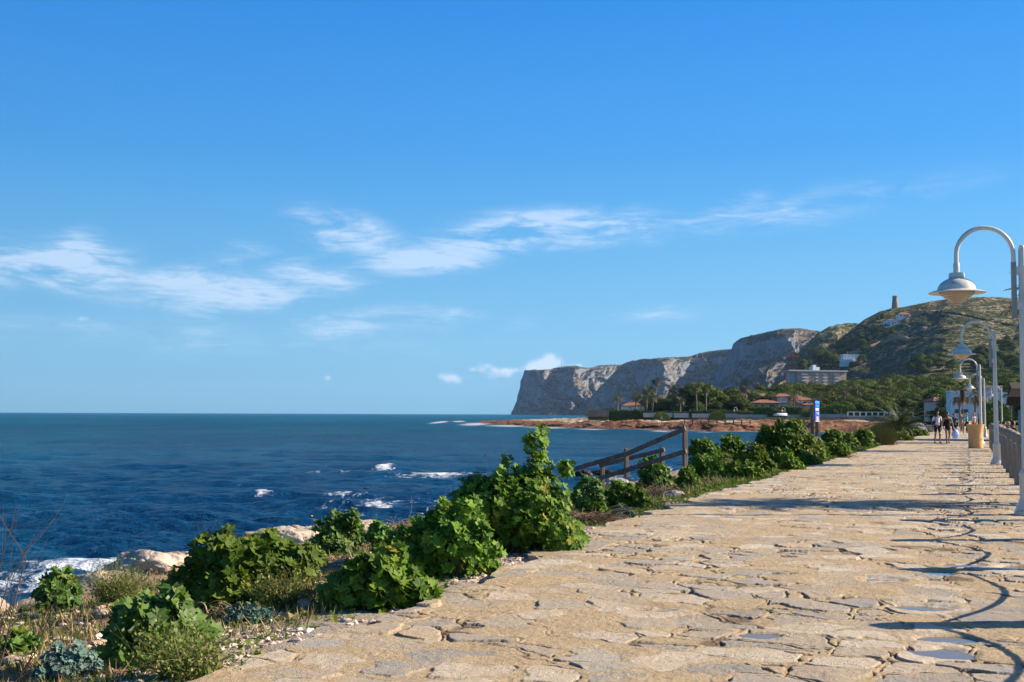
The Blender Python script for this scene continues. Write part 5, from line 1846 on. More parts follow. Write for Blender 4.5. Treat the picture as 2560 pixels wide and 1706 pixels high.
def person(label, loc, rz, h, hair='hair', skinm='skin', top='wshirt', bottom='navy', stride=.12, arms=((.26, -.04, .86), (.26, .06, .86)), sleeves=True, dress=False,
           long_hair=False, straps=False, pants=False, seated=False, cat='person', group=None, lift=0.0, shortcut=.62, lean=0):
    root = empty('person', loc, label, cat, group, rz)
    s = h / 1.76
    root.scale = (s, s, s)
    J, E = [], []

    def add(p, r, par=None):
        J.append((p, r)); i = len(J) - 1
        if par is not None: E.append((par, i))
        return i
    dz = -.48 if seated else 0
    pel = add((0, 0, .95 + dz), (.150, .105))
    sp = add((0, .01 + lean * .3, 1.13 + dz), (.128, .09), pel)
    ch = add((0, .01 + lean * .7, 1.32 + dz), (.155, .105), sp)
    up = add((0, .01 + lean, 1.43 + dz), (.12, .085), ch)
    nk = add((0, -.005 + lean, 1.50 + dz), .052, up)
    hb = add((0, -.02 + lean, 1.57 + dz), (.062, .07), nk)
    hm = add((0, -.02 + lean, 1.65 + dz), (.078, .096), hb)
    add((0, -.01 + lean, 1.72 + dz), (.062, .075), hm)
    add((0, -.118 + lean, 1.635 + dz), .012, hm)                   # nose
    for sx in (-1, 1):
        add((sx * .082, -.01 + lean, 1.645 + dz), (.014, .022), hm)   # ears
    knees, ank, elbs, wrs = [], [], [], []
    for k, sx in enumerate((-1, 1)):
        ax, ay, az_ = arms[k]
        sh = add((sx * .175, .01 + lean, 1.425 + dz), .056, up)
        hand = Vector((sx * ax, ay, az_ + dz)); shv = Vector((sx * .185, .01 + lean, 1.42 + dz))
        mid = (hand + shv) / 2; L2 = (hand - shv).length / 2
        off = math.sqrt(max(0.0, .30 ** 2 - L2 ** 2)) if L2 < .30 else .02
        el = mid + Vector((sx * .45, .8, -.25)).normalized() * off
        e = add(tuple(el), .041, sh); elbs.append(el)
        w = add(tuple(hand + (el - hand) * .06), .026, e); wrs.append(hand)
        d = (hand - el).normalized()
        pa = add(tuple(hand + d * .045), (.034, .018), w)
        for fi in range(4):
            o_ = (fi - 1.5) * .017
            l = (.078, .09, .084, .066)[fi]
            f1 = add(tuple(hand + d * (.085) + Vector((0, o_, 0))), .010, pa)
            f2 = add(tuple(hand + d * (.085 + l * .5) + Vector((-sx * .008, o_ * 1.1, 0))), .0085, f1)
            add(tuple(hand + d * (.085 + l * .85) + Vector((-sx * .028, o_ * 1.1, 0))), .007, f2)
        t1 = add(tuple(hand + d * .03 + Vector((0, -.035, 0))), .011, w)
        add(tuple(hand + d * .07 + Vector((-sx * .01, -.05, 0))), .009, t1)
        hp = add((sx * .09, 0, .90 + dz), .088, pel)
        st_ = stride * sx
        if seated:
            kn = Vector((sx * .13, -.42, .50)); an = Vector((sx * .13, -.44, .09))
        else:
            kn = Vector((sx * .095, -st_ * .5 - .03, .50)); an = Vector((sx * .09, -st_ + .03, .085))
        k_ = add(tuple(kn), .056, hp); knees.append(kn)
        c_ = add(tuple(kn + (an - kn) * .35 + Vector((0, .012, 0))), .052, k_)
        a_ = add(tuple(an), .035, c_); ank.append(an)
        add(tuple(an + Vector((sx * .015, -.15, -.045))), (.036, .022), a_)
    skin('body', J, E, root, MAT[skinm])
    # face details
    for sx in (-1, 1):
        mb = MB(); mb.lathe([(.0, -.008), (.009, 0), (.0, .008)], 8, (sx * .03, -.108 + lean, 1.655 + dz)); mb.build('eye', MAT['eye'], root, True)
    mb = MB(); mb.box((0, -.112 + lean, 1.598 + dz), (.045, .012, .012), bev=.003); mb.build('mouth', MAT['lip'], root)
    # hair
    v, f = ICO3
    hv = v * np.array([.092, .112, .098]) + np.array([0, .004 + lean, 1.675 + dz])
    hv[:, 1] = np.where((v[:, 2] < .25) & (hv[:, 1] < -.03 + lean), np.maximum(hv[:, 1], -.02 + lean), hv[:, 1])
    hv += (fbm(v[:, 0] * 6 + 3, v[:, 1] * 6 + v[:, 2] * 5, 5, 3) - .5)[:, None] * v * .03
    if long_hair:
        k = v[:, 2] < -.1
        hv[:, 2] = np.where(k & (v[:, 1] > -.35), hv[:, 2] + v[:, 2] * .20, hv[:, 2])
        hv[:, 1] = np.where(k, np.maximum(hv[:, 1], .02 + lean), hv[:, 1])
    np_mesh('hair', hv, f, MAT[hair], root)
    # clothes
    if dress:
        T = [((0, 0, .72 + dz), (.185, .13)), ((0, 0, .90 + dz), (.175, .128)), ((0, .01, 1.12 + dz), (.142, .108)), ((0, .01 + lean * .7, 1.32 + dz), (.168, .122)), ((0, .01 + lean, 1.40 + dz), (.14, .09))]
        skin('dress', T, [(i, i + 1) for i in range(4)], root, MAT[top])
    else:
        T = [((0, 0, .93 + dz), (.165, .122)), ((0, .01, 1.12 + dz), (.150, .112)), ((0, .01 + lean * .7, 1.32 + dz), (.172, .122)), ((0, .01 + lean, 1.435 + dz), (.13, .095))]
        ed = [(0, 1), (1, 2), (2, 3)]
        if sleeves:
            for k, sx in enumerate((-1, 1)):
                T.append(((sx * .175, .01 + lean, 1.425 + dz), .070)); ed.append((3, len(T) - 1))
                q = Vector((sx * .185, .01 + lean, 1.42 + dz)).lerp(elbs[k], .72)
                T.append((tuple(q), .062)); ed.append((len(T) - 2, len(T) - 1))
        skin('shirt', T, ed, root, MAT[top])
        fr = .98 if pants else shortcut
        T = [((0, 0, .97 + dz), (.150, .115))]; ed = []
        for k, sx in enumerate((-1, 1)):
            hp = Vector((sx * .09, 0, .89 + dz)); T.append((tuple(hp), .10)); ed.append((0, len(T) - 1))
            T.append((tuple(hp.lerp(knees[k], min(1, fr * 1.3 if not pants else 1))), .083)); ed.append((len(T) - 2, len(T) - 1))
            if pants:
                T.append((tuple(knees[k].lerp(ank[k], .93)), .062)); ed.append((len(T) - 2, len(T) - 1))
        skin('trousers' if pants else 'shorts', T, ed, root, MAT[bottom])
        if top == 'wshirt' and not pants and straps:
            for sx in (-1, 1):
                hp = Vector((sx * .09, 0, .89 + dz)); q = hp.lerp(knees[(sx + 1) // 2], .86)
                mb = MB(); mb.lathe([(.088, -.018), (.09, .018)], 14, tuple(q)); mb.build('hem_band', MAT['wshirt'], root, True)
    for k, sx in enumerate((-1, 1)):
        a = ank[k]
        v, f = ICO1
        np_mesh('shoe', v * np.array([.046, .135, .042]) + np.array([a.x + sx * .008, a.y - .065, a.z - .040]), f, MAT['shoe'], root)
    if straps:
        for sx in (-1, 1):
            pts = [(sx * .12, .13, 1.30 + dz), (sx * .125, .05, 1.47 + dz), (sx * .125, -.08, 1.44 + dz), (sx * .13, -.135, 1.32 + dz), (sx * .14, -.12, 1.18 + dz), (sx * .165, .0, 1.06 + dz)]
            mb = MB(); mb.tube(pts, .02, 6); mb.build('backpack_strap', MAT['navy'], root, True)
        mb = MB(); mb.box((0, .21, 1.24 + dz), (.28, .16, .42), bev=.05); mb.build('backpack', MAT['navy'], root, True)
    return root


def ppos(px, Y):
    return ((px - 1280) / F * Y, Y, .005)


def chair(px, Y, rz, label):
    x = (px - 1280) / F * Y
    r = empty('cafe_chair', (x, Y, -.09), label, 'chair', 'cafe chairs behind the bollards', rz)
    mb = MB(); mb.box((0, 0, .44), (.42, .42, .04), bev=.01); mb.build('seat', MAT['thatch'], r)
    mb = MB(); mb.box((0, .21, .72), (.42, .04, .40), bev=.01); mb.build('backrest', MAT['thatch'], r)
    for a in (-.18, .18):
        for b in (-.18, .18):
            mb = MB(); mb.tube([(a, b, 0), (a, b, .43)], .018, 6); mb.build('leg', MAT['black'], r)


person('man walking towards the viewer in white T-shirt and dark shorts with backpack straps', ppos(2341.5, 64), R(4), 1.80, straps=True, stride=.13, skinm='skin2')
person('woman with long dark hair in a short black dress holding a pale blue bag', ppos(2367, 63.6), R(-5), 1.73, top='black', dress=True, long_hair=True, stride=-.11, arms=((.22, -.02, .86), (.33, -.02, .84)))
# the bag in her hand
bp = Vector(ppos(2367, 63.6)) + Vector((.40, -.05, 0))
rb = empty('plastic_bag', (bp.x, bp.y, .28), 'bulging pale blue plastic bag carried by the woman in black', 'bag')
v, f = ICO3
bv = v.copy(); bv *= (1 + (fbm(v[:, 0] * 3, v[:, 1] * 3 + v[:, 2] * 3, 8, 4) - .5) * .5)[:, None]
bv = bv * np.array([.19, .12, .25]); bv[:, 0] *= 1 - .35 * np.clip(v[:, 2], 0, 1); bv[:, 2] += .25
np_mesh('body', bv, f, MAT['bag'], rb)
mb = MB(); mb.tube([(-.05, 0, .44), (-.03, 0, .56), (0, 0, .60), (.03, 0, .56), (.06, 0, .44)], .012, 6); mb.build('handle', MAT['bag'], rb, True)
person('person in dark teal shirt half hidden behind the woman in black', ppos(2384, 78), R(-20), 1.68, top='dteal', bottom='navy', hair='hair', arms=((.25, -.1, .95), (.25, -.05, .9)))
person('blond woman in a printed short dress standing in the group', ppos(2401, 108), R(150), 1.66, top='print', dress=True, hair='hair_b', stride=.04)
person('man in black behind the blond woman of the group', ppos(2404, 113), R(20), 1.82, top='black', bottom='black', pants=True, hair='hair', stride=.03)
person('person in turquoise shirt and black trousers raising a hand to the face', ppos(2415.5, 105), R(60), 1.80, top='teal', bottom='black', pants=True, hair='hair_g', stride=.03, arms=((.16, -.26, 1.50), (.26, .0, .88)))
person('stout person in navy and white striped shirt and red shorts behind the bin', ppos(2433, 96), R(200), 1.76, top='stripe', bottom='red', hair='hair_g', stride=.03)
person('seated guest in white and blue top behind the bollards', ppos(2508, 62), R(60), 1.70, top='wshirt', bottom='navy', pants=True, seated=True, hair='hair')
person('seated guest in black left of the one in white', ppos(2492, 64), R(-60), 1.72, top='black', bottom='black', pants=True, seated=True, hair='hair')
person('seated guest in black, tallest, nearest the lamp pole', ppos(2530, 52), R(100), 1.80, top='black', bottom='black', pants=True, seated=True, hair='hair')
person('seated guest in dark blue between the other seated guests', ppos(2519, 57), R(150), 1.72, top='navy', bottom='black', pants=True, seated=True, hair='hair_g')
chair(2508, 62, R(60), 'dark cafe chair under the guest in white')
chair(2492, 64, R(-60), 'dark cafe chair under the leftmost seated guest')
chair(2530, 52, R(100), 'dark cafe chair under the guest nearest the lamp pole')
chair(2519, 57, R(150), 'dark cafe chair under the guest in dark blue')
# one bather on the far beach
pb = at(1520, 975, 262)
person('bather in a turquoise shirt standing on the far rocky beach', (pb.x, 262, -.45), R(120), 1.7, top='teal', bottom='navy', stride=.05)

# ================================================================== THE FAR SHORE
bpy.context.view_layer.update()
DG = bpy.context.evaluated_depsgraph_get()
from mathutils.bvhtree import BVHTree
GB = {}
for n_ in ('coast_land', 'tower_hill', 'middle_ridge', 'cliff_ridge', 'terrace_ground'):
    GB[n_] = BVHTree.FromObject(bpy.data.objects[n_], DG)


def drop(x, y):
    z = -99
    for b in GB.values():
        h = b.ray_cast(Vector((x, y, 900)), Vector((0, 0, -1)))
        if h[0] is not None: z = max(z, h[0].z)
    return z if z > -50 else 0.0


def sh(Y):
    return float(np.interp(Y, [219, 226, 300, 372, 430], [219, 276, 350, 392, 430])) if 219 < Y < 430 else Y


def hill_hit(x, y, names=('tower_hill', 'coast_land', 'middle_ridge', 'cliff_ridge')):
    d = ray(x * K, y * K).normalized(); best = None
    for n_ in names:
        h = GB[n_].ray_cast(Vector((0, 0, H)), d)
        if h[0] is not None and (best is None or h[3] < best[1]): best = (h[0], h[3])
    return best[0] if best else None


# ---- pines: a few kinds, each with its own crown of needle clumps and a trunk with limbs
def make_pine(seed, Ht, Wd, mat, umbrella, label):
    rng = np.random.RandomState(seed)
    root = empty('pine_tree', (0, 0, 0), label, 'pine tree', 'pines of the coastal wood')
    cl = []
    n = 17 if umbrella else 21
    for i in range(n):
        a = i * 2.4 + rng.uniform(-.4, .4); q = math.sqrt((i + .5) / n)
        r = Wd * rng.uniform(.15, .24)
        z = Ht * (1 - (.20 if umbrella else .55) * q ** 2) - r * .6 + rng.normal(0, .03) * Ht
        cl.append((Wd * .5 * .82 * q * math.cos(a), Wd * .5 * .82 * q * math.sin(a), z, r, r * rng.uniform(.8, 1.1), r * rng.uniform(.42, .62)))
    if not umbrella:
        for i in range(8):
            a = rng.uniform(0, 6.28); r = Wd * rng.uniform(.13, .2)
            cl.append((Wd * .38 * math.cos(a), Wd * .38 * math.sin(a), Ht * rng.uniform(.2, .5), r, r, r * .7))
    P, Nn = [], []
    for (cx, cy, cz, rx, ry, rz) in cl:
        m = int(150 * (rx * ry) / (Wd * .19) ** 2) + 40
        d = sphere_dirs(m, rng); d[:, 2] = np.where(d[:, 2] < -.35, -d[:, 2], d[:, 2])
        d += (rng.rand(m, 3) - .5) * .35
        P.append(np.array([cx, cy, cz]) + d * rng.uniform(.8, 1.12, m)[:, None] * np.array([rx, ry, rz]))
        Nn.append(d + [0, 0, .5] + rng.normal(0, .45, (m, 3)))
    P = np.concatenate(P); Nn = np.concatenate(Nn)
    v1, f1 = scatter(TRI, P, Nn, Wd * .036 * rng.uniform(.6, 1.35, len(P)), rng)
    # hidden inner foliage mass of every clump
    vs, fs = [v1], [f1]; o = len(v1)
    iv, if_ = ICO1
    for (cx, cy, cz, rx, ry, rz) in cl:
        w = iv * np.array([rx, ry, rz]) * .74 * rng.uniform(.8, 1.15, (len(iv), 1)) + np.array([cx, cy, cz])
        vs.append(w); fs.append(if_ + o); o += len(w)
    np_mesh('crown', np.concatenate(vs), np.concatenate(fs), MAT[mat], root, smooth=False)
    cur, rad = [], []
    tr = np.array([[0, 0, -.6], [.06 * Wd, 0, Ht * .3], [0.02 * Wd, .03 * Wd, Ht * .62], [0, 0, Ht * .86]])
    t = np.linspace(0, 3, 10); tr = np.stack([np.interp(t, range(4), tr[:, k]) for k in range(3)], 1)
    cur.append(tr); rad.append(np.linspace(Ht * .035, Ht * .012, 10))
    for (cx, cy, cz, rx, ry, rz) in cl[1::2]:
        s = tr[rng.randint(4, 8)]; e = np.array([cx, cy, cz - rz * .3])
        tt = np.linspace(0, 1, 5)[:, None]
        cur.append(s + (e - s) * tt + np.array([0, 0, -.06 * Ht]) * np.sin(tt * math.pi)); rad.append(np.linspace(Ht * .012, Ht * .005, 5))
    v, f = twig_mesh(cur, rad, 6)
    np_mesh('trunk', v, f, MAT['bark'], root)
    return root


PROTO = [make_pine(1, 7.5, 8.5, 'pine', True, 'p'), make_pine(2, 6.5, 7.0, 'pine', False, 'p'), make_pine(3, 5.2, 6.2, 'pine_dark', False, 'p'), make_pine(4, 8.2, 9.5, 'pine', False, 'p'),
         make_pine(5, 4.0, 5.4, 'pine_dark', True, 'p'), make_pine(6, 6.0, 7.6, 'pine', True, 'p')]
USED = set()
PH = [7.5, 6.5, 5.2, 8.2, 4.0, 6.0]


def pine(k, x, y, z, sc, label, group, rz=0):
    if k not in USED:
        USED.add(k); r = PROTO[k]; r.location = (x, y, z); r.rotation_euler = (0, 0, rz); r.scale = (sc, sc, sc); r['label'] = label; r['group'] = group
        return r
    return part_copy(PROTO[k], (x, y, z), rz, label, group, sc)


rngp = np.random.RandomState(77)
BLOCK = []   # (x0, x1, Y) print columns that must stay clear in front of buildings


CANX = [1500, 1540, 1575, 1606, 1650, 1690, 1740, 1790, 1830, 1880, 1930, 1980, 2050, 2100, 2150, 2200, 2260, 2340, 2400]
CANY = [914, 909, 894, 886, 893, 888, 886, 879, 877, 880, 875, 864, 857, 856, 848, 852, 846, 842, 842]


def plant_band(x0, x1, Y0, Y1, n, kinds, s0, s1, label, group, clear=(), mind=5.0, tr=(.3, 1)):
    Y0, Y1 = sh(Y0), sh(Y1)
    clear = [(a, b, sh(c)) for a, b, c in clear]
    pts = []
    tries = 0
    while len(pts) < n and tries < n * 30:
        tries += 1
        x = rngp.uniform(x0, x1); Y = rngp.uniform(Y0, Y1)
        if any(a < x < b and Y < c for a, b, c in clear): continue
        X = colX(x, Y)
        if any(math.hypot(X - p[0], Y - p[1]) < mind for p in pts): continue
        pts.append((X, Y))
        k = int(rngp.choice(kinds)); z0 = drop(X, Y)
        tt_ = tr[0] + (tr[1] - tr[0]) * (Y - Y0) / (Y1 - Y0)
        yt_ = 938 + (np.interp(x, CANX, CANY) - 938) * tt_ + rngp.uniform(-4, 4)
        sc = float(np.clip((at(x, yt_, Y).z - z0) / PH[k], .55, 1.6)) 
        pine(k, X, Y, z0 - .15, sc, label, group, rngp.uniform(0, 6.28))


CLEAR = [(1740, 1795, 338), (1822, 1850, 338), (1418, 1484, 320), (1700, 1790, 366), (2180, 2330, 205)]
plant_band(1496, 1700, 296, 350, 64, [2, 4, 2, 1], .55, .85, 'dark bushy tree in the dense garden wood behind the cove beach', 'dark trees of the garden wood', CLEAR, 2.7, tr=(.35, 1))
plant_band(1690, 1800, 368, 470, 26, [1, 2, 5, 3], .6, .95, 'pine above the roofs of the villas left of the blue sign', 'pines above the villas', CLEAR, 4.6, tr=(.6, 1))
plant_band(1720, 1900, 341, 372, 12, [1, 2, 5], .6, .95, 'pine just behind the tiled roofs of the peach villa', 'pines behind the peach villa', CLEAR, 4.5, tr=(.5, .75))
plant_band(1790, 2000, 360, 470, 38, [1, 3, 5, 0, 2], .7, 1.0, 'pine between the peach villa and the long apartment block', 'pines below the apartment block', CLEAR, 4.8, tr=(.45, .9))
plant_band(1780, 2000, 470, 640, 34, [1, 3, 5, 0], .8, 1.0, 'pine at the foot of the long apartment block', 'pines at the apartment block foot', (), 6, tr=(.85, 1))
plant_band(1890, 2215, 272, 330, 36, [1, 0, 2, 5, 3], .6, .95, 'round-crowned pine behind the railed white wall', 'pines behind the railed white wall', CLEAR, 4.2, tr=(.15, .5))
plant_band(1960, 2360, 330, 430, 52, [1, 3, 5, 0], .75, 1.1, 'broad pine in the middle of the coastal wood', 'pines of the coastal wood', (), 5.2, tr=(.4, .75))
plant_band(1960, 2375, 430, 640, 64, [3, 0, 5, 1], .85, 1.15, 'pine at the upper rim of the coastal wood below the scrub hill', 'upper pines of the coastal wood', (), 6.2, tr=(.7, 1))
plant_band(2150, 2185, 190, 262, 4, [1, 2], .6, .8, 'pine left of the white flat-roofed building at the right', 'pines left of the white building', (), 4, tr=(.3, .6))
plant_band(2215, 2370, 190, 262, 14, [1, 3, 2], .7, 1.0, 'pine behind the white flat-roofed building at the right', 'pines behind the white building', CLEAR, 5, tr=(.4, .7))
# hillside pines, placed where they stand on the slopes
for (poly, n, kinds, s0, s1, label, group) in [
    ([(2235, 2370, 800, 858)], 34, [2, 1, 3, 4], .8, 1.3, 'dark pine on the right flank of the scrub hill, behind the lamps', 'dark pines on the right hillside'),
    ([(2290, 2370, 778, 812)], 12, [2, 4, 1], .7, 1.1, 'dark pine on the right flank of the scrub hill, behind the lamps', 'dark pines on the right hillside'),
    ([(2090, 2235, 836, 862)], 16, [3, 0, 1], .8, 1.15, 'pine standing singly at the foot of the scrub hill', 'pines at the foot of the scrub hill'),
    ([(1820, 1935, 812, 850)], 26, [1, 3, 2, 5], .8, 1.25, 'pine on the shaded slope above the long apartment block', 'pines above the apartment block'),
    ([(1900, 1985, 780, 806)], 10, [2, 4, 1], .8, 1.1, 'pine on the shaded slope above the white terraced villa', 'pines above the white villa'),
    ([(1850, 1990, 772, 845)], 46, [2, 4, 1], .7, 1.2, 'dark pine on the steep shaded flank left of the hill houses', 'dark pines on the shaded flank'),
    ([(1960, 2050, 742, 800)], 34, [2, 4], .5, .9, 'small dark pine on the shaded flank below the hill houses', 'small pines on the shaded flank'),
    ([(2005, 2065, 700, 745)], 12, [4, 2], .45, .8, 'small dark pine on the ridge around the houses below the tower', 'small pines around the hill houses')]:
    for (x0, x1, y0, y1) in poly:
        for i in range(n):
            x, y = rngp.uniform(x0, x1), rngp.uniform(y0, y1)
            h = hill_hit(x, y)
            if h is None: continue
            pine(int(rngp.choice(kinds)), h.x, h.y, h.z - .3, rngp.uniform(s0, s1), label, group, rngp.uniform(0, 6.28))
for k, (x, Y, sc, lab) in enumerate(((1606, 300, 1.0, 'big umbrella pine with the widest round crown among the palms'), (1578, 306, .7, 'smaller umbrella pine left of the widest one'), (1632, 305, .78, 'sunlit umbrella pine right of the widest one'))):
    Y = sh(Y); X = colX(x, Y); pine(0, X, Y, drop(X, Y) - .3, sc * (at(x, 879, Y).z - drop(X, Y)) / 7.3, lab, 'umbrella pines above the garden', 1.0 * k)
for k_ in range(len(PROTO)):
    if k_ not in USED:
        r_ = PROTO[k_]
        pine(k_, colX(2300, 640), 640, drop(colX(2300, 640), 640), 1, 'pine at the upper rim of the coastal wood below the scrub hill', 'upper pines of the coastal wood')

# ---- palms on the far shore: (x, crown y, base y, Y, kind, frond length, fronds)
for i, (x, yc, yb, Y, kind, L, nf, lab) in enumerate([
    (1418, 912, 941, 292, 'date', 2.6, 34, 'leftmost palm, low and slender, standing alone at the end of the point'),
    (1462, 909, 945, 288, 'date', 3.0, 44, 'dense dark palm right above the small red-roofed house'),
    (1474, 918, 945, 284, 'fan', 2.4, 36, 'full palm just right of the one over the red-roofed house'),
    (1486, 899, 942, 296, 'fan', 2.0, 30, 'fan palm of the pair, left and slightly shorter'),
    (1497, 897, 942, 298, 'fan', 2.0, 30, 'fan palm of the pair, right one'),
    (1499, 915, 948, 282, 'fan', 2.2, 30, 'low palm with brown fronds below the pair'),
    (1508, 878, 940, 306, 'fan', 1.8, 30, 'tallest fan palm with a very thin trunk against the cliff'),
    (1545, 895, 940, 300, 'fan', 2.1, 32, 'tall fan palm left of the umbrella pines'),
    (1563, 921, 948, 280, 'fan', 2.0, 28, 'short sunlit fan palm in front of the dark wood'),
    (1570, 897, 940, 298, 'fan', 2.0, 28, 'fan palm touching the left umbrella pine'),
    (1601, 890, 940, 284, 'fan', 2.1, 34, 'tall fan palm with a pale trunk in front of the umbrella pine'),
    (1622, 892, 930, 290, 'fan', 2.0, 30, 'fan palm before the sunlit side of the umbrella pine'),
    (1716, 889, 934, 330, 'fan', 3.0, 34, 'palm with reddish dead skirt before the tiled roofs'),
    (1825, 910, 941, 300, 'date', 4.0, 46, 'large arching date palm in front of the peach villa'),
    (1872, 915, 940, 305, 'date', 3.6, 38, 'date palm behind the blue sign'),
    (1926, 922, 944, 300, 'fan', 2.4, 28, 'palm with dead fronds right of the peach villa'),
    (1968, 898, 930, 330, 'date', 3.2, 30, 'brownish palm in the wood above the railed white wall'),
    (1942, 898, 935, 335, 'date', 3.0, 26, 'sparse grey-green palm beside the brownish one'),
    (2206, 912, 946, 158, 'date', 2.0, 30, 'small bushy palm at the left corner of the white flat-roofed building'),
    (2240, 908, 946, 146, 'date', 2.1, 30, 'bushy dark palm covering the middle of the white building'),
    (2262, 915, 940, 150, 'date', 1.9, 26, 'small dark palm in front of the white flat-roofed building'),
    (2322, 905, 945, 140, 'fan', 1.5, 22, 'small palm at the right corner of the white building')]):
    Y = sh(Y); X = colX(x, Y); zc = at(x, yc, Y).z; zb = drop(X, Y) - .2
    palm(lab, kind, max(.8, zc - zb), nf, L, .22 if Y > 200 else .14, 720 + i, 'palms on the far shore' if Y > 200 else 'palms by the white building', 12, (X, Y, zb))

# palms beside the promenade, out of the picture to the right except for the tips of one crown
for i, (X, Y, Hh, L, nf, lab) in enumerate([
    (17.35, 37.0, 5.1, 1.65, 90, 'tall palm right of the nearest lamp pole, one frond showing against the sky'),
    (12.9, 20.9, 4.1, 1.7, 85, 'small palm behind the bollards whose crown shadow crosses the paving'),
    (23.9, 50.5, 4.6, 1.9, 60, 'palm behind the bollards shading the middle of the promenade'),
    (31.0, 66.0, 4.6, 1.9, 60, 'palm behind the bollards shading the paving near the bin')]):
    palm(lab, 'date', Hh, nf, L, .14, 760 + i, 'palms along the cafe terrace', 18, (X, Y, -.1), skirt=False)


# ---- hedges and shrubs
def hedge(label, x0, x1, yt, Y, dep, seed, mat='pine_dark', group='clipped hedges on the far shore', zb=None, name='hedge', rnd=0.0):
    rng = np.random.RandomState(seed); Y = sh(Y)
    X0, X1 = colX(x0, Y), colX(x1, Y)
    zt = at((x0 + x1) / 2, yt, Y).z
    zb = drop((X0 + X1) / 2, Y) - .3 if zb is None else zb
    Ht = max(.5, zt - zb); Wd = X1 - X0
    root = empty(name, ((X0 + X1) / 2, Y, zb), label, 'hedge' if name == 'hedge' else 'shrub', group)
    n = int((Wd * Ht + Wd * dep) * 26)
    P = np.stack([rng.uniform(-.5, .5, n) * Wd, -.5 * dep * np.ones(n), rng.uniform(0, 1, n) * Ht], 1)
    top = rng.rand(n) < dep / (Ht + dep)
    P[top, 1] = rng.uniform(-.5, .5, top.sum()) * dep; P[top, 2] = Ht
    hmod = 1 + (fbm(P[:, 0] * .35 + seed, P[:, 0] * 0, seed, 4) - .5) * (.35 + rnd)
    if rnd:
        hmod *= np.sqrt(np.clip(1 - (2 * P[:, 0] / Wd) ** 2, .05, 1))
    P[:, 2] *= hmod
    P += rng.normal(0, .09, P.shape)
    Nn = np.where(top[:, None], [0, 0, 1.], [0, -1., .3]) + rng.normal(0, .5, P.shape)
    v, f = scatter(TRI, P, Nn, .20 * rng.uniform(.6, 1.3, n), rng)
    m = 40; xs = np.linspace(-.5, .5, m) * Wd
    hm = (1 + (fbm(xs * .35 + seed, xs * 0, seed, 4) - .5) * (.35 + rnd)) * (np.sqrt(np.clip(1 - (2 * xs / Wd) ** 2, .05, 1)) if rnd else 1) * Ht * .95
    core = np.concatenate([np.stack([xs, 0 * xs - dep * .45, 0 * xs], 1), np.stack([xs, 0 * xs - dep * .45, hm], 1), np.stack([xs, 0 * xs + dep * .45, hm], 1), np.stack([xs, 0 * xs + dep * .45, 0 * xs], 1)])
    i = np.arange(m - 1); fc = np.concatenate([np.stack([i + a * m, i + 1 + a * m, i + 1 + (a + 1) * m, i + (a + 1) * m], 1) for a in range(3)])
    fc = np.concatenate([fc[:, [0, 1, 2]], fc[:, [0, 2, 3]]])
    np_mesh('foliage', np.concatenate([v, core]), np.concatenate([f, fc + len(v)]), MAT[mat], root, smooth=False)


hedge('lawn-topped low hedge at the left end of the far terrace', 1352, 1412, 941, 296, 2, 801, 'grass')
hedge('dark hedge below the small red-roofed house', 1400, 1480, 944, 280, 2, 802)
hedge('dark hedge under the fan palms', 1470, 1585, 946, 276, 2.5, 803)
hedge('long clipped hedge in front of the dark wood', 1584, 1700, 943, 278, 3, 804)
hedge('short bright hedge beside the first far lamp', 1700, 1732, 945, 274, 2, 805, 'pine')
hedge('hedge below the peach villa', 1728, 1842, 937, 290, 2.5, 806, 'pine')
hedge('long rough hedge above the low pale wall', 1838, 1990, 933, 272, 3, 807, 'pine', rnd=.05)
hedge('dense dark hedge behind the railed white wall', 1985, 2200, 936, 256, 3, 808)
for i, (x0, x1, yt, Y, lab) in enumerate([(1898, 1950, 921, 285, 'large rounded dark shrub right of the blue sign, farther shore'), (1945, 2005, 905, 300, 'big ball-shaped dark tree above the railed wall'), (1760, 1806, 943, 262, 'loose grey-green shrub in front of the low pale wall'),
                                          (1500, 1540, 950, 268, 'small shrub under the terrace wall'), (2150, 2200, 925, 250, 'rounded shrub left of the white flat-roofed building'), (1628, 1668, 948, 262, 'small dark shrub against the pale wall under the hedge'), (1840, 1880, 947, 258, 'low shrub half covering the pale wall left of the sign'), (2255, 2315, 925, 132, 'yellowish reeds in front of the white building')]):
    hedge(lab, x0, x1, yt, Y, 3, 820 + i, 'pine' if i not in (0, 1, 4) else 'pine_dark', 'rounded shrubs on the far shore', name='shrub', rnd=.25)


# ---- walls
def wall(label, x0, x1, yt, yb, Y, mat, dep=.4, name='garden_wall', cope=True, group='low walls on the far shore', Y1=None):
    Y = sh(Y)
    a = at(x0, yt, Y); b_ = at(x1, yt, Y1 or Y); zb = at(x0, yb, Y).z
    c = (a + b_) / 2
    root = empty(name, (c.x, c.y, zb), label, 'wall', group)
    L = (b_ - a).length; rz = math.atan2(b_.y - a.y, b_.x - a.x)
    mb = MB(); mb.box((0, 0, (c.z - zb) / 2 - .3), (L, dep, c.z - zb + .6), rz); mb.build('wall', MAT[mat], root)
    if cope:
        mb = MB(); mb.box((0, 0, c.z - zb + .05), (L + .1, dep + .12, .1), rz); mb.build('coping', MAT[mat], root)


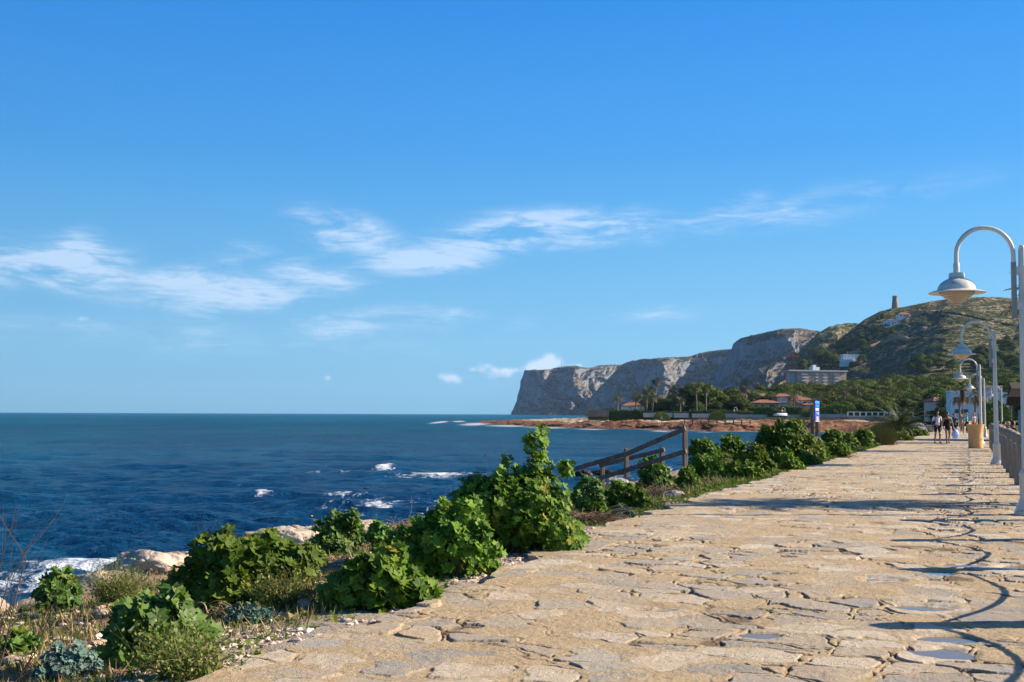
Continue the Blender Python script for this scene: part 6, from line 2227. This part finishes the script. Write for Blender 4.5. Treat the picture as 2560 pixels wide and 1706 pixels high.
wall('grey-brown retaining wall of the far lawn terrace', 1345, 1404, 943.5, 953, 288, 'stonewall')
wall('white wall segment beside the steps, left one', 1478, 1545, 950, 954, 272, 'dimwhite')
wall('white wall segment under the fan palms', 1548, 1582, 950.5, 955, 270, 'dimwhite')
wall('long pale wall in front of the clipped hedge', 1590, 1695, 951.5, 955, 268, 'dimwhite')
wall('long low pale wall behind the first far lamps', 1695, 1862, 954, 960, 262, 'dimwhite')
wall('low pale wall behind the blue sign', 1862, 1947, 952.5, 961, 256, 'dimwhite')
wall('dark stone embankment above the red rocks, left part', 1690, 1860, 959.5, 964, 250, 'stonewall')
wall('dark stone embankment above the red rocks, right part', 1860, 2030, 960, 966, 244, 'stonewall')


def railed(label, x0, x1, yt, ym, yb, Y, n):
    Y = sh(Y)
    a = at(x0, yt, Y); b_ = at(x1, yt, Y)
    zt, zm, zb = a.z, at(x0, ym, Y).z, at(x0, yb, Y).z - .5
    root = empty('railed_wall', ((a.x + b_.x) / 2, Y, zb), label, 'wall', 'white walls with square openings')
    L = b_.x - a.x
    mb = MB(); mb.box((0, 0, (zm - zb) / 2), (L, .35, zm - zb)); mb.build('plinth', MAT['greywall'], root)
    mb = MB(); mb.box((0, 0, zt - zb - .07), (L + .1, .3, .14)); mb.build('top_rail', MAT['white'], root)
    mb = MB(); mb.box((0, 0, zm - zb + .06), (L + .1, .3, .12)); mb.build('bottom_rail', MAT['white'], root)
    hh = zt - zm - .26
    for i in range(n + 1):
        mb = MB(); mb.box((-L / 2 + L * i / n, 0, zm - zb + .12 + hh / 2), (.28, .26, hh)); mb.build('pillar', MAT['white'], root)


railed('white wall with a row of square openings, the longest one', 1948, 2046, 946.5, 957, 966, 242, 7)
railed('white wall with square openings behind the young palm', 2072, 2124, 947, 958, 967, 236, 4)
railed('short white wall with square openings left of the couple', 2130, 2176, 947, 959, 968, 228, 3)
pz = gnd(1776, 958, .8)
for lab, x0, x1, yt, yb, Y in (('upturned pale boat hull shape lying under a cover on the far shore', 1776, 1808, 949.5, 957, 258),):
    Y = sh(Y)
    a = at((x0 + x1) / 2, (yt + yb) / 2, Y)
    root = empty('covered_boat', (a.x, Y, a.z - .35), 'pale covered boat lying in front of the low wall on the far shore', 'boat')
    mb = MB(); w = (x1 - x0) * K / F * Y
    prof = [(-.5, .15, .15), (-.42, .75, .55), (-.1, 1.0, .75), (.25, .95, .78), (.45, .6, .72), (.52, .1, .8)]
    for (t, hw, hz) in prof:
        for a_ in range(9):
            an = math.pi * a_ / 8
            mb.v.append(Vector((t * w, -.9 * hw * math.cos(an), hz * math.sin(an))))
    for i in range(len(prof) - 1):
        for k in range(8):
            mb.f.append([i * 9 + k, i * 9 + k + 1, (i + 1) * 9 + k + 1, (i + 1) * 9 + k])
    mb.build('cover', MAT['white'], root, True)
    mb = MB(); mb.box((0, 0, .06), (w * .95, 1.9, .12), bev=.03); mb.build('gunwale', MAT['greywall'], root)


# ---- buildings
class House:
    def __init__(s, name, label, x, yb, Y, cat='house', group=None, zb=None, rz=0.0):
        Y = sh(Y); p = at(x, 950, Y)
        s.zb = zb if zb is not None else at(x, yb, Y).z
        s.Y = Y; s.x0 = p.x
        s.root = empty(name, (p.x, Y, s.zb), label, cat, group, rz)

    def X(s, x): return colX(x, s.Y) - s.x0
    def Z(s, y): return at(1800, y, s.Y).z - s.zb

    def block(s, part, x0, x1, yt, yb, d, mat, dy=0.0, down=0.0):
        a, b, zt, z0 = s.X(x0), s.X(x1), s.Z(yt), s.Z(yb) - down
        mb = MB(); mb.box(((a + b) / 2, dy + d / 2, (zt + z0) / 2), (b - a, d, zt - z0))
        return mb.build(part, MAT[mat], s.root)

    def window(s, x0, x1, yt, yb, dy, mat='glass', par=None, frame='white'):
        a, b, zt, z0 = s.X(x0), s.X(x1), s.Z(yt), s.Z(yb)
        w, h = b - a, zt - z0
        mb = MB(); t = min(w, h) * .12
        for c, dd in ((((a + b) / 2, dy - .03, zt - t / 2), (w, .1, t)), (((a + b) / 2, dy - .03, z0 + t / 2), (w, .1, t)), ((a + t / 2, dy - .03, (zt + z0) / 2), (t, .1, h - 2 * t)), ((b - t / 2, dy - .03, (zt + z0) / 2), (t, .1, h - 2 * t))):
            mb.box(c, dd)
        o = mb.build('window', MAT[frame], s.root)
        mb = MB(); mb.box(((a + b) / 2, dy - .004, (zt + z0) / 2), (w - 2 * t, .03, h - 2 * t)); mb.build('pane', MAT[mat], o)

    def hip(s, x0, x1, ye, yr, d, dy=0.0, mat='tile', gable=False, over=.35):
        a, b, ze, zr = s.X(x0) - over, s.X(x1) + over, s.Z(ye), s.Z(yr)
        y0, y1 = dy - over, dy + d + over; ym = (y0 + y1) / 2
        ins = 0 if gable else min((b - a) * .35, (y1 - y0) * .5)
        vs = [(a, y0, ze), (b, y0, ze), (b, y1, ze), (a, y1, ze), (a + ins, ym, zr), (b - ins, ym, zr), (a, y0, ze - .18), (b, y0, ze - .18), (b, y1, ze - .18), (a, y1, ze - .18)]
        fs = [[0, 1, 5, 4], [2, 3, 4, 5], [1, 2, 5], [3, 0, 4], [6, 7, 1, 0], [7, 8, 2, 1], [8, 9, 3, 2], [9, 6, 0, 3], [9, 8, 7, 6]]
        mb = MB(); mb.add(vs, fs); return mb.build('roof', MAT[mat], s.root)

    def gable_front(s, x0, x1, ye, yr, yb, d, mat, dy=0.0, over=.3):
        a, b, ze, zr, z0 = s.X(x0), s.X(x1), s.Z(ye), s.Z(yr), s.Z(yb) - 1
        m = (a + b) / 2
        vs = [(a, dy, z0), (b, dy, z0), (b, dy, ze), (m, dy, zr), (a, dy, ze)]; vs += [(x, dy + d, z) for x, _, z in vs]
        fs = [[0, 1, 2, 3, 4], [9, 8, 7, 6, 5], [1, 6, 7, 2], [5, 0, 4, 9], [0, 5, 6, 1], [2, 7, 8, 3], [4, 3, 8, 9]]
        mb = MB(); mb.add(vs, fs); mb.build('wall', MAT[mat], s.root)
        k = (zr - ze) / (b - m)
        vs = [(a - over, dy - over, ze - k * over + .03), (m, dy - over, zr + .03), (b + over, dy - over, ze - k * over + .03)]
        vs += [(x, y, z + .16) for x, y, z in vs]; n = len(vs); vs += [(x, dy + d + over, z) for x, y, z in vs]
        fs = [[0, 1, 4, 3], [1, 2, 5, 4], [3, 4, 10, 9], [4, 5, 11, 10], [0, 6, 7, 1], [1, 7, 8, 2], [2, 8, 11, 5], [0, 3, 9, 6], [6, 9, 10, 7], [7, 10, 11, 8]]
        mb = MB(); mb.add(vs, fs); mb.build('roof', MAT['tile'], s.root)


# peach villa behind the sign
h = House('villa', 'peach villa with terracotta roofs and several wings behind the sign', 1800, 942, 330, zb=.6)
h.block('wall', 1730, 1786, 926, 942, 7, 'cream', 0, 1); h.hip(1730, 1792, 926, 918.5, 8, -1.2)
h.window(1733, 1743, 930, 940, 0); h.window(1747, 1757, 930, 940, 0); h.window(1766, 1782, 929, 941, 0, 'glass')
h.block('wall', 1790, 1822, 911, 928, 8, 'peach', 2.0, 1); h.hip(1788, 1826, 911, 904, 8, 2.0)
h.window(1796, 1811, 914, 924, 2.0, 'shadeglass')
h.block('wall', 1786, 1815, 927.5, 942, 7, 'cream', -1.0, 1); h.window(1790, 1808, 932, 940, -1.0)
h.block('terrace_slab', 1785, 1817, 926.6, 927.8, 8, 'greywall', -1.6)
h.gable_front(1815, 1848, 933, 927, 942, 8, 'peach', -.5); h.window(1828, 1834, 936, 942, -.5, 'shadeglass')
h.block('wall', 1824, 1872, 919, 936, 9, 'cream', 3.5, 1); h.hip(1822, 1876, 919, 908.5, 9, 3.5, 'tile')
h.window(1832, 1842, 922, 929, 3.5); h.window(1852, 1860, 922, 929, 3.5)
h.block('wall', 1848, 1890, 930, 942, 7, 'peach', 1.2, 1); h.hip(1848, 1898, 930, 924, 7, 1.2)
h.block('chimney', 1842, 1846, 905, 915, 1.0, 'white', 7)
# villa behind it
h = House('villa', 'villa with red hipped roof and chimney behind the reddish palm', 1745, 930, 368, zb=2)
h.block('wall', 1700, 1724, 914, 930, 7, 'white', 0, 2); h.hip(1698, 1727, 914, 905, 7); h.window(1708, 1714, 917, 924, 0)
h.block('wall', 1726, 1784, 914, 930, 9, 'peach', 1.5, 2); h.hip(1725, 1786, 914, 904, 9, 1.5); h.block('chimney', 1738, 1741, 900, 908, .9, 'white', 5); h.window(1770, 1777, 917, 924, 1.5); h.window(1745, 1752, 917, 924, 1.5)
# small white house with red roof
h = House('house', 'small white house with a bright red roof at the left end of the shore', 1455, 942, 300, zb=.2)
h.block('wall', 1432, 1478, 934, 944, 7, 'white', 0, 1); r_ = h.hip(1431, 1480, 934, 924.5, 7); h.block('chimney', 1455, 1457, 921, 930, .6, 'white', 4); h.window(1446, 1450, 937, 941, 0)
# small house glimpsed between the palms
h = House('house', 'pale house end with red roof glimpsed between the fan palms', 1610, 930, 318, zb=1)
h.block('wall', 1596, 1624, 918, 932, 6, 'white', 0, 1); h.hip(1594, 1626, 918, 909, 6); h.window(1600, 1606, 921, 927, 0)
h = House('house', 'flat grey roof and white wall peeping out of the wood on the left', 1766, 905, 480, zb=6)
h.block('wall', 1758, 1774, 892, 905, 6, 'white', 0, 3); h.block('roof_slab', 1756, 1776, 890.5, 892.2, 7, 'white', -.5); h.window(1761, 1766, 895, 900, 0)
h = House('house', 'house with a grey sloping roof half buried in the middle of the wood', 2015, 930, 300, zb=1.5)
h.block('wall', 2003, 2026, 922, 938, 6, 'cream', 0, 2); h.hip(2001, 2030, 922, 913, 6, 0, 'greywall'); h.window(2010, 2016, 925, 931, 0)
h = House('house', 'low house with a terracotta roof left of the white flat-roofed building', 2166, 930, 215, zb=1)
h.block('wall', 2150, 2184, 920, 945, 6, 'cream', 0, 2); h.hip(2148, 2188, 920, 911, 6); h.window(2158, 2164, 925, 932, 0); h.window(2170, 2176, 925, 932, 0)
# long apartment block
h = House('apartment_block', 'long brown apartment block with white flat roof and balconies above the wood', 1886, 885, 850, 'building', None, zb=at(1886, 905, 850).z, rz=R(13))
h.block('wall', 1828, 1952, 854, 905, 9, 'brick', 0, 6)
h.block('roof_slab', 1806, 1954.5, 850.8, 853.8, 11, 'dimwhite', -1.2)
h.block('roof_house', 1874, 1891, 843, 850.4, 6, 'white', 4); h.block('roof_house', 1877, 1884, 838, 843, 4, 'white', 5)
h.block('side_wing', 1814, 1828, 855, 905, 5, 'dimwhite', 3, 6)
for fl in range(4):
    y = 857 + fl * 7.2
    for (a, b) in ((1838, 1853), (1874, 1881.5), (1892, 1901), (1919, 1934)):
        h.window(a, b, y, y + 4.6, 0, 'shadeglass', None, 'brick')
        h.block('balcony', a - .3, b + .3, y + 4.0, y + 4.9, 1.0, 'cream', -1.1)
    for x in (1861, 1867.5, 1886.5, 1907, 1912.5, 1943):
        h.window(x, x + 2.2, y + .8, y + 3.0, 0, 'signwhite', None, 'brick')
# white terraced villa on the slope
hp_ = hill_hit(1957, 836) or at(1957, 836, 850)
Yv = hp_.y - 2
h = House('villa', 'white cubic villa with narrow windows on the slope above the apartment block', 1957, 836, Yv, 'villa', None, zb=at(1957, 842, Yv).z)
h.block('wall', 1942, 1980, 814, 836, 9, 'white', 3, .5); h.block('wall', 1933, 1961, 826, 841, 5, 'white', -1.5, .5); h.block('wall', 1960, 1972, 829, 837, 4, 'white', .5, .5)
h.block('roof_slab', 1941.5, 1980.5, 813.2, 814, 9.4, 'white', 2.8)
for x in (1951.5, 1954.6, 1962.5, 1970.5): h.window(x, x + 1.4, 818.5, 824, 3)
h.window(1944, 1948, 817, 824, 3, 'shadeglass'); h.window(1951, 1955, 832, 836, -1.5)
h.block('terrace_slab', 1980, 1996, 814.4, 815.2, 4, 'white', 4); h.block('railing_post', 1953, 1953.4, 806, 814, .2, 'white', 5)


def hill_house(label, x0, x1, yt, yr, yb, parts):
    q = hill_hit((x0 + x1) / 2, yb)
    Y = q.y if q else 1000
    hh_ = House('house', label, (x0 + x1) / 2, yb, Y - 3, 'house', None, zb=at((x0 + x1) / 2, yb, Y - 3).z)
    hh_.block('wall', x0, x1, yt, yb, 8, 'white', 0, 4)
    hh_.hip(x0, x1, yt, yr, 8)
    for a, b, c, d in parts: hh_.window(a, b, c, d, 0)
    return hh_


hill_house('white house with pink roof edge on the hillside, lower of the two', 2040, 2067, 735, 732.6, 747, [(2045, 2048, 739, 743), (2054, 2057, 738, 746), (2060, 2063, 739, 743)])
hb_ = hill_house('white house with red hipped roof just below the tower', 2069, 2097, 721.5, 716, 729, [(2072, 2076, 723, 727), (2080, 2083, 723, 728)])
hb_.block('wall', 2085, 2091, 722, 730, 3, 'peach', -2.5, 3)
q = hill_hit(2100, 731)
wall('pale stone terrace wall right of the red-roofed hill house', 2090, 2122, 729, 732, (q.y if q else 1000) - 4, 'stonewall', .6, 'terrace_wall', False, 'stone walls on the hill')
q = hill_hit(2078, 738)
wall('pale stone wall between the two hill houses', 2070, 2092, 739, 741, (q.y if q else 1000) - 4, 'stonewall', .6, 'terrace_wall', False, 'stone walls on the hill')
q = hill_hit(2066, 776)
wall('stout sunlit end of the stone retaining wall on the hill', 2062, 2070, 763, 779, (q.y if q else 950) - 3, 'stonewall', 3, 'retaining_wall', False, 'stone walls on the hill')
# long road wall climbing the hill
pts_ = []
for x, y in ((1950, 815), (1975, 808), (2000, 799), (2025, 790), (2045, 783), (2064, 778), (2080, 779), (2088, 783)):
    q = hill_hit(x, y)
    if q: pts_.append(q)
root = empty('road_wall', pts_[0], 'long stone road wall climbing across the scrub hill below the houses', 'wall', 'stone walls on the hill')
for i in range(len(pts_) - 1):
    a, b_ = pts_[i] - pts_[0], pts_[i + 1] - pts_[0]
    mb = MB(); mb.beam(a + Vector((0, 0, .6)), b_ + Vector((0, 0, .6)), 1.6, 3.2); mb.build('wall_section', MAT['stonewall'], root)
# watchtower on the ridge
tp = hill_hit(2057, 709) or at(2057, 708, 1118)
Yt = 1115
c = at(2057, 708, Yt); sc_ = K / F * Yt
root = empty('watchtower', (c.x, Yt, c.z - 1.5), 'old round stone watchtower alone on the hill ridge', 'tower')
hh = (708 - 680) * sc_ + 1.5
mb = MB(); r0, r1 = 8.4 * sc_, 5.4 * sc_
mb.lathe([(r0, -2), (r0, 0), (r0 * .98, hh * .1), (r0 * .82, hh * .45), (r1 * 1.02, hh * .82), (r1, hh * .86)], 28)
autosmooth(mb.build('shaft', MAT['stonewall'], root), 40)
mb = MB(); mb.lathe([(r1, hh * .86), (r1 * 1.14, hh * .89), (r1 * 1.16, hh * .98), (r1 * 1.0, hh), (r1 * .9, hh), (r1 * .9, hh * .93)], 28)
mb.build('parapet', MAT['stonewall'], root)
mb = MB(); mb.box((-r1 * 1.05, -r1 * .6, hh * .88), (.9, .9, 1.6)); mb.build('machicolation', MAT['stonewall'], root)
# cranes
def crane(label, x, yt, yb, Y, jl, jr, yj):
    b_ = at(x, yb, Y); t = at(x, yt, Y)
    root = empty('tower_crane', (b_.x, Y, b_.z), label, 'crane', 'construction cranes behind the apartment block')
    Hh = t.z - b_.z; w = 1.0
    mb = MB()
    for sx in (-1, 1):
        for sy in (-1, 1): mb.beam((sx * w, sy * w, 0), (sx * w, sy * w, Hh), .34, .34)
    n = int(Hh / 2.4)
    for i in range(n):
        z0, z1 = Hh * i / n, Hh * (i + 1) / n
        s_ = 1 if i % 2 else -1
        mb.beam((-w * s_, -w, z0), (w * s_, -w, z1), .24, .24); mb.beam((-w, w * s_, z0), (-w, -w * s_, z1), .24, .24); mb.beam((w, w * s_, z0), (w, -w * s_, z1), .24, .24)
    mb.build('mast', MAT['crane'], root)
    zj = at(x, yj, Y).z - b_.z; xl = colX(jl, Y) - b_.x; xr = colX(jr, Y) - b_.x
    mb = MB()
    for sy in (-.6, .6): mb.beam((xl, sy, zj), (xr, sy, zj), .26, .26)
    mb.beam((xl, 0, zj + 1.3), (xr, 0, zj + 1.3), .24, .24)
    n = 14
    for i in range(n):
        a = xl + (xr - xl) * i / n; b = xl + (xr - xl) * (i + 1) / n
        mb.beam((a, -.6, zj), ((a + b) / 2, 0, zj + 1.3), .16, .16); mb.beam(((a + b) / 2, 0, zj + 1.3), (b, .6, zj), .16, .16)
    mb.build('jib', MAT['crane'], root)
    mb = MB(); mb.box((xl + .8, 0, zj - .8), (1.8, 1.4, 2.2), bev=.1); mb.build('counterweight', MAT['white'], root)


crane('red tower crane standing behind the apartment block, taller one', 1821.5, 808, 880, 980, 1802, 1838, 821)
crane('red crane with short jib at the left end of the apartment block', 1804.5, 846, 890, 900, 1797, 1811, 858)
# mast and marker on the headland
for lab, x, y0, y1, Y in (('thin radio mast on top of the far headland', 1291, 828, 845, 3850),):
    a = at(x, y1, Y); b_ = at(x, y0, Y)
    root = empty('radio_mast', a, lab, 'mast')
    mb = MB(); mb.tube([(0, 0, -3), (0, 0, b_.z - a.z)], [1.3, .7], 6); mb.build('pole', MAT['white'], root)
    mb = MB(); mb.box((0, 0, (b_.z - a.z) * .7), (3, 3, 2)); mb.build('dish', MAT['white'], root)

# white flat-roofed building at the right
h = House('modern_building', 'white flat-roofed building with a strip window behind the walkers', 2250, 945, 170, 'building', None, zb=-.1, rz=R(-12))
h.block('wall', 2188, 2315, 896, 948, 4, 'white', 0, 1)
h.block('upper_storey', 2259, 2306, 886, 895.4, 2.4, 'peach', 1.4)
h.block('roof_slab', 2258, 2307, 884.8, 886, 3.0, 'white', 1.2)
h.block('recess_shade', 2197, 2226, 939.5, 948.2, .5, 'glass', -.06)  # dark box proud of the wall, standing in for the shade of a recess
h.window(2195, 2227, 911, 924, 0, 'glass', None, 'greywall')
h.window(2240, 2256, 908, 924, 0); h.window(2275, 2290, 908, 924, 0)
# street side thatched bar at the right edge
h = House('thatched_bar', 'dark thatched beach bar at the right edge behind the seated guests', 2350, 960, 72, 'building', None, zb=-.1, rz=R(-22))
zr = h.Z(892) if False else 0
W0 = h.X(2318)
root = h.root
mb = MB()
zt, ze = at(2330, 893, 72).z + .1, at(2330, 931, 72).z + .1
a0, a1 = W0, W0 + 9
vs = [(a0, -1, ze), (a1, -1, ze), (a1, 5, ze), (a0, 5, ze), (a0 + .25, -.4, zt), (a1, -.4, zt), (a1, 5, zt + .5), (a0 + .25, 5, zt + .5), (a0, -1, ze + .5), (a1, -1, ze + .5)]
mb.add(vs, [[0, 1, 9, 8], [8, 9, 5, 4], [4, 5, 6, 7], [3, 2, 1, 0], [0, 8, 4, 7, 3], [1, 2, 6, 5, 9]])
mb.build('thatched_roof', MAT['thatch'], root)
for i in range(5):
    mb = MB(); mb.tube([(a0 + .3 + i * 2.1, -.7, 0), (a0 + .3 + i * 2.1, -.7, ze + .02)], .07, 8); mb.build('post', MAT['wood'], root)
for i, m_ in enumerate(('shadeglass', 'white', 'dteal', 'white', 'glass')):
    mb = MB(); mb.box((a0 + .9 + i * .8, 1.2, 1.0), (.55, .08, 2.0)); mb.build('shutter', MAT[m_], root)
# folded parasol
p = at(2213, 940, 100)
root = empty('folded_parasol', (p.x, 100, 0), 'folded dark parasol standing before the white building', 'parasol')
zt = at(2213, 895, 100).z
mb = MB(); mb.tube([(0, 0, 0), (0, 0, zt - .1)], .035, 8); mb.build('pole', MAT['wood'], root)
mb = MB(); mb.lathe([(.06, zt - 1.15), (.12, zt - .95), (.19, zt - .55), (.22, zt - .2), (.18, zt - .05), (.03, zt)], 14); autosmooth(mb.build('canopy', MAT['thatch'], root), 50)
# boardwalk on the far beach
a, b_ = at(1572, 964.5, 268), at(1722, 965.5, 262)
root = empty('boardwalk', (a.x, a.y, a.z), 'low wooden boardwalk along the back of the far beach', 'boardwalk')
mb = MB(); mb.beam((0, 0, 0), b_ - a, 1.8, .16); mb.build('deck', MAT['wood'], root)
for i in range(9):
    q = (b_ - a) * (i / 8)
    mb = MB(); mb.box((q.x, q.y - .7, q.z - .5), (.2, .2, 1.0)); mb.build('support', MAT['wood'], root)

# red rock outcrops along the cove
rngr = np.random.RandomState(12)
OUT = [(1210, 974, 60), (1290, 977, 80), (1370, 979, 70), (1440, 980, 66), (1520, 978, 90), (1575, 982, 70), (1640, 980, 60), (1700, 978, 80), (1745, 984, 60), (1795, 981, 80), (1850, 984, 90), (1905, 979, 70), (1950, 985, 80), (1990, 982, 60), (1480, 984, 50), (1340, 982, 60)]
for i, (x, y, w) in enumerate(OUT):
    q = hill_hit(x, y, ('coast_land',))
    if not q: continue
    rx = w * K / F * q.y / 2
    o = rock_mesh('rock_outcrop', rx, rx * rngr.uniform(.3, .5), rngr.uniform(.5, .95), 900 + i, 'rock_red', loc=(q.x, q.y + 1.5, q.z - .1), rough=.6, src=ICO3)
    tag(o, 'low red-brown rock outcrop on the cove shore, %s counted from the point' % ['first', 'second', 'third', 'fourth', 'fifth', 'sixth', 'seventh', 'eighth', 'ninth', 'tenth', 'eleventh', 'twelfth', 'thirteenth', 'fourteenth', 'lower', 'lowest'][i], 'rock', 'red rock outcrops of the cove')

# ---- the air over the sea
m_, t_, b_0 = pmat('haze_air')
t_.nodes.remove(b_0)
pv = N(t_, 'ShaderNodeVolumePrincipled')
pv.inputs['Color'].default_value = (.46, .71, 1.0, 1)
pv.inputs['Density'].default_value = HAZE
pv.inputs['Anisotropy'].default_value = .2
t_.links.new(pv.outputs[0], t_.nodes['Material Output'].inputs['Volume'])
mb = MB(); mb.box((-600, 3400, 90), (10400, 7400, 192))
o = mb.build('haze', m_); tag(o, 'thin blue sea haze', 'haze', kind='stuff')
o.display_type = 'WIRE'
C.cycles.volume_bounces = 0
C.cycles.volume_max_steps = 8

# ---- pines: keep what the picture shows; the many smallest far ones become one wood
bpy.context.view_layer.update()
DG = bpy.context.evaluated_depsgraph_get()
bpy.data.objects['haze'].hide_viewport = True
bpy.context.view_layer.update()
DG = bpy.context.evaluated_depsgraph_get()
CO = Vector((0, 0, H))
pines = []
for o in list(COL.objects):
    if o.parent is not None or not o.name.startswith('pine_tree'): continue
    cr = [c for c in o.children if c.name.startswith('crown')][0]
    M = o.matrix_world
    n_ = len(cr.data.vertices); seen = 0
    for k in range(0, n_, max(1, n_ // 34)):
        p = M @ cr.data.vertices[k].co
        d = p - CO; L = d.length
        hit_, loc_, _, _, ob, _ = C.ray_cast(DG, CO, d.normalized(), distance=L + 3)
        if hit_ and ob is not None and ob.parent is not None and ob.parent.name == o.name: seen += 1
    pines.append((seen * (o.scale[0] / o.location.y) ** 2, seen, o, cr))
bpy.data.objects['haze'].hide_viewport = False
pines.sort(key=lambda q: -q[0])
keep_ = [q for q in pines if q[1] > 0][:290]
kn = {q[2].name for q in keep_}
vs, fs, off = [], [], 0
for sc_, seen, o, cr in pines:
    if o.name in kn: continue
    if seen > 0:
        n_ = len(cr.data.vertices); v = np.empty(n_ * 3, np.float32); cr.data.vertices.foreach_get('co', v); v = v.reshape(-1, 3)
        f = np.empty(len(cr.data.polygons) * 3, np.int32); cr.data.polygons.foreach_get('vertices', f); f = f.reshape(-1, 3)
        M = np.array(o.matrix_world); v = v @ M[:3, :3].T + M[:3, 3]
        vs.append(v); fs.append(f + off); off += n_
    for c_ in list(o.children): bpy.data.objects.remove(c_)
    bpy.data.objects.remove(o)
if vs:
    tag(np_mesh('far_wood', np.concatenate(vs), np.concatenate(fs), MAT['pine'], smooth=False), 'mass of small far pines filling the wood', 'wood', kind='stuff')
print('PINES', len(pines), 'seen', len([q for q in pines if q[1] > 0]), 'kept', len(keep_))

# ---- give every pine of a wood its own place name
from collections import defaultdict
grp = defaultdict(list)
for o in list(COL.objects):
    if o.parent is None and o.name.startswith('pine_tree'):
        grp[(o['label'], o['group'])].append(o)
ORD = ['first', 'second', 'third', 'fourth', 'fifth', 'sixth', 'seventh', 'eighth', 'ninth', 'tenth', 'eleventh', 'twelfth', 'thirteenth', 'fourteenth']
for (lab, g), os_ in grp.items():
    if len(os_) < 2: continue
    os_.sort(key=lambda o: o.location.y)
    nrow = max(1, round(len(os_) / 8))
    size = math.ceil(len(os_) / nrow)
    for r in range(nrow):
        row = sorted(os_[r * size:(r + 1) * size], key=lambda o: o.location.x / o.location.y)
        rn = 'nearest row' if r == 0 else ('farthest row' if r == nrow - 1 else ORD[r] + ' row')
        short = ' '.join(lab.split()[:9])
        for k, o in enumerate(row):
            o['label'] = f'{short}, {ORD[k]} from left, {rn}'
for o in list(COL.objects):
    if o.name.startswith('bollard') and o.parent is None and 'farther ones' in o['label']: pass
